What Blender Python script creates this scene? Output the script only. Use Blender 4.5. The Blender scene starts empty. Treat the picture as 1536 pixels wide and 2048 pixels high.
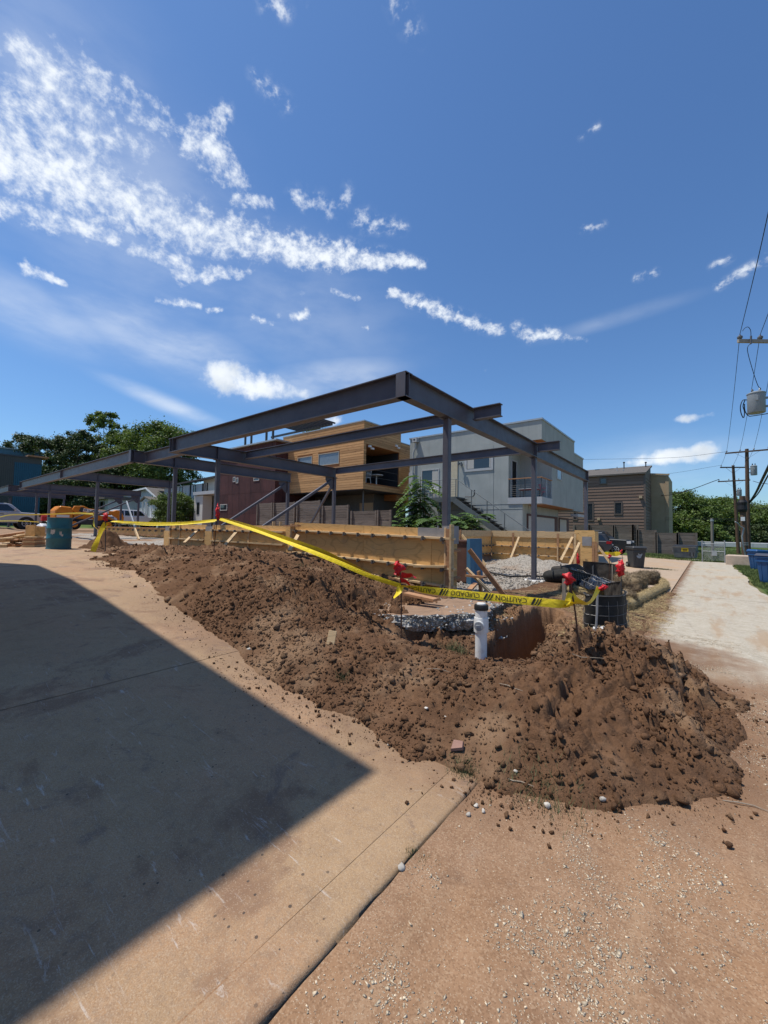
import bpy, bmesh, math, random
import numpy as np
from mathutils import Vector, Matrix, Euler

random.seed(7)
RNG = np.random.default_rng(7)
SC = bpy.context.scene
COL = SC.collection

# ------------------------------------------------------------------ camera
F_PX, PITCH, ROLL, YAW, EYE = 800.0, math.radians(2.5), math.radians(1.0), math.radians(38.7), 1.55
_cp, _sp = math.cos(PITCH), math.sin(PITCH)
_fw = np.array([0, _cp, _sp]); _up = np.array([0, -_sp, _cp]); _rt = np.array([1.0, 0, 0])
_R = math.cos(ROLL) * _rt + math.sin(ROLL) * _up
_U = -math.sin(ROLL) * _rt + math.cos(ROLL) * _up
_c, _s = math.cos(YAW), math.sin(YAW)
_M = np.array([[_c, -_s, 0], [_s, _c, 0], [0, 0, 1]])
FW, RT, UP = _M @ _fw, _M @ _R, _M @ _U
CAM = np.array([0, 0, EYE])

cam_data = bpy.data.cameras.new('camera')
cam_data.sensor_fit = 'VERTICAL'
cam_data.sensor_height = 36.0
cam_data.lens = F_PX / 2048 * 36.0
cam_data.clip_start = 0.05
cam_data.clip_end = 6000
cam = bpy.data.objects.new('camera', cam_data)
COL.objects.link(cam)
cam.matrix_world = Matrix(((RT[0], UP[0], -FW[0], 0), (RT[1], UP[1], -FW[1], 0), (RT[2], UP[2], -FW[2], EYE), (0, 0, 0, 1)))
SC.camera = cam

# ------------------------------------------------------------------ sun, sky, exposure
SUN_EL = math.radians(69.0)
SUN_H = np.array([-0.85, -0.53]) / math.hypot(0.85, 0.53)
SUN_V = np.array([SUN_H[0] * math.cos(SUN_EL), SUN_H[1] * math.cos(SUN_EL), math.sin(SUN_EL)])
sun_d = bpy.data.lights.new('sun', 'SUN')
sun_d.energy = 4.5
sun_d.angle = math.radians(0.53)
sun_d.color = (1.0, 0.955, 0.88)
sun = bpy.data.objects.new('sun', sun_d)
COL.objects.link(sun)
sun.rotation_euler = Vector(SUN_V).to_track_quat('Z', 'Y').to_euler()
sun.location = (-20, -10, 40)

SC.view_settings.view_transform = 'Standard'
SC.view_settings.look = 'None'
SC.view_settings.gamma = 1.0
SC.view_settings.exposure = 0.06
SC.view_settings.use_curve_mapping = False

world = bpy.data.worlds.new('World')
SC.world = world
world.use_nodes = True
SKY_STRENGTH = 0.098


class NG:
    """small node-graph writer"""
    def __init__(self, tree):
        self.t = tree

    def add(self, typ, props=None, **ins):
        n = self.t.nodes.new(typ)
        for k, v in (props or {}).items():
            setattr(n, k, v)
        for k, v in ins.items():
            key = int(k[1:]) if k[0] == 'i' and k[1:].isdigit() else k.replace('_', ' ')
            self.link(v, n.inputs[key])
        return n

    def link(self, v, sock):
        if isinstance(v, bpy.types.NodeSocket):
            self.t.links.new(v, sock)
        elif isinstance(v, bpy.types.Node):
            self.t.links.new(v.outputs[0], sock)
        else:
            if isinstance(v, (tuple, list)) and sock.type == 'RGBA' and len(v) == 3:
                v = (*v, 1)
            sock.default_value = v

    def math(self, op, a, b=0.0, c=0.0, clamp=False):
        n = self.t.nodes.new('ShaderNodeMath'); n.operation = op; n.use_clamp = clamp
        self.link(a, n.inputs[0]); self.link(b, n.inputs[1])
        if op in ('MULTIPLY_ADD', 'SMOOTH_MIN', 'SMOOTH_MAX', 'COMPARE'):
            self.link(c, n.inputs[2])
        return n.outputs[0]

    def vmath(self, op, a, b=(0, 0, 0), scale=None):
        n = self.t.nodes.new('ShaderNodeVectorMath'); n.operation = op
        self.link(a, n.inputs[0])
        if op not in ('LENGTH', 'NORMALIZE', 'SCALE'):
            self.link(b, n.inputs[1])
        if scale is not None:
            self.link(scale, n.inputs[3])
        return n.outputs['Value'] if op in ('DOT_PRODUCT', 'LENGTH', 'DISTANCE') else n.outputs[0]

    def noise(self, vec, scale, detail=4, rough=0.55, dist=0.0, out='Fac'):
        n = self.t.nodes.new('ShaderNodeTexNoise')
        self.link(vec, n.inputs['Vector']); n.inputs['Scale'].default_value = scale
        n.inputs['Detail'].default_value = detail; n.inputs['Roughness'].default_value = rough
        n.inputs['Distortion'].default_value = dist
        return n.outputs[out]

    def voro(self, vec, scale, feature='F1', rand=1.0, out='Distance'):
        n = self.t.nodes.new('ShaderNodeTexVoronoi'); n.feature = feature
        self.link(vec, n.inputs['Vector']); n.inputs['Scale'].default_value = scale
        n.inputs['Randomness'].default_value = rand
        return n.outputs[out]

    def mapr(self, v, a, b, c=0.0, d=1.0, smooth=False):
        n = self.t.nodes.new('ShaderNodeMapRange')
        n.interpolation_type = 'SMOOTHSTEP' if smooth else 'LINEAR'
        self.link(v, n.inputs[0])
        for i, x in enumerate((a, b, c, d)):
            self.link(x, n.inputs[1 + i])
        return n.outputs[0]

    def mix(self, f, a, b, blend='MIX'):
        n = self.t.nodes.new('ShaderNodeMix'); n.data_type = 'RGBA'; n.blend_type = blend
        self.link(f, n.inputs[0]); self.link(a, n.inputs[6]); self.link(b, n.inputs[7])
        return n.outputs[2]

    def mapping(self, vec, loc=(0, 0, 0), rot=(0, 0, 0), scale=(1, 1, 1)):
        n = self.t.nodes.new('ShaderNodeMapping')
        self.link(vec, n.inputs[0]); n.inputs[1].default_value = loc
        n.inputs[2].default_value = rot; n.inputs[3].default_value = scale
        return n.outputs[0]

    def sep(self, vec):
        n = self.t.nodes.new('ShaderNodeSeparateXYZ'); self.link(vec, n.inputs[0]); return n.outputs

    def comb(self, x, y, z):
        n = self.t.nodes.new('ShaderNodeCombineXYZ')
        for i, v in enumerate((x, y, z)):
            self.link(v, n.inputs[i])
        return n.outputs[0]

    def bump(self, h, strength=0.5, dist=0.02):
        n = self.t.nodes.new('ShaderNodeBump'); n.inputs['Strength'].default_value = strength
        n.inputs['Distance'].default_value = dist; self.link(h, n.inputs['Height'])
        return n.outputs[0]


def pix_dir(px, py):
    r = FW + (px - 768) / F_PX * RT - (py - 1024) / F_PX * UP
    return r / np.linalg.norm(r)


def build_sky():
    t = world.node_tree
    for n in list(t.nodes):
        t.nodes.remove(n)
    g = NG(t)
    sky = g.add('ShaderNodeTexSky', dict(sky_type='NISHITA', sun_disc=False))
    sky.sun_elevation = SUN_EL
    sky.sun_rotation = math.atan2(SUN_H[0], SUN_H[1])
    sky.altitude = 300.0
    sky.air_density = 1.15; sky.dust_density = 0.5; sky.ozone_density = 1.4
    d = g.vmath('NORMALIZE', g.add('ShaderNodeTexCoord').outputs['Generated'])
    # the higher sheet of cloud is laid out on a plane above the site
    x, y, z = g.sep(d)
    zc = g.math('MAXIMUM', z, 0.02)
    pl = g.comb(g.math('DIVIDE', x, zc), g.math('DIVIDE', y, zc), 0.0)

    def blob(px, py, wx, wy, rot=0.0, amp=1.0):
        """soft ellipse of directions; half sizes in degrees, seen at this bearing"""
        c = pix_dir(px, py)
        e1 = np.cross(c, [0, 0, 1.0]); e1 /= np.linalg.norm(e1); e2 = np.cross(e1, c)
        a = math.radians(rot)
        u = math.cos(a) * e1 + math.sin(a) * e2; v = -math.sin(a) * e1 + math.cos(a) * e2
        p = g.math('DIVIDE', g.vmath('DOT_PRODUCT', d, tuple(u)), math.sin(math.radians(wx)))
        q = g.math('DIVIDE', g.vmath('DOT_PRODUCT', d, tuple(v)), math.sin(math.radians(wy)))
        r = g.vmath('LENGTH', g.comb(p, q, 0.0))
        m = g.mapr(r, 0.0, 1.25, amp, 0.0, True)
        front = g.math('GREATER_THAN', g.vmath('DOT_PRODUCT', d, tuple(c)), 0.3)
        return g.math('MULTIPLY', m, front)

    def union(lst):
        o = lst[0]
        for m in lst[1:]:
            o = g.math('MAXIMUM', o, m)
        return o
    warp = g.noise(d, 7.0, 3, 0.5, 0, 'Color')
    dw = g.vmath('ADD', d, g.vmath('SCALE', g.vmath('SUBTRACT', warp, (0.5, 0.5, 0.5)), scale=0.03))
    # mackerel sheet and streaks
    def streak(p0, p1, w0, w1, amp=1.0):
        """soft band of directions between two bearings; half widths in degrees"""
        A, B = pix_dir(*p0), pix_dir(*p1); c = A + B; c /= np.linalg.norm(c)
        A, B = A / (A @ c), B / (B @ c); u = B - A; L = np.linalg.norm(u) / 2; u /= 2 * L; v = np.cross(c, u)
        dc = g.math('MAXIMUM', g.vmath('DOT_PRODUCT', dw, tuple(c)), 0.05)
        p = g.math('DIVIDE', g.vmath('DOT_PRODUCT', dw, tuple(u)), dc); q = g.math('DIVIDE', g.vmath('DOT_PRODUCT', dw, tuple(v)), dc)
        over = g.math('MAXIMUM', g.math('SUBTRACT', g.math('ABSOLUTE', p), L), 0.0)
        r = g.vmath('LENGTH', g.comb(over, q, 0.0))
        w = g.mapr(p, -L, L, math.radians(w0), math.radians(w1))
        m = g.mapr(g.math('DIVIDE', r, w), 0.0, 1.75, amp, 0.0, True)
        return g.math('MULTIPLY', m, g.math('GREATER_THAN', dc, 0.3))
    alto = union([
        streak((-160, 225), (0, 300), 4.0, 3.7, 1.0), streak((0, 300), (200, 385), 3.7, 3.2, 1.0), streak((200, 385), (400, 462), 3.2, 2.6, 1.0), streak((400, 462), (610, 505), 2.6, 1.9, 1.0), streak((610, 505), (845, 528), 2.1, 0.5, 1.05),
        streak((-60, 405), (110, 440), 1.3, 1.4, .85), streak((110, 440), (235, 475), 1.3, .9, .85), streak((270, 495), (380, 530), 1.0, 1.2, .8), streak((360, 545), (500, 545), 1.3, .8, .85),
        streak((0, 180), (170, 250), 3.4, 3.2, .78), streak((60, 110), (120, 165), 1.6, 2.4, .82), streak((130, 100), (180, 140), 1.0, 1.2, .7), streak((165, 160), (300, 235), 2.2, 2.4, .76),
        streak((120, 240), (285, 290), 2.8, 1.7, .7), streak((150, 330), (270, 380), 2.2, 1.0, .68), streak((0, 240), (170, 320), 2.4, 2.0, .74),
        streak((455, 215), (420, 290), .6, 2.2, .74), streak((400, 300), (475, 355), 2.6, 1.5, .95), streak((470, 395), (540, 400), .9, .7, .8),
        streak((590, 395), (640, 405), 1.0, .9, .75), streak((655, 420), (690, 395), .8, 1.0, .6), streak((725, 440), (800, 455), 1.2, .8, .66),
        streak((60, 543), (135, 565), .7, .4, .85), streak((520, 150), (570, 205), .8, .9, .55), streak((790, 0), (830, 70), 1.0, .9, .58), streak((535, -5), (570, 15), .8, .6, .55),
        streak((780, 588), (900, 632), .8, 1.0, .98), streak((900, 632), (1000, 660), 1.0, .7, .92), streak((1035, 655), (1065, 675), .8, .7, .86), streak((1080, 665), (1165, 672), .8, .4, .8),
        streak((1165, 460), (1205, 450), .5, .4, .62), streak((1270, 555), (1310, 545), .4, .4, .66), streak((1440, 575), (1536, 520), .5, .6, .62), streak((1435, 530), (1460, 518), .5, .4, .6), streak((1170, 275), (1195, 255), .4, .4, .5),
        streak((315, 598), (395, 605), .5, .6, .8), streak((420, 618), (445, 620), .5, .4, .9), streak((505, 640), (545, 655), .5, .4, .8), streak((585, 640), (615, 628), .6, .7, .95), streak((665, 583), (715, 598), .5, .4, .66), streak((720, 655), (730, 655), .4, .4, .8)])
    n1 = g.noise(g.mapping(dw, (0.3, 0.1, 0.7), (0, 0, 0), (1, 1, 1.25)), 44.0, 8, 0.64)
    n1b = g.noise(g.mapping(dw, (2.3, 1.1, 0.7), (0, 0, 0.4), (1, 1, 1.6)), 9.0, 3, 0.5)
    nn = g.math('ADD', g.math('MULTIPLY', n1, 0.8), g.math('MULTIPLY', n1b, 0.2))
    # the same weather goes on all round: thin scattered flecks where noise alone is high
    loose = g.mapr(g.noise(pl, 1.6, 3, 0.5), 0.55, 0.8, 0.0, 0.34, True)
    loose = g.math('MULTIPLY', loose, g.mapr(z, 0.15, 0.4, 0.0, 1.0, True))
    a1 = g.math('ADD', g.math('MULTIPLY', union([alto, loose]), 1.42), g.math('MULTIPLY', g.math('SUBTRACT', nn, 0.655), 3.9))
    dens1 = g.mapr(a1, -0.05, 1.35, 0.0, 0.93, True)
    dens1 = g.math('MULTIPLY', dens1, g.mapr(union([alto, loose]), 0.0, 0.3, 0.0, 1.0, True))
    # heaped clouds low down
    cum = union([blob(455, 755, 4.4, 2.9, 0), blob(535, 775, 5.0, 2.4, -5), blob(495, 770, 4.6, 2.3, 0), blob(600, 785, 3.0, 1.3, 0, 0.7), blob(640, 840, 4.5, 1.6, 8, 0.85),
                 blob(1345, 912, 5.2, 1.5, 2, 0.95), blob(1400, 905, 2.6, 1.4, 0, 0.9), blob(1290, 925, 3.0, 0.9, 0, .7), blob(1378, 836, 3.4, 0.9, 4, 0.75),
                 blob(1000, 930, 3, 0.8, 0, 0.4)])
    n2 = g.noise(d, 26.0, 6, 0.58)
    a2 = g.math('ADD', g.math('MULTIPLY', cum, 1.6), g.math('MULTIPLY', g.math('SUBTRACT', n2, 0.70), 2.5))
    dens2 = g.mapr(a2, 0.0, 1.05, 0.0, 0.95, True)
    dens2 = g.math('MULTIPLY', dens2, g.mapr(cum, 0.05, 0.25, 0.0, 1.0, True))
    # thin veils
    veil = union([blob(330, 680, 14, 4.5, -12, 0.5), blob(650, 760, 12, 3, 12, 0.5), blob(60, 620, 12, 4, -10, 0.35), blob(350, 815, 10, 1.2, -18, 0.55),
                  blob(200, 350, 24, 12, -25, 0.30), blob(560, 600, 20, 9, -10, 0.2), blob(1220, 640, 9, 1, 5, 0.2),
                  blob(1320, 930, 14, 4, 0, 0.25)])
    n3 = g.noise(g.mapping(dw, (0, 0, 0), (0.3, 0.2, 0.5), (1, 1, 3)), 6.0, 5, 0.55)
    veil = g.math('MAXIMUM', veil, g.math('MULTIPLY', g.math('MULTIPLY', alto, 0.6), g.mapr(nn, .44, .66, 0, 1, True)))
    dens3 = g.math('MULTIPLY', veil, g.mapr(n3, 0.3, 0.75, 0.25, 1.0, True))
    keep = g.math('MULTIPLY', g.math('MULTIPLY', g.math('SUBTRACT', 1.0, dens1), g.math('SUBTRACT', 1.0, dens2)), g.math('SUBTRACT', 1.0, dens3))
    dens = g.math('SUBTRACT', 1.0, keep)
    # cumulus shading is painted in as noise-driven grey, streaks are white
    body = g.mapr(g.noise(d, 14.0, 4, 0.5), 0.35, 0.7, 0.0, 1.0, True)
    cwhite = g.mix(g.math('MULTIPLY', dens2, g.math('MULTIPLY', body, 0.9)), (9.6, 10.1, 10.6), (6.2, 6.9, 7.7))
    skyc = g.mix(1.0, sky.outputs[0], (0.70, 0.985, 1.30), 'MULTIPLY')
    fin = g.mix(dens, skyc, cwhite)
    bg = g.add('ShaderNodeBackground', None, Color=fin, Strength=SKY_STRENGTH)
    out = g.add('ShaderNodeOutputWorld')
    t.links.new(bg.outputs[0], out.inputs[0])


build_sky()


# ------------------------------------------------------------------ pixel to place
def ray(px, py):
    return FW + (px - 768) / F_PX * RT - (py - 1024) / F_PX * UP


def atz(px, py, z):
    r = ray(px, py); return CAM + r * ((z - EYE) / r[2])


def atd(px, py, d):
    return CAM + ray(px, py) * d


def aty(px, py, y):
    r = ray(px, py); return CAM + r * (y / r[1])


def atx(px, py, x):
    r = ray(px, py); return CAM + r * (x / r[0])


def zrow(p, py):
    """height on the vertical through p that shows at picture row py"""
    v0 = np.array([p[0], p[1], 0.0]) - CAM
    k = (1024 - py) / F_PX
    # (v0 + z e) . UP = k (v0 + z e) . FW
    return (k * (v0 @ FW) - v0 @ UP) / (UP[2] - k * FW[2])


# ------------------------------------------------------------------ noise in numpy
def _h(ix, iy, seed):
    n = (ix.astype(np.int64) * 374761393 + iy.astype(np.int64) * 668265263 + seed * 974711) & 0xFFFFFFFF
    n = ((n ^ (n >> 13)) * 1274126177) & 0xFFFFFFFF
    n = ((n ^ (n >> 16)) * 2246822519) & 0xFFFFFFFF
    return ((n ^ (n >> 15)) & 0xFFFFFF) / float(0x1000000)


def vnoise(x, y, seed=0):
    x = np.asarray(x, float); y = np.asarray(y, float)
    ix, iy = np.floor(x), np.floor(y)
    fx, fy = x - ix, y - iy
    u, v = fx * fx * fx * (fx * (fx * 6 - 15) + 10), fy * fy * fy * (fy * (fy * 6 - 15) + 10)
    a, b = _h(ix, iy, seed), _h(ix + 1, iy, seed)
    c, d = _h(ix, iy + 1, seed), _h(ix + 1, iy + 1, seed)
    return (a * (1 - u) + b * u) * (1 - v) + (c * (1 - u) + d * u) * v


def fbm(x, y, octs=4, seed=0, gain=0.5):
    s, a, t = 0.0, 1.0, 0.0
    for o in range(octs):
        s = s + a * (vnoise(x * 2 ** o + 17.3 * o, y * 2 ** o - 9.1 * o, seed + o) - 0.5)
        t += a; a *= gain
    return s / t * 2


def worley(x, y, seed=0):
    x = np.asarray(x, float); y = np.asarray(y, float)
    ix, iy = np.floor(x), np.floor(y)
    best = np.full(x.shape, 9.0)
    for dx in (-1, 0, 1):
        for dy in (-1, 0, 1):
            cx, cy = ix + dx, iy + dy
            px = cx + _h(cx, cy, seed); py = cy + _h(cx, cy, seed + 5)
            best = np.minimum(best, (px - x) ** 2 + (py - y) ** 2)
    return np.sqrt(best)


def cells(x, y, seed=0):
    """nearest and second distances and the cell's own random number"""
    x = np.asarray(x, float); y = np.asarray(y, float)
    ix, iy = np.floor(x), np.floor(y)
    b1 = np.full(x.shape, 9.0); b2 = b1.copy(); rid = np.zeros(x.shape)
    for dx in (-1, 0, 1):
        for dy in (-1, 0, 1):
            cx, cy = ix + dx, iy + dy
            d = (cx + _h(cx, cy, seed) - x) ** 2 + (cy + _h(cx, cy, seed + 5) - y) ** 2
            c = d < b1
            b2 = np.where(c, b1, np.minimum(b2, d)); rid = np.where(c, _h(cx, cy, seed + 9), rid); b1 = np.where(c, d, b1)
    return np.sqrt(b1), np.sqrt(b2), rid


def ss(a, b, x):
    t = np.clip((np.asarray(x, float) - a) / (b - a), 0, 1)
    return t * t * (3 - 2 * t)


# ------------------------------------------------------------------ materials
MATS = {}


def mat(name, col, rough=0.7, metal=0.0, var=0.12, scale=6.0, bump=0.0, bscale=60.0, col2=None, stretch=(1, 1, 1), dirt=None, dirt_amt=0.0,
        dscale=2.0, spec=0.4, island=0.0, bdist=0.01, emit=None, alpha=None, trans=0.0):
    if name in MATS:
        return MATS[name]
    m = bpy.data.materials.new(name); m.use_nodes = True
    t = m.node_tree
    for n in list(t.nodes):
        t.nodes.remove(n)
    g = NG(t)
    co = g.add('ShaderNodeTexCoord').outputs['Object']
    cs = g.mapping(co, scale=stretch)
    n = g.noise(cs, scale, 5, 0.6)
    c1 = tuple(max(0, c * (1 - var)) for c in col); c2 = col2 or tuple(min(1, c * (1 + var)) for c in col)
    c = g.mix(g.mapr(n, 0.3, 0.7), c1, c2)
    if island:
        r = g.add('ShaderNodeNewGeometry').outputs['Random Per Island']
        oi = g.add('ShaderNodeObjectInfo').outputs['Random']
        rr = g.math('FRACT', g.math('ADD', r, oi))
        k = g.mapr(rr, 0, 1, 1 - island, 1 + island)
        c = g.mix(1.0, c, g.comb(k, k, k), 'MULTIPLY')
    if dirt:
        dn = g.noise(co, dscale, 6, 0.65)
        c = g.mix(g.mapr(dn, 0.5, 0.72, 0, dirt_amt, True), c, dirt)
    b = g.add('ShaderNodeBsdfPrincipled', None, Base_Color=c, Roughness=rough, Metallic=metal)
    b.inputs['Specular IOR Level'].default_value = spec
    if trans:
        b.inputs['Transmission Weight'].default_value = trans
    if alpha is not None:
        b.inputs['Alpha'].default_value = alpha
    if emit:
        b.inputs['Emission Color'].default_value = (*emit[0], 1); b.inputs['Emission Strength'].default_value = emit[1]
    if bump:
        h = g.noise(cs, bscale, 6, 0.62)
        t.links.new(g.bump(h, bump, bdist), b.inputs['Normal'])
    o = g.add('ShaderNodeOutputMaterial')
    t.links.new(b.outputs[0], o.inputs[0])
    MATS[name] = m
    return m


def new_mat(name):
    m = bpy.data.materials.new(name); m.use_nodes = True
    t = m.node_tree
    for n in list(t.nodes):
        t.nodes.remove(n)
    MATS[name] = m
    g = NG(t)

    def finish(color, rough=0.9, normal=None, spec=0.3, metal=0.0):
        b = g.add('ShaderNodeBsdfPrincipled', None, Base_Color=color, Roughness=rough, Metallic=metal)
        b.inputs['Specular IOR Level'].default_value = spec
        if normal is not None:
            t.links.new(normal, b.inputs['Normal'])
        o = g.add('ShaderNodeOutputMaterial'); t.links.new(b.outputs[0], o.inputs[0])
        return m
    return g, finish


# ------------------------------------------------------------------ objects
OFF = {}


def tag(o, label=None, cat=None, group=None, kind=None):
    if label: o['label'] = label
    if cat: o['category'] = cat
    if group: o['group'] = group
    if kind: o['kind'] = kind
    return o


def thing(name, label, cat, loc=(0, 0, 0), group=None, rotz=0.0):
    o = bpy.data.objects.new(name, None); COL.objects.link(o)
    o.empty_display_size = 0.2
    o.location = tuple(float(v) for v in loc); o.rotation_euler = (0, 0, rotz)
    OFF[o.name] = tuple(float(v) for v in loc)
    return tag(o, label, cat, group)


def link_mesh(name, me, parent=None, loc=(0, 0, 0), rot=(0, 0, 0), scale=(1, 1, 1)):
    o = bpy.data.objects.new(name, me); COL.objects.link(o)
    o.location = loc; o.rotation_euler = rot; o.scale = scale
    if parent is not None:
        o.parent = parent
        OFF[o.name] = OFF.get(parent.name, (0, 0, 0))
    return o


def np_mesh(name, V, F, m=None, smooth=False, mats=None, midx=None):
    """mesh from numpy arrays; F is (n,3) or (n,4)"""
    V = np.asarray(V, np.float32); F = np.asarray(F, np.int32)
    me = bpy.data.meshes.new(name)
    me.vertices.add(len(V)); me.vertices.foreach_set('co', V.ravel())
    k = F.shape[1]
    me.loops.add(F.size); me.loops.foreach_set('vertex_index', F.ravel())
    me.polygons.add(len(F)); me.polygons.foreach_set('loop_start', np.arange(0, F.size, k, dtype=np.int32))
    me.polygons.foreach_set('loop_total', np.full(len(F), k, np.int32))
    if smooth:
        me.polygons.foreach_set('use_smooth', np.ones(len(F), bool))
    for mm in (mats or ([m] if m else [])):
        me.materials.append(mm)
    if midx is not None:
        me.polygons.foreach_set('material_index', np.asarray(midx, np.int32))
    me.update(calc_edges=True)
    return me


class MB:
    def __init__(self):
        self.v = []; self.f = []

    def add(self, vs, fs):
        b = len(self.v)
        self.v += [tuple(float(c) for c in p) for p in vs]
        self.f += [tuple(b + i for i in f) for f in fs]
        return self

    def box(self, a, b):
        (x0, y0, z0), (x1, y1, z1) = a, b
        x0, x1 = min(x0, x1), max(x0, x1); y0, y1 = min(y0, y1), max(y0, y1); z0, z1 = min(z0, z1), max(z0, z1)
        return self.add([(x0, y0, z0), (x1, y0, z0), (x1, y1, z0), (x0, y1, z0), (x0, y0, z1), (x1, y0, z1), (x1, y1, z1), (x0, y1, z1)],
                        [(0, 3, 2, 1), (4, 5, 6, 7), (0, 1, 5, 4), (1, 2, 6, 5), (2, 3, 7, 6), (3, 0, 4, 7)])

    def bar(self, p, q, w, h, up=(0, 0, 1)):
        """rectangular bar from p to q; w across, h along up"""
        p, q = Vector(p), Vector(q); d = (q - p).normalized(); u = Vector(up)
        s = d.cross(u)
        if s.length < 1e-4:
            u = Vector((0, 1, 0)); s = d.cross(u)
        s.normalize(); u = s.cross(d).normalized()
        vs = []
        for c in (p, q):
            for a, b in ((-1, -1), (1, -1), (1, 1), (-1, 1)):
                vs.append(c + s * (a * w / 2) + u * (b * h / 2))
        return self.add(vs, [(0, 1, 2, 3), (7, 6, 5, 4), (0, 4, 5, 1), (1, 5, 6, 2), (2, 6, 7, 3), (3, 7, 4, 0)])

    def tube(self, pts, r, n=8, caps=True):
        pts = [Vector(p) for p in pts]; k = len(pts)
        rs = r if isinstance(r, (list, tuple)) else [r] * k
        b = len(self.v); prev = None
        for i, p in enumerate(pts):
            d = (pts[min(i + 1, k - 1)] - pts[max(i - 1, 0)]).normalized()
            if prev is None:
                a = Vector((0, 0, 1)) if abs(d.z) < 0.9 else Vector((1, 0, 0))
                s = d.cross(a).normalized()
            else:
                s = (prev - d * prev.dot(d)).normalized()
            prev = s; u = d.cross(s)
            for j in range(n):
                t = 2 * math.pi * j / n
                self.v.append(tuple(p + (s * math.cos(t) + u * math.sin(t)) * rs[i]))
        for i in range(k - 1):
            for j in range(n):
                a0, a1 = b + i * n + j, b + i * n + (j + 1) % n
                self.f.append((a0, a1, a1 + n, a0 + n))
        if caps:
            self.f.append(tuple(b + j for j in range(n - 1, -1, -1)))
            self.f.append(tuple(b + (k - 1) * n + j for j in range(n)))
        return self

    def lathe(self, prof, c=(0, 0, 0), n=20, cap0=True, cap1=True):
        b = len(self.v)
        for r, z in prof:
            for j in range(n):
                t = 2 * math.pi * j / n
                self.v.append((c[0] + r * math.cos(t), c[1] + r * math.sin(t), c[2] + z))
        k = len(prof)
        for i in range(k - 1):
            for j in range(n):
                a0, a1 = b + i * n + j, b + i * n + (j + 1) % n
                self.f.append((a0, a1, a1 + n, a0 + n))
        if cap0: self.f.append(tuple(b + j for j in range(n - 1, -1, -1)))
        if cap1: self.f.append(tuple(b + (k - 1) * n + j for j in range(n)))
        return self

    def prism(self, poly, o, ex, ey, ez, depth):
        """polygon in (ex,ey) at o, extruded along ez"""
        o, ex, ey, ez = Vector(o), Vector(ex), Vector(ey), Vector(ez)
        n = len(poly)
        A = [o + ex * a + ey * b for a, b in poly]; B = [p + ez * depth for p in A]
        return self.add(A + B, [tuple(range(n - 1, -1, -1)), tuple(range(n, 2 * n))] + [(i, (i + 1) % n, n + (i + 1) % n, n + i) for i in range(n)])

    def quad(self, a, b, c, d):
        return self.add([a, b, c, d], [(0, 1, 2, 3)])

    def ibeam(self, p, q, depth=0.42, width=0.18, tf=0.018, tw=0.012):
        """wide-flange beam; p,q on the bottom centre line"""
        p, q = Vector(p), Vector(q); d = (q - p).normalized(); s = d.cross(Vector((0, 0, 1))).normalized(); u = Vector((0, 0, 1))
        w, t, h = width / 2, tw / 2, depth
        pr = [(-w, 0), (w, 0), (w, tf), (t, tf), (t, h - tf), (w, h - tf), (w, h), (-w, h), (-w, h - tf), (-t, h - tf), (-t, tf), (-w, tf)]
        vs = [c + s * a + u * b for c in (p, q) for a, b in pr]
        n = 12
        self.add(vs, [(i, (i + 1) % n, n + (i + 1) % n, n + i) for i in range(n)])
        b = len(self.v) - 24
        for e in (0, n):
            for f in ((0, 1, 2, 11), (11, 2, 3, 10), (10, 3, 4, 9), (9, 4, 5, 8), (8, 5, 6, 7)):
                self.f.append(tuple(b + e + i for i in (f if e else f[::-1])))
        return self

    def mesh(self, name, m, off=(0, 0, 0), smooth=False, bevel=0.0):
        me = bpy.data.meshes.new(name)
        me.from_pydata([(x - off[0], y - off[1], z - off[2]) for x, y, z in self.v], [], self.f)
        for mm in (m if isinstance(m, (list, tuple)) else [m]):
            me.materials.append(mm)
        bm = bmesh.new(); bm.from_mesh(me)
        bmesh.ops.recalc_face_normals(bm, faces=bm.faces)
        if bevel:
            try:
                bmesh.ops.bevel(bm, geom=[e for e in bm.edges if len(e.link_faces) == 2 and e.calc_face_angle(0) > 0.5], offset=bevel, segments=1, affect='EDGES', profile=0.5)
            except Exception:
                pass
        bm.to_mesh(me); bm.free()
        if smooth:
            me.polygons.foreach_set('use_smooth', [True] * len(me.polygons))
            try:
                me.set_sharp_from_angle(angle=math.radians(40))
            except Exception:
                pass
        me.update()
        return me

    def build(self, name, m, parent=None, local=False, smooth=False, bevel=0.0):
        off = (0, 0, 0) if (local or parent is None) else OFF.get(parent.name, (0, 0, 0))
        return link_mesh(name, self.mesh(name, m, off, smooth, bevel), parent)


def copy_tree(o, parent=None, loc=None, rotz=None, label=None):
    c = o.copy(); COL.objects.link(c)
    if parent is not None:
        c.parent = parent
    if loc is not None:
        c.location = tuple(float(v) for v in loc)
    if rotz is not None:
        c.rotation_euler = (0, 0, rotz)
    if label:
        c['label'] = label
    for ch in [x for x in KIDS.get(o.name, [])] if o.name in KIDS else list(o.children):
        copy_tree(ch, c)
    return c


KIDS = {}


def ico(sub=1, seed=0, rough=0.25, flat=1.0):
    bm = bmesh.new(); bmesh.ops.create_icosphere(bm, subdivisions=sub, radius=1.0)
    r = np.random.default_rng(seed)
    V = np.array([v.co[:] for v in bm.verts]); F = np.array([[v.index for v in f.verts] for f in bm.faces])
    bm.free()
    V = V * (1 + rough * (r.random((len(V), 1)) * 2 - 1)); V[:, 2] *= flat
    return V, F


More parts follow.
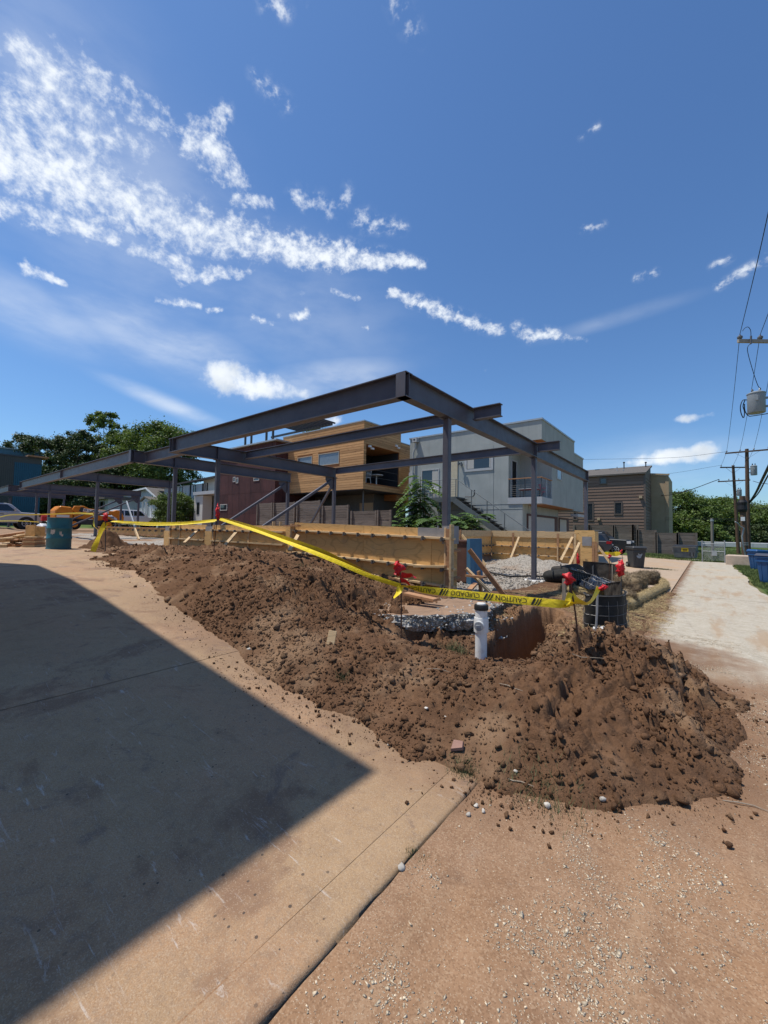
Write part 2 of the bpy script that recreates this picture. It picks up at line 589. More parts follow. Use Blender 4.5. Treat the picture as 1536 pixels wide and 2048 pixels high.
def chunk(seed, n=11):
    """angular lump: the hull of a few random points"""
    r = np.random.default_rng(seed + 500); P = r.normal(size=(n, 3)); P /= np.linalg.norm(P, axis=1, keepdims=True); P *= r.uniform(.75, 1.1, (n, 1))
    bm = bmesh.new()
    for p in P: bm.verts.new(p)
    bmesh.ops.convex_hull(bm, input=bm.verts)
    bmesh.ops.triangulate(bm, faces=bm.faces); bm.verts.index_update()
    V = np.array([v.co[:] for v in bm.verts]); F = np.array([[v.index for v in f.verts] for f in bm.faces]); bm.free()
    return V, F


def rand_rot(n, rng, tilt=1.0):
    q = rng.normal(size=(n, 4)); q[:, 1:3] *= tilt
    q /= np.linalg.norm(q, axis=1, keepdims=True)
    w, x, y, z = q.T
    return np.stack([np.stack([1 - 2 * (y * y + z * z), 2 * (x * y - z * w), 2 * (x * z + y * w)], -1),
                     np.stack([2 * (x * y + z * w), 1 - 2 * (x * x + z * z), 2 * (y * z - x * w)], -1),
                     np.stack([2 * (x * z - y * w), 2 * (y * z + x * w), 1 - 2 * (x * x + y * y)], -1)], 1)


def scatter(name, shapes, pos, size, m, rng, tilt=1.0, smooth=False, parent=None):
    """many small pieces joined in one mesh; size (n,3)"""
    n = len(pos); Vs, Fs, base = [], [], 0
    which = rng.integers(0, len(shapes), n)
    R = rand_rot(n, rng, tilt)
    for k, (V, F) in enumerate(shapes):
        i = np.where(which == k)[0]
        if not len(i):
            continue
        P = V[None] * size[i][:, None, :]
        P = np.einsum('nij,nkj->nki', R[i], P) + pos[i][:, None, :]
        Vs.append(P.reshape(-1, 3))
        Fs.append((F[None] + (np.arange(len(i)) * len(V))[:, None, None]).reshape(-1, F.shape[1]) + base)
        base += len(i) * len(V)
    me = np_mesh(name, np.concatenate(Vs), np.concatenate(Fs), m, smooth)
    return link_mesh(name, me, parent)


def grid_mesh(name, xs, ys, zf, m, smooth=True, mask=None):
    X, Y = np.meshgrid(xs, ys); Z = zf(X, Y) if callable(zf) else zf
    nx, ny = len(xs), len(ys)
    V = np.stack([X.ravel(), Y.ravel(), Z.ravel()], 1)
    i = np.arange(nx * ny).reshape(ny, nx)
    F = np.stack([i[:-1, :-1].ravel(), i[:-1, 1:].ravel(), i[1:, 1:].ravel(), i[1:, :-1].ravel()], 1)
    if mask is not None:
        mk = mask(X, Y)
        keep = (mk[:-1, :-1] | mk[:-1, 1:] | mk[1:, 1:] | mk[1:, :-1]).ravel()
        F = F[keep]
        used = np.unique(F); re = np.full(len(V), -1); re[used] = np.arange(len(used))
        V = V[used]; F = re[F]
    return np_mesh(name, V, F, m, smooth)

# ================================================================== ground
RX = [-90, -60, -47, -30, -20, -14, -10.5, -7.9, -6.4, -4.1, -2.8, -1.68, -1.1]
RZ = [1.9, 1.5, 1.25, 1.0, 0.9, 0.84, 0.76, 0.67, 0.53, 0.25, 0.11, 0.0, 0.0]


def ramp(x):
    return np.interp(x, RX, RZ)


def lane_z(y):
    y = np.asarray(y, float)
    return -0.030 + 0.030 * ss(0.5, 2.3, y) - 0.010 * np.clip(y - 3, 0, 40)


def base_z(x, y):
    x = np.asarray(x, float); y = np.asarray(y, float)
    lane = lane_z(y)
    front = np.where(x < -1.11, ramp(x), lane)
    t = ss(-3.6, -1.0, x)
    apron = lane + 0.04 * np.clip(-1.5 - x, 0, 12)
    mid_r = 0.18 * (1 - t) + lane * t
    k = ss(15.0, 22.0, y)
    right = mid_r * (1 - k) + apron * k
    lot = np.where(x < -8.15, np.maximum(0.8, ramp(x) * 0.95), 0.18)
    back_l = np.interp(x, [-90, -47, -20, -16, -12, -8.2], [1.9, 1.3, 1.2, 1.15, 0.9, 0.6])
    inner = np.where(x > -3.6, right, np.where(y < 18.7, lot, np.where(x > -8.15, apron, back_l)))
    kb = ss(13.0, 16.0, y)
    inner = np.where((x < -8.15) & (y < 18.7), lot * (1 - kb) + back_l * kb, inner)
    f = ss(6.3, 6.7, y)
    left = front * (1 - f) + inner * f
    right_side = np.where(y < 6.3, front, inner)
    return np.where(x < -1.11, left, right_side)


def bz(x, y):
    return float(base_z(np.array([x]), np.array([y]))[0])


# ---- materials of the ground
def mat_concrete_drive():
    g, fin = new_mat('driveway_concrete')
    p = g.add('ShaderNodeNewGeometry').outputs['Position']
    big = g.noise(p, 0.9, 4, 0.6); mid = g.noise(p, 5.0, 6, 0.65); fine = g.noise(p, 60.0, 4, 0.7); sand = g.noise(p, 240.0, 2, 0.6)
    c = g.mix(g.mapr(mid, 0.32, 0.68), (0.30, 0.182, 0.089), (0.385, 0.245, 0.128))
    c = g.mix(g.mapr(big, 0.42, 0.64, 0, 0.75, True), c, (0.375, 0.205, 0.105))
    c = g.mix(g.mapr(fine, 0.35, 0.68, 0.0, 0.45), c, (0.28, 0.20, 0.135))
    c = g.mix(g.mapr(sand, 0.5, 0.75, 0.0, 0.55), c, (0.50, 0.375, 0.25))
    mot = g.noise(g.mapping(p, (2, 9, 0)), 13.0, 5, .7)
    c = g.mix(g.mapr(mot, .5, .68, 0, .5, True), c, (.245, .165, .105))
    br = g.noise(g.mapping(p, (0, 0, 0), (0, 0, .12), (2, 60, 1)), 3.0, 3, .6)
    c = g.mix(g.mapr(br, .4, .62, 0, .06), c, (.50, .39, .28))
    # red-brown mud and dark oil stains
    st = g.noise(g.mapping(p, (3.1, 1.7, 0)), 1.1, 5, 0.7, 0.4)
    c = g.mix(g.mapr(st, 0.53, 0.65, 0, 0.72, True), c, (0.19, 0.105, 0.062))
    st2 = g.noise(g.mapping(p, (7.1, 4.7, 0)), 2.2, 6, 0.7, 0.8)
    c = g.mix(g.mapr(st2, 0.57, 0.68, 0, 0.6, True), c, (0.15, 0.10, 0.08))
    # chalky scrapes left by a bucket and by boots
    for k, (rz, lo) in enumerate(((0.5, 0.61), (-0.35, 0.62), (1.1, 0.63))):
        w = g.noise(g.mapping(p, (k * 3.7, k, 0), (0, 0, rz), (2.0, 13.0, 1)), 1.5, 6, 0.75, 0.9)
        reg = g.noise(g.mapping(p, (9 + k, 2, 0)), 0.9, 3, 0.5)
        f = g.math('MULTIPLY', g.mapr(w, lo - .02, lo + 0.10, 0, 0.5, True), g.mapr(reg, 0.44, 0.56, 0, 1, True))
        c = g.mix(f, c, (0.62, 0.59, 0.55))
    spk = g.add('ShaderNodeTexVoronoi', None, Vector=p, Scale=230.0); sk = g.sep(spk.outputs['Color'])[0]
    c = g.mix(g.math('MULTIPLY', g.math('GREATER_THAN', sk, .84), .30), c, (.18, .115, .07))
    c = g.mix(g.math('MULTIPLY', g.math('LESS_THAN', sk, .12), .22), c, (.54, .43, .31))
    px_x, px_y, px_z = g.sep(p)
    soil = g.mapr(g.math('ADD', px_y, g.math('MULTIPLY', g.math('SUBTRACT', mid, .5), 1.3)), 1.75, 2.5, 0, .6, True)
    soil = g.math('MULTIPLY', soil, g.mapr(px_x, -7.5, -5.0))
    c = g.mix(soil, c, (.17, .095, .055))
    # pores
    v = g.add('ShaderNodeTexVoronoi', None, Vector=p, Scale=26.0)
    rnd = g.sep(v.outputs['Color'])[0]
    rad = g.mapr(rnd, 0.40, 1.0, 0.0, 0.20)
    pore = g.math('LESS_THAN', v.outputs['Distance'], rad)
    patch = g.mapr(g.noise(p, 1.7, 4, 0.6), 0.42, 0.62, 0.1, 1, True)
    pore = g.math('MULTIPLY', pore, patch)
    c = g.mix(g.math('MULTIPLY', pore, 0.85), c, (0.055, 0.042, 0.035))
    h = g.math('ADD', g.math('MULTIPLY', mid, 0.6), g.math('MULTIPLY', fine, 0.35))
    h = g.math('ADD', h, g.math('MULTIPLY', sand, 0.12))
    h = g.math('SUBTRACT', h, g.math('MULTIPLY', pore, 0.6))
    return fin(c, 0.82, g.bump(h, 0.55, 0.012), 0.35)


def mat_lane():
    g, fin = new_mat('lane_dirt_over_concrete')
    p = g.add('ShaderNodeNewGeometry').outputs['Position']
    x, y, z = g.sep(p)
    big = g.noise(p, 0.8, 5, 0.6); mid = g.noise(p, 6.0, 6, 0.65); fine = g.noise(p, 70.0, 4, 0.7)
    sm = g.noise(g.mapping(p, (0, 0, 0), (0, 0, 0.6), (1, 3.5, 1)), 2.6, 5, 0.6, 0.6)
    dirt = g.mix(g.mapr(mid, 0.3, 0.7), (0.222, 0.126, 0.071), (0.325, 0.200, 0.120))
    dirt = g.mix(g.mapr(big, 0.42, 0.62, 0, 0.7, True), dirt, (0.325, 0.188, 0.102))
    dirt = g.mix(g.mapr(sm, 0.56, 0.7, 0, 0.5, True), dirt, (0.155, 0.088, 0.055))
    dirt = g.mix(g.mapr(g.noise(g.mapping(p, (5, 3, 0)), 1.6, 5, .65), 0.58, 0.72, 0, 0.55, True), dirt, (0.30, 0.25, 0.20))
    v = g.add('ShaderNodeTexVoronoi', None, Vector=g.mapping(p, (0, 0, 0), (0, 0, 0.8), (1, 1.7, 1)), Scale=120.0)
    vr = g.sep(v.outputs['Color'])
    dens = g.mapr(g.noise(g.mapping(p, (1.5, 8.2, 0)), 1.0, 5, 0.62), 0.42, 0.66, 0.04, 0.5)
    stone = g.math('MULTIPLY', g.math('LESS_THAN', v.outputs['Distance'], 0.30), g.math('LESS_THAN', vr[0], dens))
    dirt = g.mix(g.math('MULTIPLY', stone, 0.65), dirt, g.mix(vr[1], (0.46, 0.36, 0.24), (0.62, 0.53, 0.40)))
    pale = g.mix(g.mapr(mid, 0.3, 0.7), (0.37, 0.32, 0.24), (0.48, 0.43, 0.34))
    pale = g.mix(g.mapr(fine, 0.45, 0.75, 0, 0.5), pale, (0.30, 0.26, 0.21))
    pale = g.mix(g.mapr(g.noise(g.mapping(p, (0, 0, 0), (0, 0, 0), (3.0, 0.5, 1)), 1.1, 5, 0.6), 0.52, 0.72, 0, 0.55, True), pale, (0.33, 0.29, 0.24))
    pale = g.mix(g.mapr(g.noise(p, 0.35, 4, 0.5), 0.55, 0.7, 0, 0.6, True), pale, (0.50, 0.36, 0.22))
    cr = g.voro(g.mapping(p, (0, 0, 0), (0, 0, 0), (1.0, 0.55, 1)), 0.7, 'DISTANCE_TO_EDGE')
    crw = g.math('ADD', cr, g.math('MULTIPLY', g.math('SUBTRACT', mid, 0.5), 0.05))
    pale = g.mix(g.mapr(crw, 0.0, 0.008, 0.3, 0.0), pale, (0.22, 0.18, 0.14))
    v4 = g.add('ShaderNodeTexVoronoi', None, Vector=p, Scale=13.0); c4 = g.sep(v4.outputs['Color'])
    pale = g.mix(g.math('MULTIPLY', g.math('LESS_THAN', v4.outputs['Distance'], .36), g.mapr(c4[0], .3, 1, 0, .6)), pale, g.mix(c4[1], (0.30, 0.25, 0.19), (0.60, 0.54, 0.44)))
    v3 = g.add('ShaderNodeTexVoronoi', None, Vector=p, Scale=60.0); c3 = g.sep(v3.outputs['Color'])
    pale = g.mix(g.math('MULTIPLY', g.math('LESS_THAN', v3.outputs['Distance'], .42), g.mapr(c3[0], 0, 1, 0, .75)), pale, g.mix(c3[1], (0.28, 0.22, 0.16), (0.66, 0.60, 0.50)))
    pale = g.mix(g.mapr(g.noise(g.mapping(p, (4, 2, 0), (0, 0, 0), (2.2, 0.35, 1)), 1.3, 5, .6), 0.5, 0.66, 0, 0.75, True), pale, (0.36, 0.25, 0.155))
    edge = g.math('ADD', g.math('ADD', y, g.math('MULTIPLY', x, 0.9)), g.math('MULTIPLY', g.math('SUBTRACT', big, 0.5), 7.5))
    edge = g.math('MINIMUM', edge, g.math('ADD', g.math('MULTIPLY', g.math('ADD', x, .62), 9.0), g.math('ADD', 6.6, g.math('MULTIPLY', g.math('SUBTRACT', mid, .5), 6.0))))
    f = g.mapr(edge, 5.4, 7.8, 0, 1, True)
    tr = g.noise(g.mapping(p, (0, 0, 0), (0, 0, -.15), (5.0, .35, 1)), 1.0, 4, .6)
    dirt = g.mix(g.mapr(tr, .54, .66, 0, .35, True), dirt, (.40, .27, .165))
    sp2 = g.sep(g.add('ShaderNodeTexVoronoi', None, Vector=p, Scale=170.0).outputs['Color'])[0]
    dirt = g.mix(g.math('MULTIPLY', g.math('GREATER_THAN', sp2, .80), .35), dirt, (.14, .075, .04))
    dirt = g.mix(g.math('MULTIPLY', g.math('LESS_THAN', sp2, .16), .35), dirt, (.44, .31, .20))
    so = g.math('SUBTRACT', g.math('ADD', y, g.math('MULTIPLY', g.math('SUBTRACT', mid, .5), 1.1)), g.math('MULTIPLY', g.math('ADD', x, 1.1), .75))
    dirt = g.mix(g.math('MULTIPLY', g.mapr(so, 1.75, 2.45, 0, .75, True), g.mapr(x, .1, .6, 1, 0)), dirt, (.155, .085, .048))
    c = g.mix(f, dirt, pale)
    h = g.math('ADD', g.math('MULTIPLY', mid, 0.7), g.math('MULTIPLY', fine, 0.4))
    h = g.math('ADD', h, g.math('MULTIPLY', stone, 0.25))
    return fin(c, 0.93, g.bump(h, 0.6, 0.014), 0.2)


def mat_heap(name, a, b, dry):
    g, fin = new_mat(name)
    geo = g.add('ShaderNodeNewGeometry'); p = geo.outputs['Position']
    mid = g.noise(p, 5.0, 6, 0.65); fine = g.noise(p, 55.0, 5, 0.75); big = g.noise(p, 1.3, 4, 0.6)
    c = g.mix(g.mapr(mid, 0.3, 0.7), a, b)
    c = g.mix(g.mapr(big, 0.50, 0.68, 0, 0.8, True), c, dry)
    c = g.mix(g.mapr(fine, 0.52, 0.74, 0, 0.55), c, tuple(v * 1.5 for v in b))
    k = g.mapr(geo.outputs['Random Per Island'], 0, 1, 0.82, 1.2)
    c = g.mix(1.0, c, g.comb(k, k, k), 'MULTIPLY')
    dcl = g.vmath('LENGTH', g.vmath('MULTIPLY', g.vmath('SUBTRACT', p, (-2.3, 6.4, .2)), (.75, .5, .4)))
    c = g.mix(g.mapr(g.math('ADD', dcl, g.math('MULTIPLY', g.math('SUBTRACT', big, .5), .8)), .55, 1.15, .9, 0, True), c, g.mix(mid, (.20, .108, .056), (.31, .185, .105)))
    h = g.math('ADD', g.math('MULTIPLY', fine, 0.7), g.math('MULTIPLY', g.noise(p, 18.0, 5, 0.7), 1.0))
    return fin(c, 0.97, g.bump(h, 0.9, 0.02), 0.12)


def mat_ground():
    g, fin = new_mat('far_ground')
    p = g.add('ShaderNodeNewGeometry').outputs['Position']
    x, y, z = g.sep(p)
    n = g.noise(p, 0.25, 5, 0.6); n2 = g.noise(p, 3.0, 6, 0.65)
    dirt = g.mix(g.mapr(n2, 0.3, 0.7), (0.22, 0.13, 0.075), (0.33, 0.22, 0.14))
    grass = g.mix(g.mapr(n2, 0.3, 0.7), (0.045, 0.085, 0.02), (0.095, 0.145, 0.035))
    grass = g.mix(g.mapr(n, 0.45, 0.7, 0, 0.6, True), grass, (0.16, 0.16, 0.055))
    right = g.math('MULTIPLY', g.mapr(x, 1.1, 1.5), g.mapr(y, 9.0, 12.0))
    far = g.mapr(y, 36.2, 37.2)
    left = g.mapr(x, -46.0, -49.0)
    f = g.math('MAXIMUM', g.math('MAXIMUM', right, far), left)
    c = g.mix(f, dirt, grass)
    return fin(c, 0.95, g.bump(n2, 0.4, 0.03), 0.15)


M_DRIVE, M_LANE, M_GROUND = mat_concrete_drive(), mat_lane(), mat_ground()
M_HEAP = mat_heap('spoil_earth', (0.084, 0.044, 0.024), (0.155, 0.084, 0.046), (0.245, 0.155, 0.093))
M_CLAY = mat_heap('red_clay', (0.11, 0.05, 0.025), (0.19, 0.095, 0.05), (0.22, 0.12, 0.07))


def mat_gravel(name, a, b, sc=38.0):
    g, fin = new_mat(name)
    geo = g.add('ShaderNodeNewGeometry'); p = geo.outputs['Position']
    v = g.add('ShaderNodeTexVoronoi', None, Vector=p, Scale=sc)
    r = g.sep(v.outputs['Color'])
    c = g.mix(r[0], a, b)
    c = g.mix(g.mapr(v.outputs['Distance'], 0.35, 0.6, 0, 0.6), c, tuple(q * 0.4 for q in a))
    c = g.mix(g.mapr(g.noise(p, 1.2, 4, 0.6), 0.5, 0.68, 0, 0.6, True), c, (0.30, 0.20, 0.13))
    k = g.mapr(geo.outputs['Random Per Island'], 0, 1, 0.75, 1.2)
    c = g.mix(1.0, c, g.comb(k, k, k), 'MULTIPLY')
    return fin(c, 0.9, g.bump(v.outputs['Distance'], 0.8, 0.02), 0.25)


M_GRAVEL = mat_gravel('crushed_stone', (0.38, 0.33, 0.27), (0.56, 0.50, 0.42), 64.0)
M_STONE = mat('pale_stone', (0.55, 0.50, 0.43), 0.85, var=0.2, scale=9, bump=0.4, bscale=30, island=0.25)
M_FLECK = mat('pale_gravel', (0.55, 0.45, 0.32), 0.85, var=0.15, scale=9, island=0.3)

# ---- one sheet of ground out to the horizon, sunk beneath the heap and the slabs
HX0, HX1, HY0, HY1 = -15.8, 1.0, 1.9, 14.0


def sheet_z(X, Y):
    z = base_z(X, Y) - 0.06
    under = ((X > HX0 + .4) & (X < HX1 - .3) & (Y > HY0 + .3) & (Y < HY1 - .5) & ((Y < 6.7) | (X > -3.4)))
    z = np.where(under, z - 1.1, z)
    far = ss(70, 200, np.hypot(X, Y))
    return z + far * fbm(X / 90, Y / 90, 3, 5) * 0.6 + fbm(X / 2, Y / 2, 3, 9) * 0.03 * (np.hypot(X, Y) > 12)


gx = np.concatenate([[-900, -500, -250, -150, -110], np.linspace(-90, -22, 69), np.linspace(-21.6, 13, 174), [16, 20, 28, 40, 60, 100, 200, 450, 900]])
gy = np.concatenate([[-900, -300, -100, -40, -20], np.linspace(-12, 40, 209), np.linspace(41, 90, 50), [100, 130, 180, 260, 400, 700, 1300]])
tag(link_mesh('ground', grid_mesh('ground', gx, gy, sheet_z, M_GROUND)), kind='structure')

# ---- alley and dirt lane: one worn sheet
def lane_sheet(X, Y):
    near = 1 - ss(7, 12, Y)
    return base_z(np.maximum(X, -1.1), Y) + near * (fbm(X * 1.4, Y * 1.4, 4, 21) * 0.018 + fbm(X * 9, Y * 9, 4, 22) * 0.007 + fbm(X * 5, Y * .6, 2, 23) * .008)


lx = np.concatenate([np.linspace(-1.105, 2.0, 170), np.linspace(2.1, 4.5, 12)])
ly = np.concatenate([np.linspace(-4, 0.2, 40), np.linspace(0.22, 5.5, 270), np.linspace(5.6, 13.8, 90)])
tag(link_mesh('alley', grid_mesh('alley', lx, ly, lane_sheet, M_LANE)), kind='structure')
ax = np.concatenate([np.linspace(-0.76, 1.32, 14)])
ay = np.linspace(13.8, 36.2, 70)
# ragged right-hand edge of the far slab
X, Y = np.meshgrid(ax, ay)
k = (X - ax[0]) / (ax[-1] - ax[0])
Xw = X + k * (0.10 * fbm(Y * 0.9, Y * 0 + 3, 3, 4) + 0.06 * np.sin(Y * 0.6))
me = grid_mesh('alley_far', ax, ay, lambda a, b: base_z(np.maximum(a, -0.7), b) + 0.004, M_LANE)
co = np.stack([Xw.ravel(), Y.ravel(), (base_z(np.maximum(X, -0.7), Y) + 0.004).ravel()], 1).astype(np.float32)
me.vertices.foreach_set('co', co.ravel()); me.update()
tag(link_mesh('alley', me), kind='structure')

# ---- tan concrete apron left of the alley
g, fin = new_mat('apron_concrete')
p = g.add('ShaderNodeNewGeometry').outputs['Position']
n = g.noise(p, 3.5, 6, 0.65); n2 = g.noise(p, 0.5, 4, 0.6); n3 = g.noise(g.mapping(p, scale=(0.5, 3, 1)), 1.4, 5, 0.6)
c = g.mix(g.mapr(n, 0.3, 0.7), (0.36, 0.265, 0.18), (0.46, 0.35, 0.25))
c = g.mix(g.mapr(n2, 0.45, 0.65, 0, 0.7, True), c, (0.44, 0.29, 0.17))
c = g.mix(g.mapr(n3, 0.55, 0.72, 0, 0.5, True), c, (0.26, 0.20, 0.15))
M_APRON = fin(c, 0.9, g.bump(n, 0.4, 0.01), 0.25)
px_ = np.linspace(-8.0, -0.785, 40); py_ = np.concatenate([np.linspace(13.0, 20, 36), np.linspace(20.4, 38.5, 46)])
tag(link_mesh('apron', grid_mesh('apron', px_, py_, lambda X, Y: base_z(np.minimum(X, -0.8), Y) + 0.006, M_APRON,
                                 mask=lambda X, Y: ~((X < -3.55) & (Y < 19.0)))), kind='structure')

# ---- the driveway: slabs with open joints
drv = thing('driveway', None, None, (0, 0, 0)); drv['kind'] = 'structure'


def slab(x0, x1, y0, y1, edge=False):
    n = max(8, int((x1 - x0) / (0.06 if x0 > -4.2 else 0.22)))
    xs = np.linspace(x0, x1, n)
    if edge:
        xs = np.concatenate([np.linspace(x0, -1.165, 7), [-1.145, -1.13, -1.12, -1.112, -1.110]])
    ys = np.linspace(y0, y1, int((y1 - y0) / 0.07) + 1)

    def zf(X, Y):
        z = ramp(X) + fbm(X * 0.8, Y * 0.8, 3, 31) * 0.006
        if edge:
            wob = 0.006 * fbm(Y * 7, Y * 0, 3, 6)
            z = z - np.interp(X + wob, [-1.165, -1.145, -1.13, -1.12, -1.112, -1.1105], [0, 0.001, 0.004, 0.010, 0.020, 0.12])
        else:
            e = np.minimum(X - x0, x1 - X)
            z = z - 0.004 * (e < 0.001)
        return z
    me = grid_mesh('slab', xs, ys, zf, M_DRIVE)
    # close the sides of each joint
    b = MB()
    for xx in (x0, x1):
        for a in range(0, len(ys) - 1, 6):
            ya, yb = ys[a], ys[min(a + 6, len(ys) - 1)]
            za, zb = float(ramp(xx)) - 0.002, float(ramp(xx)) - 0.002
    link_mesh('slab', me, drv)


slab(-1.300, -1.11, -5.0, 2.62, True)
slab(-3.90, -1.306, -5.0, 3.6)
for xj in (-1.303, -3.904):
    ys_ = np.linspace(-5, 2.6, 60); wv = .004 * np.sin(ys_ * 3)
    b = MB()
    for i in range(59):
        z = float(ramp(xj)) - (.005 if xj > -2 else .016)
        b.quad((xj - .006, ys_[i], z), (xj + .006, ys_[i], z), (xj + .006, ys_[i + 1], z), (xj - .006, ys_[i + 1], z))
    b.build('joint_fill', M_LANE, drv)
slab(-9.0, -3.908, -5.0, 4.2)
slab(-16.0, -9.008, -5.0, 4.4)
slab(-26.0, -16.008, -5.0, 4.6)

# ================================================================== spoil heap
CTRL = [  # x, y, z of the surface
    # toe
    (-15.6, 3.7, .80), (-13.3, 3.45, .80), (-11.7, 3.3, .76), (-9, 2.9, .70), (-7.5, 2.75, .63), (-6.2, 2.6, .49), (-5, 2.4, .34), (-3.94, 2.3, .20), (-2.97, 2.22, .10),
    (-2.2, 2.36, .02), (-1.56, 2.42, -.01), (-1.13, 2.34, -.02), (-.71, 2.42, -.02), (-.3, 2.75, -.02), (-.02, 3.1, -.02), (.20, 3.8, -.03), (.28, 4.6, -.03), (.1, 5.7, -.05), (-.2, 6.6, -.07),
    # outside
    (-15, 2.2, .70), (-10, 2.0, .6), (-6, 1.9, .35), (-3, 1.8, .0), (-1, 1.9, -.09), (.2, 2.2, -.1), (.9, 3.2, -.1), (.9, 5, -.12), (.9, 8, -.13), (.3, 8, -.1), (.5, 11, -.14), (.5, 14, -.18),
    # crest against the wall
    (-15.6, 4.6, .82), (-14, 4.7, .86), (-12.5, 4.6, .92), (-11, 4.8, .97), (-9.6, 4.9, 1.0), (-8.4, 5.2, .98), (-7.4, 5.1, .97), (-6.7, 5.0, .92), (-5.9, 4.9, .86), (-5.2, 4.9, .74),
    (-4.5, 4.9, .68), (-3.9, 4.8, .58), (-3.4, 4.6, .46),
    (-15.6, 6.5, .82), (-12, 6.5, .85), (-9, 6.5, .86), (-8, 6.5, .86), (-7, 6.5, .76), (-6, 6.5, .64), (-5, 6.5, .55), (-4, 6.5, .40), (-3.4, 6.6, .30),
    # face
    (-10, 3.8, .88), (-8, 3.7, .85), (-6.6, 3.6, .79), (-5.4, 3.4, .74), (-4.4, 3.1, .58), (-3.6, 2.9, .43), (-3.0, 2.75, .33), (-4.5, 4.0, .72), (-3.6, 3.7, .48), (-2.9, 3.45, .37), (-2.6, 2.9, .30),
    (-2.2, 3.3, .29), (-1.9, 2.85, .18), (-1.5, 2.85, .15), (-1.0, 2.9, .18),
    # beside slab, pipe and trench
    (-3.1, 3.85, .34), (-3.25, 4.15, .50), (-3.05, 4.0, .42), (-2.8, 3.95, .27), (-2.5, 4.3, .24), (-2.2, 4.75, .22), (-2.2, 3.9, .28), (-1.95, 3.8, .27), (-1.75, 3.6, .29), (-1.5, 3.6, .30), (-1.62, 3.92, .25), (-1.42, 4.0, .27), (-1.2, 4.5, .36), (-2.35, 5.2, .26), (-2.9, 5.4, .38), (-3.2, 5.9, .34), (-2.6, 6.2, .26), (-2.2, 5.6, .28),
    # mound
    (-1.2, 3.9, .34), (-.98, 4.1, .38), (-.72, 4.4, .42), (-.56, 4.7, .46), (-.36, 4.75, .43), (-.24, 4.7, .37), (-.10, 4.3, .20), (0.0, 4.7, .15), (-.30, 4.0, .27), (-.55, 3.6, .26), (-.8, 3.3, .26),
    (-.9, 5.1, .40), (-.55, 5.4, .44), (-.25, 5.3, .28), (-.1, 3.6, .08), (-1.4, 4.6, .34), (-1.1, 4.7, .42), (-1.2, 3.3, .28), (-.05, 5.2, .12),
    # straw-covered bank behind and the ground out to the column
    (-1.5, 5.5, .26), (-1.5, 6.2, .20), (-1.1, 6.4, .12), (-.8, 6.4, .05), (-.6, 7.2, -.05), (-1.2, 7.4, .02), (-1.9, 6.6, .24), (-2.3, 7.4, .22), (-2.6, 8.4, .24), (-3.2, 7.4, .26),
    (-3.4, 9, .20), (-2.4, 9.6, .16), (-1.6, 9, .06), (-1.0, 9, -.04), (-.6, 10, -.07), (-3.4, 11.5, .17), (-2.4, 12, .12), (-1.2, 12, -.05), (-.7, 13, -.09), (-3.4, 14, .15), (-2, 14, .02), (-.6, 14, -.1),
    (-15, 10, .6), (-10, 10, .6), (-6, 10, .1), (-6, 14, .1), (-12, 14, .5),
]
CP = np.array(CTRL)
_D = np.hypot(CP[:, None, 0] - CP[None, :, 0], CP[:, None, 1] - CP[None, :, 1])
_W = np.linalg.solve(_D + 0.02 * np.eye(len(CP)), CP[:, 2] - CP[:, 2].mean())


def heap_smooth(X, Y):
    sh = X.shape; x = X.ravel(); y = Y.ravel(); out = np.empty(len(x))
    for i in range(0, len(x), 20000):
        d = np.hypot(x[i:i + 20000, None] - CP[None, :, 0], y[i:i + 20000, None] - CP[None, :, 1])
        out[i:i + 20000] = d @ _W
    return out.reshape(sh) + CP[:, 2].mean()


def seg_d(X, Y, a, b):
    ax_, ay_ = a; bx, by = b
    t = np.clip(((X - ax_) * (bx - ax_) + (Y - ay_) * (by - ay_)) / ((bx - ax_) ** 2 + (by - ay_) ** 2), 0, 1)
    return np.hypot(X - ax_ - t * (bx - ax_), Y - ay_ - t * (by - ay_))


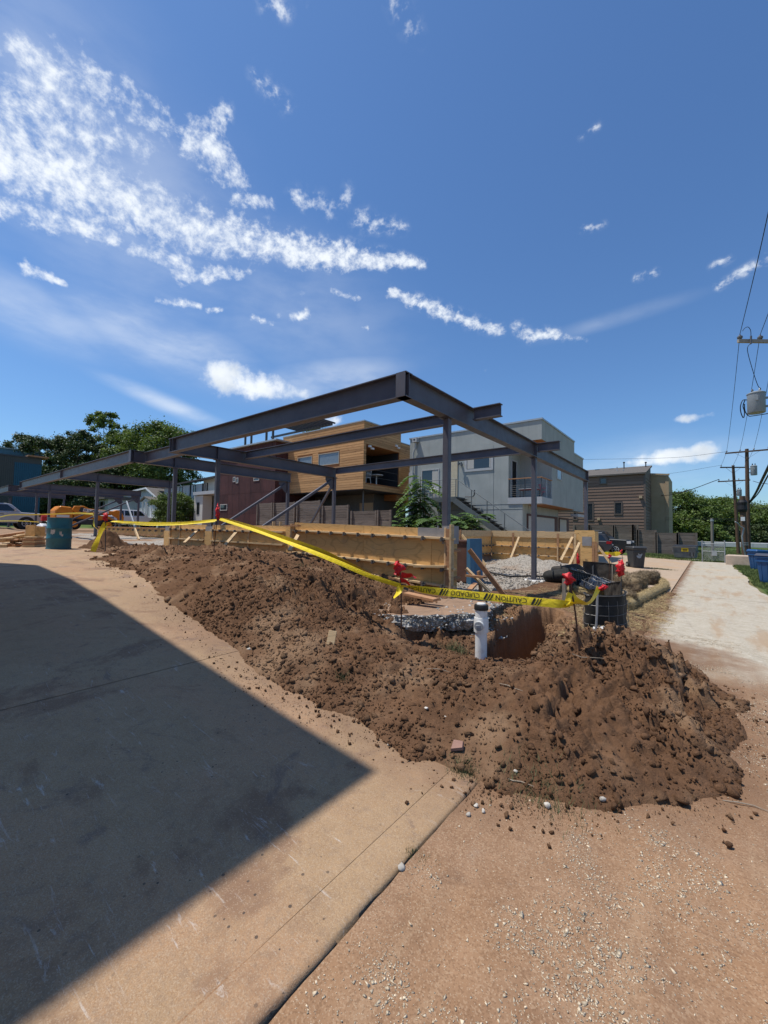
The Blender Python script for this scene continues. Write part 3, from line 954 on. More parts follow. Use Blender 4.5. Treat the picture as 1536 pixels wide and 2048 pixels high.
def heap_z(X, Y):
    z0 = heap_smooth(X, Y)
    b = base_z(X, Y)
    h = np.clip(z0 - b, 0, 2)
    z0 = z0 + .07 * fbm(X * 1.7 + 9, Y * 1.7, 4, 140) * (1 - ss(.08, .25, np.abs(z0 - b))) * (Y < 6)
    h = np.clip(z0 - b, 0, 2)
    lump = np.clip(h / 0.16, 0, 1) * (1 - ss(6.6, 7.6, Y) * 0.75)
    w2 = worley(X * 8.0, Y * 8.0, 12); w3 = worley(X * 18, Y * 18, 13)
    lump = lump * (.25 + .75 * ss(.25, .75, seg_d(X, Y, (-1.68, 3.95), (-1.92, 5.5))))
    rough = ss(-0.25, 0.35, fbm(X * 0.7, Y * 0.7, 3, 44))
    wx, wy = X + .10 * fbm(X * 5, Y * 5, 3, 101), Y + .10 * fbm(X * 5, Y * 5, 3, 102)
    lum = 0
    for sc_, am, sd in ((3.4, .115, 111), (7.0, .085, 112), (14.0, .055, 113), (26.0, .030, 114)):
        f1, f2, rid = cells(wx * sc_, wy * sc_, sd)
        lum = lum + am * (rid ** 2.2) * ss(0.0, .32, f2 - f1) * (1 - .45 * f1) - am * .22
    n = lum * (0.35 + 0.9 * rough) + (0.5 - w2) * 0.030 + (0.5 - w3) * 0.022 + fbm(X * 1.3, Y * 1.3, 5, 15) * 0.075 + fbm(X * 22, Y * 22, 2, 16) * 0.014
    # slumped ledges on the right-hand mound and along the berm
    led = fbm(X * 2.2 + 4, Y * 2.2, 3, 51)
    n += 0.075 * (ss(0.0, 0.04, led) - 0.5) * ss(0.15, 0.4, h)
    z = z0 + n * lump
    z = np.where(h < 0.012, z - 0.03, z)
    # scarp on the right face of the mound
    sd = seg_d(X, Y, (-0.13, 4.9), (-0.2, 4.1)); side = X > -0.16 + 0.06 * fbm(Y * 4, Y * 0, 3, 8)
    z = np.where(side & (sd < 0.34) & (Y > 3.9), z - 0.09 * (1 - ss(0.1, 0.34, sd)), z)
    sd2 = seg_d(X, Y, (-0.93, 3.62), (-0.9, 3.25)); s2 = X > -0.92 + 0.03 * fbm(Y * 6, Y * 0, 3, 9)
    z = np.where(s2 & (sd2 < 0.3), z - 0.10 * (1 - ss(0.05, 0.3, sd2)), z)
    # the trench dug past the pipe
    wob = 0.09 * fbm(X * 3, Y * 3, 3, 61) + 0.03 * fbm(X * 14, Y * 14, 2, 62)
    for a, bb, r, bot in (((-1.70, 4.30), (-1.92, 5.5), 0.27, -1.4), ((-1.92, 5.5), (-2.15, 7.3), 0.17, -1.0), ((-2.72, 4.02), (-2.62, 4.12), 0.13, 0.12)):
        d = seg_d(X, Y, a, bb) + wob * min(1, r / 0.25)
        cut = 1 - ss(r - 0.02, r + 0.09, d)
        z = np.where(cut > 0, z * (1 - cut) + np.minimum(z, bot) * cut, z)
    # pier of earth left standing in the trench
    # leave room for the broken slab
    return z


hx = np.concatenate([np.linspace(HX0, -5.2, 190), np.linspace(-5.18, HX1, 344)])
hy = np.concatenate([np.linspace(HY0, 6.4, 250), np.linspace(6.44, 7.6, 30), np.linspace(7.65, HY1, 90)])
HXg, HYg = np.meshgrid(hx, hy)
HZg = heap_z(HXg, HYg)
HB = base_z(HXg, HYg)


def heap_mask(X, Y):
    lane_side = (Y > 8.5) & (X > -0.6)
    inlot = (Y > 6.62) & (X < -3.62)
    return ~(lane_side | inlot) & ((HZg > HB - 0.05) | (HZg < HB - 0.1))


def hz(x, y):
    """height of the heap's surface at a point"""
    i = int(np.clip(np.searchsorted(hx, x), 1, len(hx) - 1)); j = int(np.clip(np.searchsorted(hy, y), 1, len(hy) - 1))
    fx = (x - hx[i - 1]) / (hx[i] - hx[i - 1]); fy = (y - hy[j - 1]) / (hy[j] - hy[j - 1])
    return float((HZg[j - 1, i - 1] * (1 - fx) + HZg[j - 1, i] * fx) * (1 - fy) + (HZg[j, i - 1] * (1 - fx) + HZg[j, i] * fx) * fy)


def gz(x, y):
    if HX0 < x < HX1 and HY0 < y < HY1 and not (y > 6.62 and x < -3.62):
        return max(hz(x, y), bz(x, y))
    return bz(x, y)


heap_me = grid_mesh('spoil_heap', hx, hy, HZg, M_HEAP, True, heap_mask)
tag(link_mesh('dirt', heap_me), 'long heap of dark brown excavated earth between driveway and timber formwork', 'dirt', kind='stuff')


def hz_arr(x, y):
    i = np.clip(np.searchsorted(hx, x), 1, len(hx) - 1); j = np.clip(np.searchsorted(hy, y), 1, len(hy) - 1)
    return HZg[j, i], HB[j, i]


# loose clods lying on it, thinning out onto the concrete
rng = np.random.default_rng(3)
N = 120000
cx = np.where(rng.random(N) < 0.72, rng.uniform(-5.5, 0.7, N), rng.uniform(-15.5, -5.5, N)); cy = rng.uniform(1.95, 6.6, N)
zz, bb = hz_arr(cx, cy)
over = zz - bb
near_toe = np.exp(-np.clip(bb - zz, 0, 9) / 0.02) * (over <= 0.0)
patch = ss(-0.35, 0.3, fbm(cx * 1.1, cy * 1.1, 3, 77))
prob = np.where(over > 0.004, 0.12 + 0.46 * patch, 0.02 * near_toe)
ok = (rng.random(N) < prob) & (zz > bb - 0.2)
cx, cy, zz, bb = cx[ok], cy[ok], zz[ok], bb[ok]
sz = 0.0062 * (1 + rng.pareto(2.1, len(cx))); sz = np.clip(sz, 0.004, 0.038) * np.where(cx < -5.5, 1.6, 1.0)
zc = np.maximum(zz, bb) + sz * 0.05
shapes = [chunk(k) for k in range(10)]
small = [chunk(k, 9) for k in range(8)]
S = sz[:, None] * rng.uniform(0.55, 1.35, (len(sz), 3))
tag(scatter('dirt_clods', shapes, np.stack([cx, cy, zc], 1), S, M_HEAP, rng), 'loose clods of brown earth strewn over the spoil heap', 'dirt', kind='stuff')

# bigger broken lumps
bg = np.random.default_rng(41)
N = 900
bx, by = bg.uniform(-10, .2, N), bg.uniform(2.3, 6.2, N); zq, bq_ = hz_arr(bx, by)
k = (zq > bq_ + .05) & (bg.random(N) < .12 + .5 * ss(-.1, .35, fbm(bx * 1.3 + 5, by * 1.3, 3, 79))) & (seg_d(bx, by, (-1.68, 3.95), (-1.92, 5.5)) > .45)
bx, by, zq = bx[k], by[k], zq[k]; s = np.clip(.024 * (1 + bg.pareto(2.6, len(bx))), .018, .05)
tag(scatter('dirt_lumps', [chunk(200 + i, 12) for i in range(8)], np.stack([bx, by, zq + s * .15], 1), s[:, None] * bg.uniform(.6, 1.3, (len(s), 3)), M_HEAP, bg), 'larger broken lumps of earth bedded in the spoil heap', 'dirt', kind='stuff')

# crumbs that rolled out over the driveway and the lane
N = 4200
th = rng.random(N); toe = np.array([(-11.7, 3.3), (-9, 2.9), (-6.2, 2.6), (-3.94, 2.3), (-2.97, 2.22), (-2.2, 2.36), (-1.13, 2.34), (-.71, 2.42), (-.02, 3.1), (.28, 4.6), (.1, 5.7)])
tt = th * (len(toe) - 1); i0 = np.minimum(tt.astype(int), len(toe) - 2); fr = (tt - i0)[:, None]
P = toe[i0] * (1 - fr) + toe[i0 + 1] * fr
out = np.array([0.35, -0.9]); P = P + np.abs(rng.normal(0, 0.13, (N, 1))) * np.where(P[:, :1] > -.4, np.array([[0.9, -0.35]]), np.array([[0.1, -1.0]])) + rng.normal(0, 0.05, (N, 2))
zb_ = base_z(P[:, 0], P[:, 1]); s = np.clip(0.0018 * (1 + rng.pareto(1.9, N)), 0.0016, 0.016)
tag(scatter('dirt_crumbs', small, np.stack([P[:, 0], P[:, 1], zb_ + s * .4], 1), s[:, None] * rng.uniform(.7, 1.2, (N, 3)), M_HEAP, rng), 'earth crumbs scattered along the foot of the heap', 'dirt', kind='stuff')

# pale gravel pressed into the lane
N = 480000
fx_ = rng.uniform(-1.08, 1.9, N); fy_ = -.3 + 8.3 * rng.random(N) ** 1.5
pn = 1.15 * fbm(fx_ * 1.3 + 3.3, fy_ * 1.3, 5, 91) + 0.6 * fbm(fx_ * 6, fy_ * 6, 3, 92)
dn = ss(-0.28, 0.42, pn + 0.34 * (1 - ss(.6, 2.0, fy_)) + 0.30 * ss(.35, .9, fx_) - 0.16)
hz_, hb_ = hz_arr(np.clip(fx_, HX0, HX1 - .01), np.clip(fy_, HY0, HY1))
covered = (hz_ > hb_ - 0.005) & (fy_ > 2.0) & (fx_ < 1.0)
ok = (rng.random(N) < 0.012 + 0.62 * dn ** 1.7) & ~covered
fx_, fy_ = fx_[ok], fy_[ok]
zl = lane_sheet(fx_, fy_)
s = np.clip(rng.lognormal(math.log(0.0042), 0.42, len(fx_)), 0.0018, 0.014)
S = np.stack([s * rng.uniform(0.9, 1.7, len(s)), s * rng.uniform(.7, 1.0, len(s)), s * rng.uniform(0.3, 0.5, len(s))], 1)
tag(scatter('gravel', [chunk(20 + k, 6) for k in range(6)], np.stack([fx_, fy_, zl + 0.0004], 1), S, M_FLECK, rng, tilt=0.12), 'pale pea gravel pressed into the reddish dirt lane', 'gravel', kind='stuff')

# white limestone pieces lying about: each a thing
def stone_at(px, py, dia, seed, label, onheap=True):
    p = atz(px, py, 0.0)
    for _ in range(12):
        p = atz(px, py, gz(p[0], p[1]) + dia * 0.3)
    V, Fc = chunk(seed, 26); V = V * np.array([1, 1, .75])
    rr = np.random.default_rng(seed)
    V = V * (dia / 2) * rr.uniform(0.75, 1.2, 3)
    o = link_mesh('stone', np_mesh('stone', V, Fc, M_STONE), loc=tuple(p), rot=(rr.uniform(-.3, .3), rr.uniform(-.3, .3), rr.uniform(0, 6)))
    return tag(o, label, 'stone', 'pale stones lying on the dirt')


for a in [(803, 1734, .042, 1, 'white pebble lying against the broken kerb edge of the driveway'),
          (952, 1610, .032, 2, 'white stone on top of the little pebble cluster below the heap'),
          (937, 1629, .034, 3, 'grey pebble at the left of the little cluster below the heap'),
          (967, 1622, .026, 4, 'brown pebble at the right of the little cluster below the heap'),
          (1100, 1480, .050, 5, 'rounded white stone half way down the front of the mound'),
          (1205, 1598, .042, 6, 'pale flat stone at the foot of the mound'),
          (1094, 1610, .04, 7, 'bone white chip at the foot of the heap beside green weeds'),
          (1355, 1537, .05, 8, 'pale stone on the lower right slope of the mound'),
          (891, 1435, .032, 9, 'small white stone on the slope left of the mound'),
          (884, 1378, .03, 10, 'small white stone high on the slope below the pipe'),
          (498, 1299, .055, 11, 'white stone at the edge of the earth by the driveway joint'),
          (565, 1346, .06, 12, 'pale broken stone at the toe of the heap'),
          (532, 1222, .075, 13, 'grey stone on the slope under the yellow tape'),
          (520, 1165, .085, 14, 'flat grey stone high on the heap'),
          (853, 1416, .035, 15, 'white chip beside the clods on the lower slope'),
          (1031, 1542, .03, 16, 'narrow white chip low on the mound'),
          (776, 1489, .022, 17, 'tiny pale pebble on the driveway by the toe of the heap'),
          (776, 1212, .06, 22, 'white lump of concrete left of the rebar stake')]:
    stone_at(*a)
for a in [(907, 1559, .03, 30, 'dark clod on the end of the concrete kerb strip'), (942, 1561, .028, 31, 'dark clod in the dirt past the kerb strip'),
          (1457, 1689, .045, 32, 'dark clod alone on the right of the lane')]:
    o = stone_at(*a); o.name = 'clod'; o['category'] = 'clod'; o['group'] = 'dark clods on the lane'
    o.data.materials.clear(); o.data.materials.append(M_HEAP)
# flat red shard of brick at the toe
p = atz(913, 1503, 0.04)
o = link_mesh('brick_shard', MB().add([(-.045, -.03, 0), (.04, -.035, 0), (.055, .02, 0), (-.01, .045, 0), (-.04, -.028, .022), (.036, -.03, .02), (.05, .018, .02), (-.01, .04, .022)],
     [(0, 3, 2, 1), (4, 5, 6, 7), (0, 1, 5, 4), (1, 2, 6, 5), (2, 3, 7, 6), (3, 0, 4, 7)]).mesh('brick_shard', mat('shard_red', (0.30, 0.17, 0.13), 0.9, bump=0.4)),
    loc=(p[0], p[1], gz(p[0], p[1]) + .012), rot=(0.35, -0.2, 0.6))
tag(o, 'reddish grey brick shard at the toe of the heap', 'shard')

# ================================================================== the casting building beside the camera (out of frame)
M_STUCCO_W = mat('white_stucco', (0.62, 0.60, 0.56), 0.9, var=0.05, scale=3, bump=0.3, bscale=80)
M_GLASS = mat('window_glass', (0.02, 0.025, 0.03), 0.05, var=0.05, spec=0.9)
M_DARKFRAME = mat('dark_window_frame', (0.05, 0.05, 0.05), 0.5)
HB_ = 8.6
_k = HB_ / math.tan(SUN_EL)
sx_, sy_ = SUN_H[0] * _k, SUN_H[1] * _k
cx1, cy1 = -1.66 + sx_, 2.05 + sy_ + 0.0
cx0 = -9.8 + sx_
nb = thing('townhouse', 'tall white stucco townhouse standing left of the driveway', 'house', (cx1, cy1, 0))
MB().box((cx0, cy1 - 9, -0.2), (cx1, cy1, HB_)).build('wall', M_STUCCO_W, nb)
MB().box((cx0 + .02, cy1 - 8.98, HB_), (cx1 - .02, cy1 - .02, HB_ + 0.002)).build('roof', M_DARKFRAME, nb)
for k, xx in enumerate((cx1 - 2.2, cx1 - 5.4)):
    for zz0 in (3.2, 5.9):
        w = MB().box((xx - .75, cy1 - .04, zz0), (xx + .75, cy1 + .03, zz0 + 1.5)).build('window', M_DARKFRAME, nb)
        MB().box((xx - .68, cy1 + .028, zz0 + .07), (xx + .68, cy1 + .034, zz0 + 1.43)).build('pane', M_GLASS, w)
gd = MB().box((cx1 - 5.2, cy1 - .05, 0.3), (cx1 - 2.6, cy1 + .02, 2.5)).build('garage_door', M_STUCCO_W, nb)

# ================================================================== steel frames
def mat_steel(name, a, b, metal=0.25, rough=0.5):
    g, fin = new_mat(name)
    co = g.add('ShaderNodeTexCoord').outputs['Object']
    n = g.noise(co, 1.6, 5, 0.6); n2 = g.noise(g.mapping(co, scale=(1, 1, 1)), 9.0, 6, 0.7)
    c = g.mix(g.mapr(n, 0.35, 0.65), a, b)
    c = g.mix(g.mapr(n2, 0.58, 0.74, 0, 0.35, True), c, tuple(v * 1.7 for v in b))
    c = g.mix(g.mapr(g.noise(co, 3.3, 6, 0.7), 0.60, 0.72, 0, 0.5, True), c, (0.16, 0.12, 0.10))
    r = g.mapr(n2, 0.3, 0.7, rough - 0.08, rough + 0.12)
    return fin(c, r, g.bump(n2, 0.12, 0.004), 0.5, metal)


M_STEEL = mat_steel('primed_steel', (0.070, 0.067, 0.082), (0.098, 0.094, 0.112), 0.0, 0.50)
M_GALV = mat_steel('galvanised_steel', (0.30, 0.31, 0.32), (0.42, 0.43, 0.44), 0.35, 0.45)
M_GROUT = mat('pale_grout', (0.58, 0.56, 0.52), 0.9, var=0.12, scale=9, bump=0.5, bscale=25)
ZB, BD = 3.75, 0.42


def column(fr, x, y, zb, zt, w=0.127, plate=True):
    c = MB().box((x - w / 2, y - w / 2, zb), (x + w / 2, y + w / 2, zt - 0.016)).build('column', M_STEEL, fr, bevel=0.008)
    MB().box((x - .11, y - .11, zt - 0.015), (x + .11, y + .11, zt - 0.001)).build('cap_plate', M_STEEL, c)
    if plate:
        MB().box((x - .15, y - .15, zb - 0.02), (x + .15, y + .15, zb - 0.001)).build('base_plate', M_STEEL, c)
        for a, b in ((-1, -1), (1, -1), (1, 1), (-1, 1)):
            MB().lathe([(.016, 0), (.016, .03), (.009, .031), (.009, .06)], (x + a * .115, y + b * .115, zb - 0.001), 6).build('anchor_bolt', M_GALV, c)
    return c


def beam(fr, p, q, d=BD, w=0.19, name='beam', stiff=()):
    o = MB().ibeam(p, q, d, w).build(name, M_STEEL, fr)
    P, Q = Vector(p), Vector(q); dr = (Q - P).normalized(); s = dr.cross(Vector((0, 0, 1))).normalized()
    for t in stiff:
        c = P + dr * t
        m = MB()
        for sg in (-1, 1):
            m.bar(c + s * sg * (0.007 + (w / 2 - 0.012) / 2) + Vector((0, 0, 0.019)), c + s * sg * (0.007 + (w / 2 - 0.012) / 2) + Vector((0, 0, d - 0.019)), 0.010, w / 2 - 0.012, up=tuple(s))
        m.build('stiffener', M_STEEL, o)
    return o


def brace(fr, p, q, w=0.10):
    o = MB().bar(p, q, w, w).build('brace', M_STEEL, fr, bevel=0.006)
    return o


def gusset(fr, c, ax, size=0.42):
    """triangular plate under the beam beside a column; ax is the direction it reaches"""
    c = Vector(c); ax = Vector(ax); n = ax.cross(Vector((0, 0, 1)))
    MB().prism([(0.065, -0.004), (size, -0.004), (size, -0.14), (0.16, -size), (0.065, -size)], c - n * 0.006, ax, (0, 0, 1), n, 0.012).build('gusset_plate', M_STEEL, fr)


# --- bay nearest the alley
fa = thing('steel_frame', 'dark grey steel frame standing nearest the alley, with two stub beams on its outer side', 'steel frame', (-3.9, 11.9, 0.16), 'steel carport frames on the building lot')
beam(fa, (-3.795, 5.35, ZB), (-12.42, 5.35, ZB), stiff=(8.55,))
beam(fa, (-3.9, 5.25, ZB), (-3.9, 18.72, ZB), stiff=(6.65, 13.35))
MB().box((-3.995, 5.243, ZB + 0.002), (-3.805, 5.253, ZB + BD - 0.002)).build('end_plate', M_STEEL, fa)
beam(fa, (-12.5, 5.25, ZB), (-12.5, 12.2, ZB), stiff=(1.5,))
beam(fa, (-4.0, 7.76, ZB + BD - 0.27), (-12.4, 7.76, ZB + BD - 0.27), 0.26, 0.15)
beam(fa, (-3.8, 7.76, ZB + BD - 0.27), (-3.2, 7.76, ZB + BD - 0.27), 0.26, 0.15, 'stub_beam')
beam(fa, (-4.0, 11.92, ZB + BD - 0.27), (-12.4, 12.1, ZB + BD - 0.27), 0.26, 0.15)
beam(fa, (-3.8, 11.92, ZB + BD - 0.27), (-3.18, 11.92, ZB + BD - 0.27), 0.26, 0.15, 'stub_beam')
column(fa, -3.9, 6.8, 1.585, ZB)
column(fa, -3.9, 11.92, 0.19, ZB)
column(fa, -3.9, 18.55, 1.60, ZB)
column(fa, -12.5, 6.8, 1.56, ZB)
column(fa, -12.5, 12.12, 1.5, ZB)
brace(fa, (-12.5, 11.95, 3.62), (-12.5, 8.55, 1.55))
gusset(fa, (-12.5, 12.12, ZB), (0, -1, 0), 0.52)
brace(fa, (-12.62, 12.12, 3.45), (-14.2, 12.12, 1.45), 0.09)
MB().lathe([(.34, 0), (.33, .035), (.26, .06)], (-3.9, 11.92, 0.11), 24).build('footing_pad', M_GROUT, fa)
# --- middle bay
fb = thing('steel_frame', 'long dark grey steel frame in the middle of the lot, tied by short beams', 'steel frame', (-15.6, 6.8, 1.0), 'steel carport frames on the building lot')
beam(fb, (-15.495, 5.35, ZB), (-33.9, 5.35, ZB), stiff=(9.0, 18.35))
beam(fb, (-15.6, 5.25, ZB), (-15.6, 12.2, ZB), stiff=(1.5,))
MB().box((-15.695, 5.243, ZB + 0.002), (-15.505, 5.253, ZB + BD - 0.002)).build('end_plate', M_STEEL, fb)
beam(fb, (-15.5, 5.75, ZB + .03), (-12.6, 5.75, ZB + .03), 0.36, 0.18, 'tie_beam')
beam(fb, (-24.4, 5.45, ZB), (-24.4, 10.5, ZB), stiff=(1.35, 4.9))
beam(fb, (-33.9, 5.45, ZB), (-33.9, 12.3, ZB), stiff=(1.35,))
for x, y, zb_ in ((-15.6, 6.8, 1.0), (-24.4, 6.8, 0.95), (-33.9, 6.8, 1.05), (-15.6, 12.05, 1.2), (-24.4, 10.35, 0.72), (-33.9, 12.15, 1.0)):
    column(fb, x, y, zb_, ZB)
brace(fb, (-15.6, 11.9, 3.62), (-15.6, 8.7, 1.55)); gusset(fb, (-15.6, 12.05, ZB), (0, -1, 0), 0.52)
brace(fb, (-33.9, 12.0, 3.6), (-33.9, 7.9, 1.35)); gusset(fb, (-33.9, 12.15, ZB), (0, -1, 0), 0.52)
# --- far bay
fc = thing('steel_frame', 'farthest dark grey steel frame, at the left behind the parked silver truck', 'steel frame', (-37.5, 6.8, 1.0), 'steel carport frames on the building lot')
beam(fc, (-37.4, 5.35, ZB), (-54, 5.35, ZB))
beam(fc, (-37.5, 5.25, ZB), (-37.5, 12.3, ZB), stiff=(1.5,))
beam(fc, (-43.9, 5.45, ZB), (-43.9, 9.9, ZB))
beam(fc, (-37.4, 5.75, ZB + .03), (-34.0, 5.75, ZB + .03), 0.36, 0.18, 'tie_beam')
for x, y, zb_ in ((-37.5, 6.8, 1.1), (-47.4, 6.8, 1.2), (-37.5, 12.15, 1.1), (-43.9, 9.8, 1.15)):
    column(fc, x, y, zb_, ZB)
brace(fc, (-37.5, 12.0, 3.6), (-37.5, 7.8, 1.3)); gusset(fc, (-37.5, 12.15, ZB), (0, -1, 0), 0.52)

# ================================================================== timber formwork
def mat_ply(name, a, b, knot=(0.10, 0.045, 0.02), weather=0.4):
    g, fin = new_mat(name)
    tc = g.add('ShaderNodeTexCoord').outputs['Object']
    oi = g.add('ShaderNodeObjectInfo').outputs['Random']
    off = g.comb(g.math('MULTIPLY', oi, 37.0), g.math('MULTIPLY', oi, 11.0), g.math('MULTIPLY', oi, 23.0))
    co = g.vmath('ADD', tc, off)
    lo = g.noise(g.mapping(co, scale=(0.5, 0.5, 1.1)), 0.9, 3, 0.5)
    rings = g.math('FRACT', g.math('MULTIPLY', lo, 17.0))
    rr = g.mapr(g.math('ABSOLUTE', g.math('SUBTRACT', rings, 0.5)), 0.0, 0.5)
    fine = g.noise(g.mapping(co, scale=(1.2, 1.2, 26)), 3.0, 5, 0.65)
    c = g.mix(g.mapr(fine, 0.3, 0.7), a, b)
    c = g.mix(g.mapr(rr, 0.72, 1.0, 0, 0.42, True), c, tuple(v * 0.55 for v in a))
    v = g.add('ShaderNodeTexVoronoi', None, Vector=g.mapping(co, scale=(1, 1, 1.6)), Scale=2.3)
    kn = g.mapr(v.outputs['Distance'], 0.03, 0.075, 0.85, 0, True)
    kn = g.math('MULTIPLY', kn, g.math('GREATER_THAN', g.sep(v.outputs['Color'])[0], 0.35))
    c = g.mix(kn, c, knot)
    c = g.mix(g.mapr(g.noise(co, 2.2, 5, 0.6), 0.55, 0.75, 0, weather, True), c, (0.22, 0.17, 0.12))
    k = g.mapr(oi, 0, 1, 0.85, 1.12)
    c = g.mix(1.0, c, g.comb(k, k, k), 'MULTIPLY')
    return fin(c, 0.72, g.bump(fine, 0.25, 0.004), 0.3)


M_PLY = mat_ply('plywood', (0.60, 0.35, 0.125), (0.72, 0.455, 0.19))
M_LUM = mat_ply('new_lumber', (0.55, 0.37, 0.19), (0.64, 0.46, 0.26), weather=0.1)
M_LUMR = mat_ply('reddish_lumber', (0.36, 0.18, 0.085), (0.45, 0.25, 0.13), weather=0.15)
M_CLAMP = mat('form_clamp_steel', (0.13, 0.115, 0.10), 0.6, 0.0, island=0.2)
M_CONC = mat('form_concrete', (0.27, 0.26, 0.255), 0.85, var=0.15, scale=4, bump=0.3, bscale=40)

_clamp = MB()
_clamp.box((-.045, -.05, -.03), (.045, .0, .012)).box((-.012, -.085, -.05), (.012, -.02, .03)).bar((-.04, -.06, -.045), (.05, -.06, -.01), .012, .02)
CLAMP_ME = _clamp.mesh('form_clamp', M_CLAMP)


def lerp(a, b, t):
    return a + (b - a) * t


# --- front wall of the pit, facing the driveway
fw_ = thing('wall_formwork', 'tall plywood wall form with three walers facing the driveway, behind the heap', 'formwork', (-5.9, 6.6, 0.5), 'timber wall forms on the lot')
YF = 6.60
XL, XR = -8.22, -3.66
ztop = lambda x: lerp(1.69, 1.575, (x - XL) / (XR - XL))
def ply(parent, x0, x1, y, z0a, z0b, z1a, z1b, t=0.019, m=M_PLY):
    return MB().add([(x0, y, z0a), (x1, y, z0b), (x1, y + t, z0b), (x0, y + t, z0a), (x0, y, z1a), (x1, y, z1b), (x1, y + t, z1b), (x0, y + t, z1a)],
                    [(0, 3, 2, 1), (4, 5, 6, 7), (0, 1, 5, 4), (1, 2, 6, 5), (2, 3, 7, 6), (3, 0, 4, 7)]).build('plywood_panel', m, parent)
for x0, x1 in ((XL, -5.845), (-5.84, -4.10), (-4.095, -3.80)):
    ply(fw_, x0, x1 - .003, YF, 0.15, 0.10, ztop(x0), ztop(x1))
W_ = [((586, 1060.5), (909, 1078)), ((586, 1104), (909, 1139)), ((587, 1126), (909, 1175))]
for k, (a, b) in enumerate(W_):
    pa, pb = aty(*a, YF - 0.05), aty(*b, YF - 0.05)
    wl = MB().bar((pa[0], YF - 0.047, pa[2]), (pb[0], YF - 0.047, pb[2]), 0.09, 0.04).build('waler', M_LUM, fw_, bevel=0.003)
    nC = 11
    for i in range(nC):
        t = (i + 0.45) / nC
        link_mesh('form_clamp', CLAMP_ME, fw_, (lerp(pa[0], pb[0], t) - OFF[fw_.name][0], YF - 0.06 - OFF[fw_.name][1], lerp(pa[2], pb[2], t) - 0.006 - OFF[fw_.name][2]))
MB().bar((-4.4, YF - 0.13, aty(885, 1140, YF - .1)[2] + .03), (-3.72, YF - 0.13, aty(905, 1137, YF - .1)[2] + .03), 0.09, 0.04).build('waler', M_LUM, fw_)
for x, w, z0, z1, y in ((-3.785, .04, .15, 1.60, YF - .02), (-3.70, .09, .15, 1.58, YF - .07), (-3.63, .04, -.05, 1.66, YF - .10)):
    MB().box((x - w / 2, y - .02, z0), (x + w / 2, y + .02 + (.07 if w < .05 else 0), z1)).build('stud', M_LUM if w < .05 else M_LUMR, fw_, bevel=0.003)
# end bulkhead across the wall and the far skin of the form
MB().box((-3.80, YF + .02, .1), (-3.775, 7.02, 1.58)).build('bulkhead', M_PLY, fw_)
MB().box((XL, 7.03, .1), (-3.80, 7.05, 1.6)).build('plywood_panel', M_PLY, fw_)
MB().box((-3.755, YF + .05, 1.15), (-3.70, 7.05, 1.19)).build('waler', M_LUMR, fw_)
MB().box((-3.755, YF + .05, .62), (-3.70, 7.05, .66)).build('waler', M_LUMR, fw_)
# concrete top and pilaster beneath the first column
MB().box((-4.35, 6.625, 1.3), (-3.805, 7.02, 1.585)).build('concrete_pilaster', M_CONC, fw_)
ply(fw_, -4.42, -3.87, YF - .004, 1.42, 1.41, 1.605, 1.59, 0.003, M_CONC).name = 'grout_stain'
MB().box((-3.86, YF - .02, 1.30), (-3.68, YF + .30, 1.64)).build('concrete_pilaster', M_CONC, fw_)
# kicker braces at the right-hand end
MB().bar((-3.66, 7.3, 1.18), (-3.05, 7.6, 0.30), .09, .04, (0, 1, 0)).build('brace', M_LUMR, fw_)
MB().bar((-3.55, 7.5, .75), (-3.50, 7.55, .22), .04, .09, (0, 1, 0)).build('stake', M_LUMR, fw_)
MB().bar((-3.75, 7.35, .80), (-3.3, 7.5, .35), .04, .09, (0, 1, 0)).build('brace', M_LUM, fw_)
MB().box((-3.72, 7.25, .64), (-3.30, 7.34, .68)).build('waler', M_LUMR, fw_)
# left return of the same form
MB().box((-8.27, 6.5, .6), (-8.225, 6.64, 1.66)).build('stud', M_LUM, fw_)
MB().bar((-8.5, 6.5, 1.60), (-7.9, 6.48, 1.605), .10, .035).build('waler', M_LUMR, fw_)

# --- lower form running on to the left
fl = thing('wall_formwork', 'plywood wall form running left behind the heap, half buried by earth', 'formwork', (-12, 6.6, 0.6), 'timber wall forms on the lot')
for x0, x1 in ((-15.35, -14.6), (-14.595, -12.72), (-12.28, -10.3), (-10.295, -8.3)):
    ply(fl, x0, x1 - .004, YF, .5, .5, 1.60, 1.60)
    MB().box((x0 + .03, YF - .042, .5), (x0 + .075, YF - .002, 1.60)).build('stud', M_LUM, fl)
for x0, x1 in ((-15.3, -12.75), (-12.3, -8.6)):
    MB().bar((x0, YF - .045, 1.44), (x1, YF - .045, 1.44), .09, .04).build('waler', M_LUM, fl)
    MB().bar((x0, YF - .045, 1.10), (x1, YF - .045, 1.10), .09, .04).build('waler', M_LUM, fl)
    for i in range(int((x1 - x0) / .42)):
        link_mesh('form_clamp', CLAMP_ME, fl, (x0 + .2 + .42 * i + 12, YF - .06 - 6.6, 1.435 - .6))
MB().box((-12.72, YF - .03, .6), (-12.28, 7.02, 1.55)).build('concrete_pilaster', M_CONC, fl)
ply(fl, -12.72, -12.28, YF - .05, .5, .5, 1.40, 1.40)
MB().box((-15.80, YF - .03, .6), (-15.38, 7.02, 1.36)).build('pier_box', M_PLY, fl)
MB().box((-15.78, YF, 1.362), (-15.40, 7.0, 1.52)).build('concrete_pilaster', M_CONC, fl)
for px, py, dx in ((372, 1078, .35), (452, 1078, .3), (580, 1082, .2)):
    p = aty(px, py, 6.05); z = gz(p[0], 6.0)
    MB().bar((p[0] - .25, 6.5, 1.38), (p[0] + .12, 5.95, 1.02), .09, .04).build('brace', M_LUM, fl)
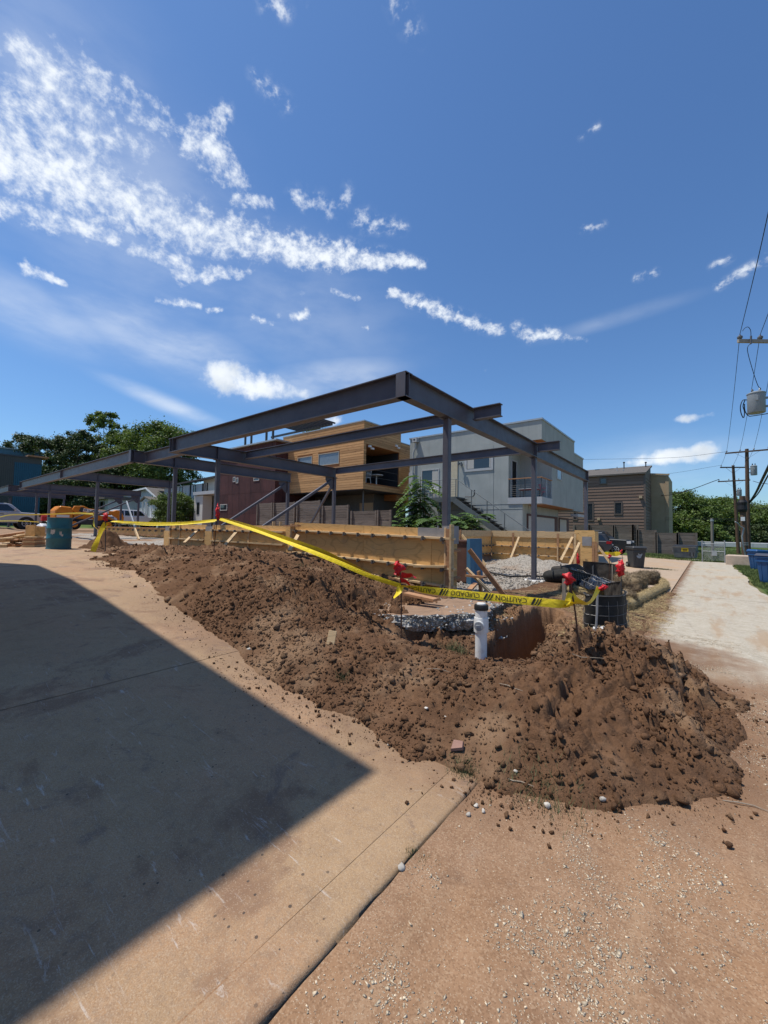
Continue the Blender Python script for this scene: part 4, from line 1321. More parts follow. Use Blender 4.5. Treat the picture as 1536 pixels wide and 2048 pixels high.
for px in (357, 547, 561):
    p = aty(px, 1040, 6.75)
    MB().box((p[0] - .02, 6.72, 1.3), (p[0] + .02, 6.80, 1.72)).build('stud', M_LUM, fl)

# --- far wall of the pit, in the sun
YB = 18.62
fk = thing('wall_formwork', 'sunlit plywood wall form at the back of the pit, propped by three slanting braces', 'formwork', (-6, YB, 0.2), 'timber wall forms on the lot')
for x0, x1 in ((-8.12, -6.86), (-6.855, -5.6), (-5.595, -4.28)):
    ply(fk, x0, x1 - .005, YB, .15, .15, 1.57, 1.60)
MB().box((-8.12, YB - .045, 1.30), (-4.28, YB - .003, 1.585)).build('top_board', M_LUM, fk, bevel=.003)
for z in (.88, .50):
    MB().bar((-8.1, YB - .05, z), (-4.3, YB - .05, z), .09, .04).build('waler', M_LUM, fk)
    for i in range(9):
        link_mesh('form_clamp', CLAMP_ME, fk, (-8.0 + .43 * i + 6, -.06, z - .2))
for x in (-7.02, -5.02, -4.36):
    MB().box((x - .045, YB - .145, .1), (x + .045, YB - .10, 1.5)).build('stud', M_LUMR, fk)
for px0, py0, px1, py1, yb in ((1038, 1074, 1020, 1120, 17.6), (1145, 1074, 1122, 1120, 17.6)):
    a = aty(px0, py0, YB - .16); b = aty(px1, py1, yb)
    MB().bar(a, b, .09, .04, (0, 1, 0)).build('brace', M_LUM, fk)
a = aty(1145, 1075, YB - .16)
MB().bar((-5.02, YB - .16, .2), (-5.02, YB - .15, .95), .05, .04).build('stud', M_LUM, fk)
# low white footing at its base
MB().box((-8.05, YB - .30, .10), (-4.3, YB - .15, .21)).build('footing', M_GROUT, fk)

# --- left wall of the pit, in its own shade
fs = thing('wall_formwork', 'shaded plywood wall form along the left of the pit, next to the sunlit back form', 'formwork', (-8.15, 12, 0.2), 'timber wall forms on the lot')
for y0, y1 in ((7.1, 9.4), (9.4, 11.8), (11.8, 14.2), (14.2, 16.6), (16.6, 18.60)):
    MB().box((-8.17, y0 + .003, .15), (-8.15, y1 - .003, 1.57)).build('plywood_panel', M_PLY, fs)
MB().box((-8.148, 7.1, 1.30), (-8.105, 18.56, 1.585)).build('top_board', M_LUM, fs)
for z in (.88, .50):
    MB().bar((-8.10, 7.1, z), (-8.10, 18.5, z), .09, .04).build('waler', M_LUM, fs)
    for i in range(12):
        link_mesh('form_clamp', CLAMP_ME, fs, (.09, 2.0 + .38 * i, z - .2), (0, 0, math.pi / 2))
MB().box((-8.03, 15.15, .15), (-7.99, 15.24, 1.6)).build('stud', M_LUMR, fs)
MB().bar((-7.99, 15.2, 1.42), (-6.75, 14.9, .22), .09, .04, (0, 1, 0)).build('brace', M_LUM, fs)

# --- box form round the far column base
fp = thing('pier_form', 'square plywood pier form under the far right column, with a grey concrete face', 'formwork', (-3.9, 18.4, 0.1))
MB().box((-4.27, 18.20, .1), (-3.52, 18.22, 1.66)).build('plywood_panel', M_PLY, fp)
MB().box((-3.52, 18.20, .1), (-3.50, 18.9, 1.62)).build('plywood_panel', M_PLY, fp)
MB().box((-4.25, 18.225, .1), (-3.53, 18.9, 1.58)).build('concrete_pier', M_CONC, fp)
MB().box((-3.98, 18.185, 1.02), (-3.62, 18.198, 1.40)).build('grout_patch', M_CONC, fp)
for x in (-4.24, -3.55, -3.44):
    MB().box((x - .045, 18.11, .0), (x + .045, 18.15, 1.5 if x < -3.6 else 1.2)).build('stud', M_LUMR if x > -3.6 else M_LUM, fp)
MB().bar((-4.05, 18.05, 1.15), (-4.3, 17.3, .15), .09, .04, (0, 1, 0)).build('brace', M_LUM, fp)
MB().bar((-3.45, 18.3, 1.1), (-2.75, 18.2, .05), .09, .04, (0, 1, 0)).build('brace', M_LUM, fp)

# --- low form in the left bay
fd = thing('wall_formwork', 'low plywood form on pale gravel in the far left bay, behind the yellow tape', 'formwork', (-26, 10.6, .5), 'timber wall forms on the lot')
a, b = aty(196, 1056, 9.6), aty(338, 1058, 9.6)
x0, x1 = a[0], b[0]
for i in range(4):
    u0, u1 = lerp(x0, x1, i / 4), lerp(x0, x1, (i + 1) / 4)
    ply(fd, u0, u1 - .01, 9.6, .45, .45, 1.38, 1.38, .025)
for z in (1.40, .98):
    MB().bar((x0, 9.56, z), (x1, 9.56, z), .12, .05).build('waler', M_LUMR, fd)
    for i in range(14):
        link_mesh('form_clamp', CLAMP_ME, fd, (x0 + .3 + (x1 - x0) * i / 14 + 26, 9.53 - 10.6, z - .12 - .5), (0, 0, 0), (1.5, 1.5, 1.5))
a, b = aty(253, 1003, 9.2), aty(278, 1080, 8.0)
prop = thing('timber_prop', 'slanting pale prop with a wooden foot in front of the low left form', 'prop', tuple(b))
mid = Vector(lerp(a, b, .72))
MB().bar(a, mid, .10, .05, (0, 1, 0)).build('upper_leg', M_GALV, prop)
MB().bar(mid - Vector((0, .03, 0)), b, .13, .06, (0, 1, 0)).build('foot', M_LUM, prop)
# ---- pit floor and its gravel
tag(link_mesh('gravel_floor', grid_mesh('gravel_floor', np.linspace(-8.14, -3.35, 60), np.linspace(7.06, 18.6, 130),
    lambda X, Y: 0.17 + fbm(X * .8, Y * .8, 4, 71) * .05 + fbm(X * 6, Y * 6, 3, 72) * .012 - .10 * ss(-3.8, -3.35, X), M_GRAVEL)), kind='structure')
tag(link_mesh('gravel_floor', grid_mesh('gravel_floor', np.linspace(-34, -15.9, 90), np.linspace(4.7, 9.55, 40),
    lambda X, Y: base_z(X, Y * 0 + 9) - .05 + fbm(X * .8, Y * .8, 4, 73) * .08 - .15 * ss(5.4, 4.7, Y), M_GRAVEL)), kind='structure')


def gp_z(X, Y):
    r = np.hypot((X + 5.55) / 1.75, (Y - 15.9) / 1.5)
    r2 = np.hypot((X + 4.4) / 1.2, (Y - 15.2) / 1.3)
    z = 0.52 * np.clip(1 - r, 0, 1) ** 1.1
    z = np.maximum(z, 0.42 * np.clip(1 - r2, 0, 1))
    return 0.14 + z * (1 + .12 * fbm(X * 1.5, Y * 1.5, 3, 75)) + fbm(X * 7, Y * 7, 3, 76) * .03 * (z > .02)


gpile = thing('gravel_pile', 'grey heap of crushed stone in the pit behind the slim column', 'gravel pile', (-5.55, 15.9, .15))
me = grid_mesh('gravel', np.linspace(-7.6, -3.2, 90) + 5.55, np.linspace(13.8, 17.7, 80) - 15.9, lambda X, Y: gp_z(X - 5.55, Y + 15.9) - .15, M_GRAVEL)
tag(link_mesh('gravel', me, gpile), kind='stuff')
rng = np.random.default_rng(12)
N = 3200
qx, qy = rng.uniform(-7.4, -3.4, N), rng.uniform(13.9, 17.6, N)
qz = gp_z(qx, qy); k = qz > .2
s = rng.uniform(.005, .016, k.sum())
tag(scatter('gravel', [ico(1, 60 + i, .3) for i in range(4)], np.stack([qx[k] + 5.55, qy[k] - 15.9, qz[k] - .15 + .004], 1), s[:, None] * rng.uniform(.7, 1.3, (k.sum(), 3)), M_GRAVEL, rng, parent=gpile), kind='stuff')
N = 5000
qx, qy = rng.uniform(-8.0, -3.5, N), rng.uniform(8.5, 18.2, N)
s = np.clip(rng.lognormal(math.log(.018), .5, N), .008, .07)
tag(scatter('rubble', [ico(1, 70 + i, .32) for i in range(4)], np.stack([qx, qy, .17 + fbm(qx * .8, qy * .8, 4, 71) * .05 + s * .3], 1), s[:, None] * rng.uniform(.7, 1.3, (N, 3)), M_GRAVEL, rng),
    'broken pale stone scattered over the floor of the pit', 'rubble', kind='stuff')
# dark hose lying across the pit floor
pts = [atz(px, py, .22) for px, py in ((925, 1128), (950, 1133), (985, 1146), (1020, 1153), (1060, 1152), (1095, 1153), (1120, 1152))]
o = MB().tube([tuple(p) for p in pts], .025, 8).build('hose', mat('black_hose', (.02, .02, .02), .5), smooth=True)
tag(o, 'dark hose snaking over the pale stone of the pit floor', 'hose')
# rust-brown tool chest with a blue side
ch = thing('tool_chest', 'brown steel tool chest with a blue slanted side, just behind the front form', 'tool chest', (-4.9, 9.3, .18))
M_RUST = mat('rusty_brown', (.10, .045, .03), .8, var=.3, scale=4, bump=.2); M_BLUE = mat('faded_blue', (.055, .15, .24), .7, var=.15, scale=3, dirt=(.03, .06, .09), dirt_amt=.6)
p0, p1 = atz(922, 1136, .2), aty(914, 1083, 9.4)
cxx, cyy = -4.75, 9.6
p = aty(938, 1130, cyy)
X0 = aty(912, 1090, cyy)[0]; X1 = aty(934, 1090, cyy)[0]; X2 = aty(943, 1136, cyy)[0]
zt = zrow((X1, cyy), 1085)
MB().box((X0 - .3, cyy, .2), (X1, cyy + .7, zt)).build('body', M_RUST, ch, bevel=.01)
MB().add([(X1 + .003, cyy - .02, .16), (X2, cyy - .02, .16), (X1 + .09, cyy - .02, zt + .10), (X1 + .003, cyy - .02, zt + .10),
          (X1 + .003, cyy + .7, .16), (X2, cyy + .7, .16), (X1 + .09, cyy + .7, zt + .10), (X1 + .003, cyy + .7, zt + .10)],
         [(0, 1, 2, 3), (7, 6, 5, 4), (0, 4, 5, 1), (1, 5, 6, 2), (2, 6, 7, 3), (3, 7, 4, 0)]).build('side', M_BLUE, ch)
MB().box((X0 - .32, cyy - .03, zt + .003), (X1 - .003, cyy + .72, zt + .05)).build('lid', M_RUST, ch)

# ================================================================== buildings
def mat_stucco(name, a, b, streak=0.3):
    g, fin = new_mat(name)
    p = g.add('ShaderNodeNewGeometry').outputs['Position']
    n = g.noise(p, 1.1, 5, 0.6); f = g.noise(p, 45.0, 4, 0.7)
    s = g.noise(g.mapping(p, scale=(3.0, 3.0, 0.16)), 1.2, 5, 0.65)
    c = g.mix(g.mapr(n, 0.3, 0.7), a, b)
    c = g.mix(g.mapr(s, 0.48, 0.75, 0, streak, True), c, tuple(v * 0.62 for v in a))
    c = g.mix(g.mapr(s, 0.42, 0.30, 0, streak * .5, True), c, tuple(min(1, v * 1.2) for v in b))
    return fin(c, 0.93, g.bump(f, 0.35, 0.008), 0.2)


def mat_siding(name, a, b, dark, vert=False, sc=1.0, rough=.75):
    g, fin = new_mat(name)
    geo = g.add('ShaderNodeNewGeometry'); p = geo.outputs['Position']
    n = g.noise(g.mapping(p, scale=(0.8, 0.8, 14) if not vert else (14, 14, .6)), 2.0 * sc, 5, 0.65)
    n2 = g.noise(g.mapping(p, scale=(1, 1, 6)), 1.3, 4, 0.6)
    c = g.mix(g.mapr(n, 0.3, 0.7), a, b)
    c = g.mix(g.mapr(n2, 0.56, 0.7, 0, 0.6, True), c, dark)
    v = g.add('ShaderNodeTexVoronoi', None, Vector=g.mapping(p, scale=(1, 1, 2.2)), Scale=3.0)
    c = g.mix(g.mapr(v.outputs['Distance'], 0.05, 0.1, 0.6, 0, True), c, dark)
    k = g.mapr(geo.outputs['Random Per Island'], 0, 1, 0.80, 1.2)
    c = g.mix(1.0, c, g.comb(k, k, k), 'MULTIPLY')
    return fin(c, rough, g.bump(n, 0.2, 0.004), 0.3)


M_GSTUC = mat_stucco('grey_stucco', (0.315, 0.335, 0.315), (0.395, 0.415, 0.39))
M_TRIMW = mat('pale_trim', (0.42, 0.43, 0.43), 0.7, var=.06)
M_CEDAR = mat_siding('cedar_siding', (0.46, 0.245, 0.10), (0.58, 0.335, 0.15), (0.20, 0.09, 0.04))
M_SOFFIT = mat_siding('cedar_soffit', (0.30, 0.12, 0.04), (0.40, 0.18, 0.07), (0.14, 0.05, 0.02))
M_BROWN = mat_siding('brown_lap_siding', (0.18, 0.118, 0.086), (0.225, 0.15, 0.11), (0.14, 0.09, 0.065))
M_TAN = mat_stucco('tan_stucco', (0.42, 0.31, 0.19), (0.48, 0.36, 0.23), .12)
M_SHING = mat('roof_shingle', (0.12, 0.105, 0.09), .95, var=.3, scale=14, bump=.5, bscale=50)
M_SHINGD = mat('dark_shingle', (0.045, 0.045, 0.048), .95, var=.3, scale=10, bump=.5, bscale=50)
M_CAP = mat('metal_coping', (0.40, 0.42, 0.42), .45, .4, var=.1)
M_METALD = mat('dark_metal', (0.05, 0.055, 0.06), .5, .2)
M_GREYMET = mat('grey_painted_metal', (0.13, 0.145, 0.15), .55, .2, var=.15)
M_CURT = mat('curtain', (0.45, 0.44, 0.40), .9, var=.15, scale=8, stretch=(8, 8, .5))
M_CREAM = mat('cream_door', (0.52, 0.45, 0.32), .7, var=.06)
M_GARAGE = mat('garage_door_panel', (0.50, 0.47, 0.42), .7, var=.05)
M_DOORRED = mat('red_brown_door', (0.09, 0.03, 0.02), .6)
M_BLACK = mat('dark_void', (0.012, 0.012, 0.013), .9)
M_WHITE = mat('white_plastic', (0.75, 0.75, 0.73), .5, var=.04)
M_FENCE = mat_siding('weathered_fence_wood', (0.125, 0.100, 0.080), (0.22, 0.18, 0.148), (0.06, 0.046, 0.037), rough=.95)
M_RUSTST = None


def win_y(parent, x0, x1, z0, z1, y, m=None, fr=.05, pane=None, proud=.04, name='window'):
    """window in a wall that faces -y at y"""
    f = MB()
    f.box((x0 - fr, y - proud, z0 - fr), (x1 + fr, y + .01, z0)).box((x0 - fr, y - proud, z1), (x1 + fr, y + .01, z1 + fr))
    f.box((x0 - fr, y - proud + .002, z0 + .001), (x0, y + .01, z1 - .001)).box((x1, y - proud + .002, z0 + .001), (x1 + fr, y + .01, z1 - .001))
    o = f.build(name, m or M_TRIMW, parent)
    MB().box((x0, y - .008, z0), (x1, y + .005, z1)).build('pane', pane or M_GLASS, o)
    return o


def win_x(parent, y0, y1, z0, z1, x, m=None, fr=.05, pane=None, proud=.04, name='window'):
    """window in a wall that faces +x at x"""
    f = MB()
    f.box((x - .01, y0 - fr, z0 - fr), (x + proud, y1 + fr, z0)).box((x - .01, y0 - fr, z1), (x + proud, y1 + fr, z1 + fr))
    f.box((x - .01, y0 - fr, z0 + .001), (x + proud - .002, y0, z1 - .001)).box((x - .01, y1, z0 + .001), (x + proud - .002, y1 + fr, z1 - .001))
    o = f.build(name, m or M_TRIMW, parent)
    MB().box((x - .005, y0, z0), (x + .008, y1, z1)).build('pane', pane or M_GLASS, o)
    return o


def boards(mb, o, along, out, L, z0, z1, pitch, t=.022, gap=.020, holes=(), lap=0.0):
    """horizontal boards on a wall: o origin, along unit vector, out unit normal"""
    o, along, out = Vector(o), Vector(along), Vector(out)
    z = z0
    while z < z1 - .02:
        zt = min(z + pitch - gap, z1)
        spans = [(0.0, L)]
        for a, b, c, d in holes:
            if c < zt and d > z:
                ns = []
                for s, e in spans:
                    if b <= s or a >= e:
                        ns.append((s, e))
                    else:
                        if a > s: ns.append((s, a))
                        if b < e: ns.append((b, e))
                spans = ns
        for s, e in spans:
            P = [o + along * s, o + along * e]
            vs = []
            for p in P:
                b0 = p + Vector((0, 0, z)); b1 = p + Vector((0, 0, zt))
                vs += [b0 + out * .002, b0 + out * (t + lap), b1 + out * t, b1 + out * .002]
            mb.add(vs, [(0, 1, 2, 3), (7, 6, 5, 4), (0, 4, 5, 1), (1, 5, 6, 2), (2, 6, 7, 3), (3, 7, 4, 0)])
        z += pitch
    return mb


# ---------------- grey stucco house with the outside stair
YG, XG = 21.73, -6.71
gh = thing('stucco_house', 'grey stucco modern house with outside stair, corner balcony and garage doors', 'house', (-10, YG, 0))
ZF, ZP = 3.44, 7.58
XL_ = aty(820, 900, YG)[0]
xb0 = aty(1017, 950, YG)[0]
yb = atx(1104, 960, XG)[1]
xg1 = aty(1045, 1050, YG)[0]
zo = zrow((XG, YG), 878)
yE = 28.6
zu = zrow((XG, yb), 1010.5)
MB().box((XL_, YG, zu), (xb0, yE, ZP)).build('wall', M_GSTUC, gh)
MB().box((xb0 + .002, YG + .001, zo), (XG, yb + .01, ZP - .002)).build('wall', M_GSTUC, gh)
MB().box((xb0 + .002, yb + .012, zu + .001), (XG - .001, yE - .002, ZP - .003)).build('wall', M_GSTUC, gh)
MB().box((XL_ + .02, YG + .012, -.2), (xg1, yE - .05, zu - .002)).build('wall', M_GSTUC, gh)
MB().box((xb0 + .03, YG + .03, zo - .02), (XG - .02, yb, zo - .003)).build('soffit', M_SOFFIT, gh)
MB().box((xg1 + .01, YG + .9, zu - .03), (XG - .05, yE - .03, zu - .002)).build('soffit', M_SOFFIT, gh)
MB().box((xb0 - .03, YG - .03, ZF - .36), (XG + .02, yb + .02, ZF)).build('balcony_slab', M_TRIMW, gh)
# coping
for a, b in (((XL_ - .05, YG - .05, ZP + .001), (XG + .05, YG + .2, ZP + .09)), ((XG - .2, YG + .202, ZP + .001), (XG + .05, yE, ZP + .088))):
    MB().box(a, b).build('coping', M_CAP, gh)
# right-hand lower volume
z2 = zrow((XG - .15, yE), 906)
MB().box((XG - 5, yE + .003, zu - .05), (XG - .12, 31.6, z2)).build('wall', M_GSTUC, gh)
MB().box((XG - .3, yE + .01, z2 + .001), (XG - .07, 31.65, z2 + .08)).build('coping', M_CAP, gh)
MB().box((XG - .3, yE + .2, zu - .45), (XG + .15, 31.2, zu - .28)).build('ledge', M_TRIMW, gh)
# the balcony
dr0, dr1 = YG + .25 * (yb - YG), YG + .62 * (yb - YG)
win_x(gh, dr0, dr1, ZF + .05, ZF + 2.15, xb0 + .004, M_TRIMW, .07, M_BLACK, name='balcony_door')
rail = MB().box((xb0, YG - .03, ZF + 1.02), (XG + .02, YG + .09, ZF + 1.07)).box((XG - .09, YG + .091, ZF + 1.021), (XG + .02, yb, ZF + 1.069)).build('balcony_rail', M_LUMR, gh)
cb = MB()
for k in range(8):
    z = ZF + .12 + k * .11
    cb.tube([(xb0, YG + .03, z), (XG - .03, YG + .03, z), (XG - .03, yb, z)], .006, 5)
cb.build('cable', M_METALD, rail)
for x, y in ((xb0 + .03, YG + .03), (XG - .03, YG + .03), (XG - .03, yb - .05), ((xb0 + XG) / 2, YG + .03), (XG - .03, (yb + YG) / 2)):
    MB().box((x - .02, y - .02, ZF + .001), (x + .02, y + .02, ZF + 1.02)).build('rail_post', M_CAP if y > YG + .1 else M_METALD, rail)
win_x(gh, atx(1114, 940, XG)[1], atx(1122.5, 940, XG)[1], zrow(atx(1118, 940, XG), 958), zrow(atx(1118, 940, XG), 937), XG, M_TRIMW, .06, mat('sky_glass', (.25, .3, .33), .1, spec=.9))
# garage doors in the side wall
for a, b in ((1055.5, 1108), (1118.5, 1132)):
    y0, y1 = atx(a, 1040, xg1)[1], atx(b, 1040, xg1)[1]
    d = MB().box((xg1 - .01, y0, -.1), (xg1 + .03, y1, 2.45)).build('garage_door', M_GARAGE, gh)
    fr_ = MB().box((xg1, y0 - .18, -.1), (xg1 + .05, y0 - .01, 2.58)).box((xg1, y1 + .01, -.1), (xg1 + .05, y1 + (.7 if a < 1100 else .6), 2.58)).box((xg1, y0, 2.46), (xg1 + .05, y1, 2.58)).build('door_frame', M_DOORRED, gh)
    for k in range(4):
        MB().box((xg1 + .032, y0 + .03, -.05 + k * .62), (xg1 + .042, y1 - .03, .54 + k * .62)).build('door_panel', M_GARAGE, d)
MB().box((xg1 + .003, YG + .9, 2.60), (xg1 + .02, yE - .3, zu - .04)).build('wall_band', M_GSTUC, gh)
# openings of the front wall
xa, xb_ = aty(934, 920, YG)[0], aty(982, 920, YG)[0]
w = win_y(gh, xa, xb_, zrow((xb_, YG), 935), zrow((xb_, YG), 908), YG, M_TRIMW, .14)
MB().box((xa + .02, YG - .016, zrow((xb_, YG), 934)), (xa + .30 * (xb_ - xa), YG - .009, zrow((xb_, YG), 909))).build('curtain', M_CURT, w)
MB().box((xb_ - .10, YG - .015, zrow((xb_, YG), 934)), (xb_ - .02, YG - .009, zrow((xb_, YG), 909))).build('curtain', M_CURT, w)
xa, xb_ = aty(898, 950, YG)[0], aty(915.5, 950, YG)[0]
MB().box((xa, YG - .05, ZF), (xb_, YG - .002, ZF + 2.45)).build('door', M_CREAM, gh)
xa, xb_ = aty(845, 940, YG)[0], aty(877, 940, YG)[0]
w = win_y(gh, xa, xb_, ZF + .25, ZF + 1.95, YG, M_TRIMW, .06)
MB().box((xb_ - .45, YG - .02, ZF + .27), (xb_ - .02, YG - .009, ZF + 1.93)).build('curtain', M_CURT, w)
MB().box((XL_ + .05, YG - .16, -.2), (XL_ + .35, YG - .001, ZF + 1.9)).build('pilaster', M_TRIMW, gh)
# scupper box and downspout
xs_ = aty(834, 885, YG)[0]; zs = zrow((xs_, YG), 885)
sc_ = MB().box((xs_ - .18, YG - .30, zs - .02), (xs_ + .16, YG - .01, zs + .26)).build('scupper_box', M_TRIMW, gh)
MB().box((xs_ - .08, YG - .312, zs + .10), (xs_ + .04, YG - .301, zs + .18)).build('outlet', M_BLACK, sc_)
MB().tube([(xs_, YG - .16, zs - .02), (xs_ - .02, YG - .14, zs - .3), (xs_ - .2, YG - .12, zs - .7), (xs_ - .22, YG - .12, zs - 1.0), (xs_ - .22, YG - .12, 0)], .055, 8).build('downspout', M_TRIMW, gh, smooth=True)
xl_ = aty(923, 927, YG)[0]; zl_ = zrow((xl_, YG), 928)
MB().box((xl_ - .06, YG - .20, zl_ - .05), (xl_ + .06, YG - .002, zl_ + .05)).lathe([(.06, -.16), (.05, .05)], (xl_ + .10, YG - .22, zl_ + .02), 8).lathe([(.06, -.16), (.05, .05)], (xl_ - .10, YG - .22, zl_ + .08), 8).build('wall_lamp', M_GREYMET, gh)
for px in (987, ):
    xj = aty(px, 960, YG)[0]
    MB().box((xj - .008, YG - .006, .2), (xj + .008, YG - .001, 6.5)).build('control_joint', M_GREYMET, gh)
zj = zrow((xg1, YG), 1020)
MB().box((xg1 - 4.5, YG + .004, zu - .30), (xg1 - .01, YG + .0105, zu - .275)).build('control_joint', M_GREYMET, gh)
# ---- outside stair
st = thing('outside_stair', 'grey steel outside stair with landing and cable rail on the stucco house', 'stairs', (-11, 20.6, 0))
YS = 20.55
p0 = aty(911.5, 993, YS); p1 = aty(1003, 1060, YS)
xl0 = aty(848, 993, YS)[0]
zL = p0[2]
MB().box((xl0, YS, zL - .06), (p0[0], YG - .02, zL)).build('landing', M_GREYMET, st)
MB().box((xl0, YS - .03, zL - .30), (p0[0] - .05, YS - .002, zL - .02)).build('stringer', M_GREYMET, st)
sl = (p1[2] - p0[2]) / (p1[0] - p0[0]); Xend = p0[0] + (zL - 0.25) / -sl
for yy in (YS - .02, YG - .25):
    MB().bar((p0[0] - .08, yy, zL - .22), (Xend, yy, .05), .04, .30).build('stringer', M_GREYMET, st)
nS = 18
for k in range(nS):
    t = (k + .6) / nS
    x, z = lerp(p0[0], Xend, t), lerp(zL, .25, t)
    MB().box((x - .14, YS + .01, z - .05), (x + .14, YG - .3, z - .01)).build('step', M_METALD, st)
rl = MB().tube([(xl0, YS, zL + 1.02), (p0[0], YS, zL + 1.02), (Xend, YS, 1.25)], .022, 6).build('handrail', M_GREYMET, st)
for t in (0, .36, .70, 1.06, 1.5):
    x = lerp(p0[0], p1[0], t); z = lerp(zL, p1[2], t)
    MB().box((x - .02, YS - .02, z - .2), (x + .02, YS + .02, z + 1.0)).build('rail_post', M_GREYMET, rl)
cb = MB()
for k in range(6):
    cb.tube([(xl0, YS, zL + .15 + k * .14), (p0[0], YS, zL + .15 + k * .14)], .007, 5)
cb.build('cable', M_METALD, rl)
for x in (xl0 + .02, (xl0 + p0[0]) / 2):
    MB().box((x - .02, YS - .02, zL), (x + .02, YS + .02, zL + 1.0)).build('rail_post', M_GREYMET, rl)
    MB().box((x - .05, YS + .02, -.1), (x + .05, YS + .12, zL - .062)).build('post', M_GREYMET, st)
xk = aty(943, 990, YS - .3)
MB().tube([tuple(aty(930, 993.5, 21.5)), tuple(aty(946, 993, 21.5)), tuple(aty(948.5, 990, 21.5)), tuple(aty(949, 980, 21.5))], .035, 6).build('wall_pipe', M_METALD, st)
# furniture on the landing and balcony
def chair(px, row, y, label, col, w=.5):
    p = aty(px, row, y); z = ZF + .003
    t = thing('patio_chair', label, 'chair', (p[0], y, z))
    m = mat('chair_' + col[0], col[1], .6)
    MB().box((-.24, -.24, .40), (.24, .24, .44)).build('seat', m, t, local=True)
    b = MB()
    for k in range(5):
        b.bar((-.22 + k * .11, .22, .45), (-.22 + k * .11, .30, .86), .05, .02, (0, 1, 0))
    b.bar((-.25, .295, .86), (.25, .295, .86), .06, .03)
    b.build('backrest', m, t, local=True)
    for sx in (-1, 1):
        for sy in (-1, 1):
            MB().bar((sx * .22, sy * .2, .40), (sx * .25, sy * .24, 0), .04, .04).build('leg', m, t, local=True)
    for sx in (-1, 1):
        MB().box((sx * .25 - .025, -.2, .62), (sx * .25 + .025, .24, .65)).build('armrest', m, t, local=True)
    return t


chair(862, 985, 21.2, 'white slatted chair on the stair landing behind the plant', ('white', (.6, .6, .58)))
chair(868, 985, 20.95, 'white armchair at the front of the stair landing', ('white', (.6, .6, .58)))
yc = lerp(YG, yb, .55); p = atx(1092, 985, XG - .45)
chair(1088, 985, p[1] - .2, 'pink moulded chair in the corner of the grey balcony', ('pink', (.62, .16, .24))).rotation_euler = (0, 0, 2.2)
t = thing('patio_table', 'low red table with pale edge on the grey balcony', 'table', (lerp(xb0, XG, .55), YG + .55, ZF + .003))
MB().box((-.5, -.3, .42), (.5, .3, .46)).build('tabletop', mat('table_red', (.22, .03, .03), .6), t, local=True)
MB().box((-.52, -.32, .465), (.52, -.25, .49)).build('edge', M_WHITE, t, local=True)
for sx in (-1, 1):
    for sy in (-1, 1):
        MB().box((sx * .45 - .02, sy * .25 - .02, 0), (sx * .45 + .02, sy * .25 + .02, .42)).build('leg', M_METALD, t, local=True)

# ---------------- cedar-clad house
YW, XW = 18.47, -16.5
wh = thing('cedar_house', 'flat roofed house with an overhanging upper storey clad in golden cedar boards', 'house', (-20, YW, 1.2))
ZW0, ZW1 = 4.05, 8.30
XWL = -24.6
yw1 = atx(801.5, 880, XW)[1]
yo0, yo1 = atx(732, 900, XW)[1], atx(797.5, 930, XW)[1]
zo0, zo1 = zrow((XW, yo0), 965), zrow((XW, yo0), 888)
# shell with a real balcony recess
MB().box((XWL, YW, ZW0), (XW - 2.6, yw1 + 3, ZW1)).build('wall', M_SOFFIT, wh)
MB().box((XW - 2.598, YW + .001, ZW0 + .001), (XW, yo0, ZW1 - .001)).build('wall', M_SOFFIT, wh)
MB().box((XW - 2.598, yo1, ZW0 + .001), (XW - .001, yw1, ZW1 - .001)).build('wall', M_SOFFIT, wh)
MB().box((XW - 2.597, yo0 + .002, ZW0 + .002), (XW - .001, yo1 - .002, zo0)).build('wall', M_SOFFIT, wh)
MB().box((XW - 2.44, yo0 + .003, zo0 + .01), (XW - .06, yo0 + .02, zo1 - .01)).build('recess_shade_side', M_METALD, wh)  # dark side linings put the shade inside the balcony into their colour
MB().box((XW - 2.44, yo1 - .02, zo0 + .01), (XW - .06, yo1 - .003, zo1 - .01)).build('recess_shade_side', M_METALD, wh)
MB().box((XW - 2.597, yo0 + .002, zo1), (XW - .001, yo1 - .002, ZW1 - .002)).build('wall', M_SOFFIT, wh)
sd = MB()
wins = []
for (a0, a1, r0, r1) in ((638.5, 678, 926, 904), (597, 624, 929, 913)):
    x0, x1 = aty(a0, 915, YW)[0], aty(a1, 915, YW)[0]
    wins.append((x0, x1, zrow((x1, YW), r0), zrow((x1, YW), r1)))
boards(sd, (XWL, YW, 0), (1, 0, 0), (0, -1, 0), XW - XWL, ZW0 + .01, ZW1, .158, holes=[(x0 - XWL - .08, x1 - XWL + .08, z0 - .08, z1 + .08) for x0, x1, z0, z1 in wins])
boards(sd, (XW, YW - .024, 0), (0, 1, 0), (1, 0, 0), yw1 - YW + .024, ZW0 + .01, ZW1, .158, holes=[(yo0 - YW + .02, yo1 - YW + .03, zo0, zo1)])
tag(sd.build('cedar_boards', M_CEDAR, wh), kind='stuff')
for (x0, x1, z0, z1) in wins:
    win_y(wh, x0, x1, z0, z1, YW, mat('window_trim_tan', (.42, .36, .27), .6), .05, mat('reflecting_glass', (.16, .19, .21), .08, spec=.9), .05)
MB().box((XWL - .02, YW - .05, ZW1 + .002), (XW + .05, YW + .16, ZW1 + .07)).build('coping', M_CAP, wh)
MB().box((XW - .1, YW + .162, ZW1 + .002), (XW + .05, yw1, ZW1 + .068)).build('coping', M_CAP, wh)
MB().box((XWL, YW + .03, ZW0 - .04), (XW - .03, yw1 + 2.5, ZW0 - .002)).build('soffit', M_METALD, wh)
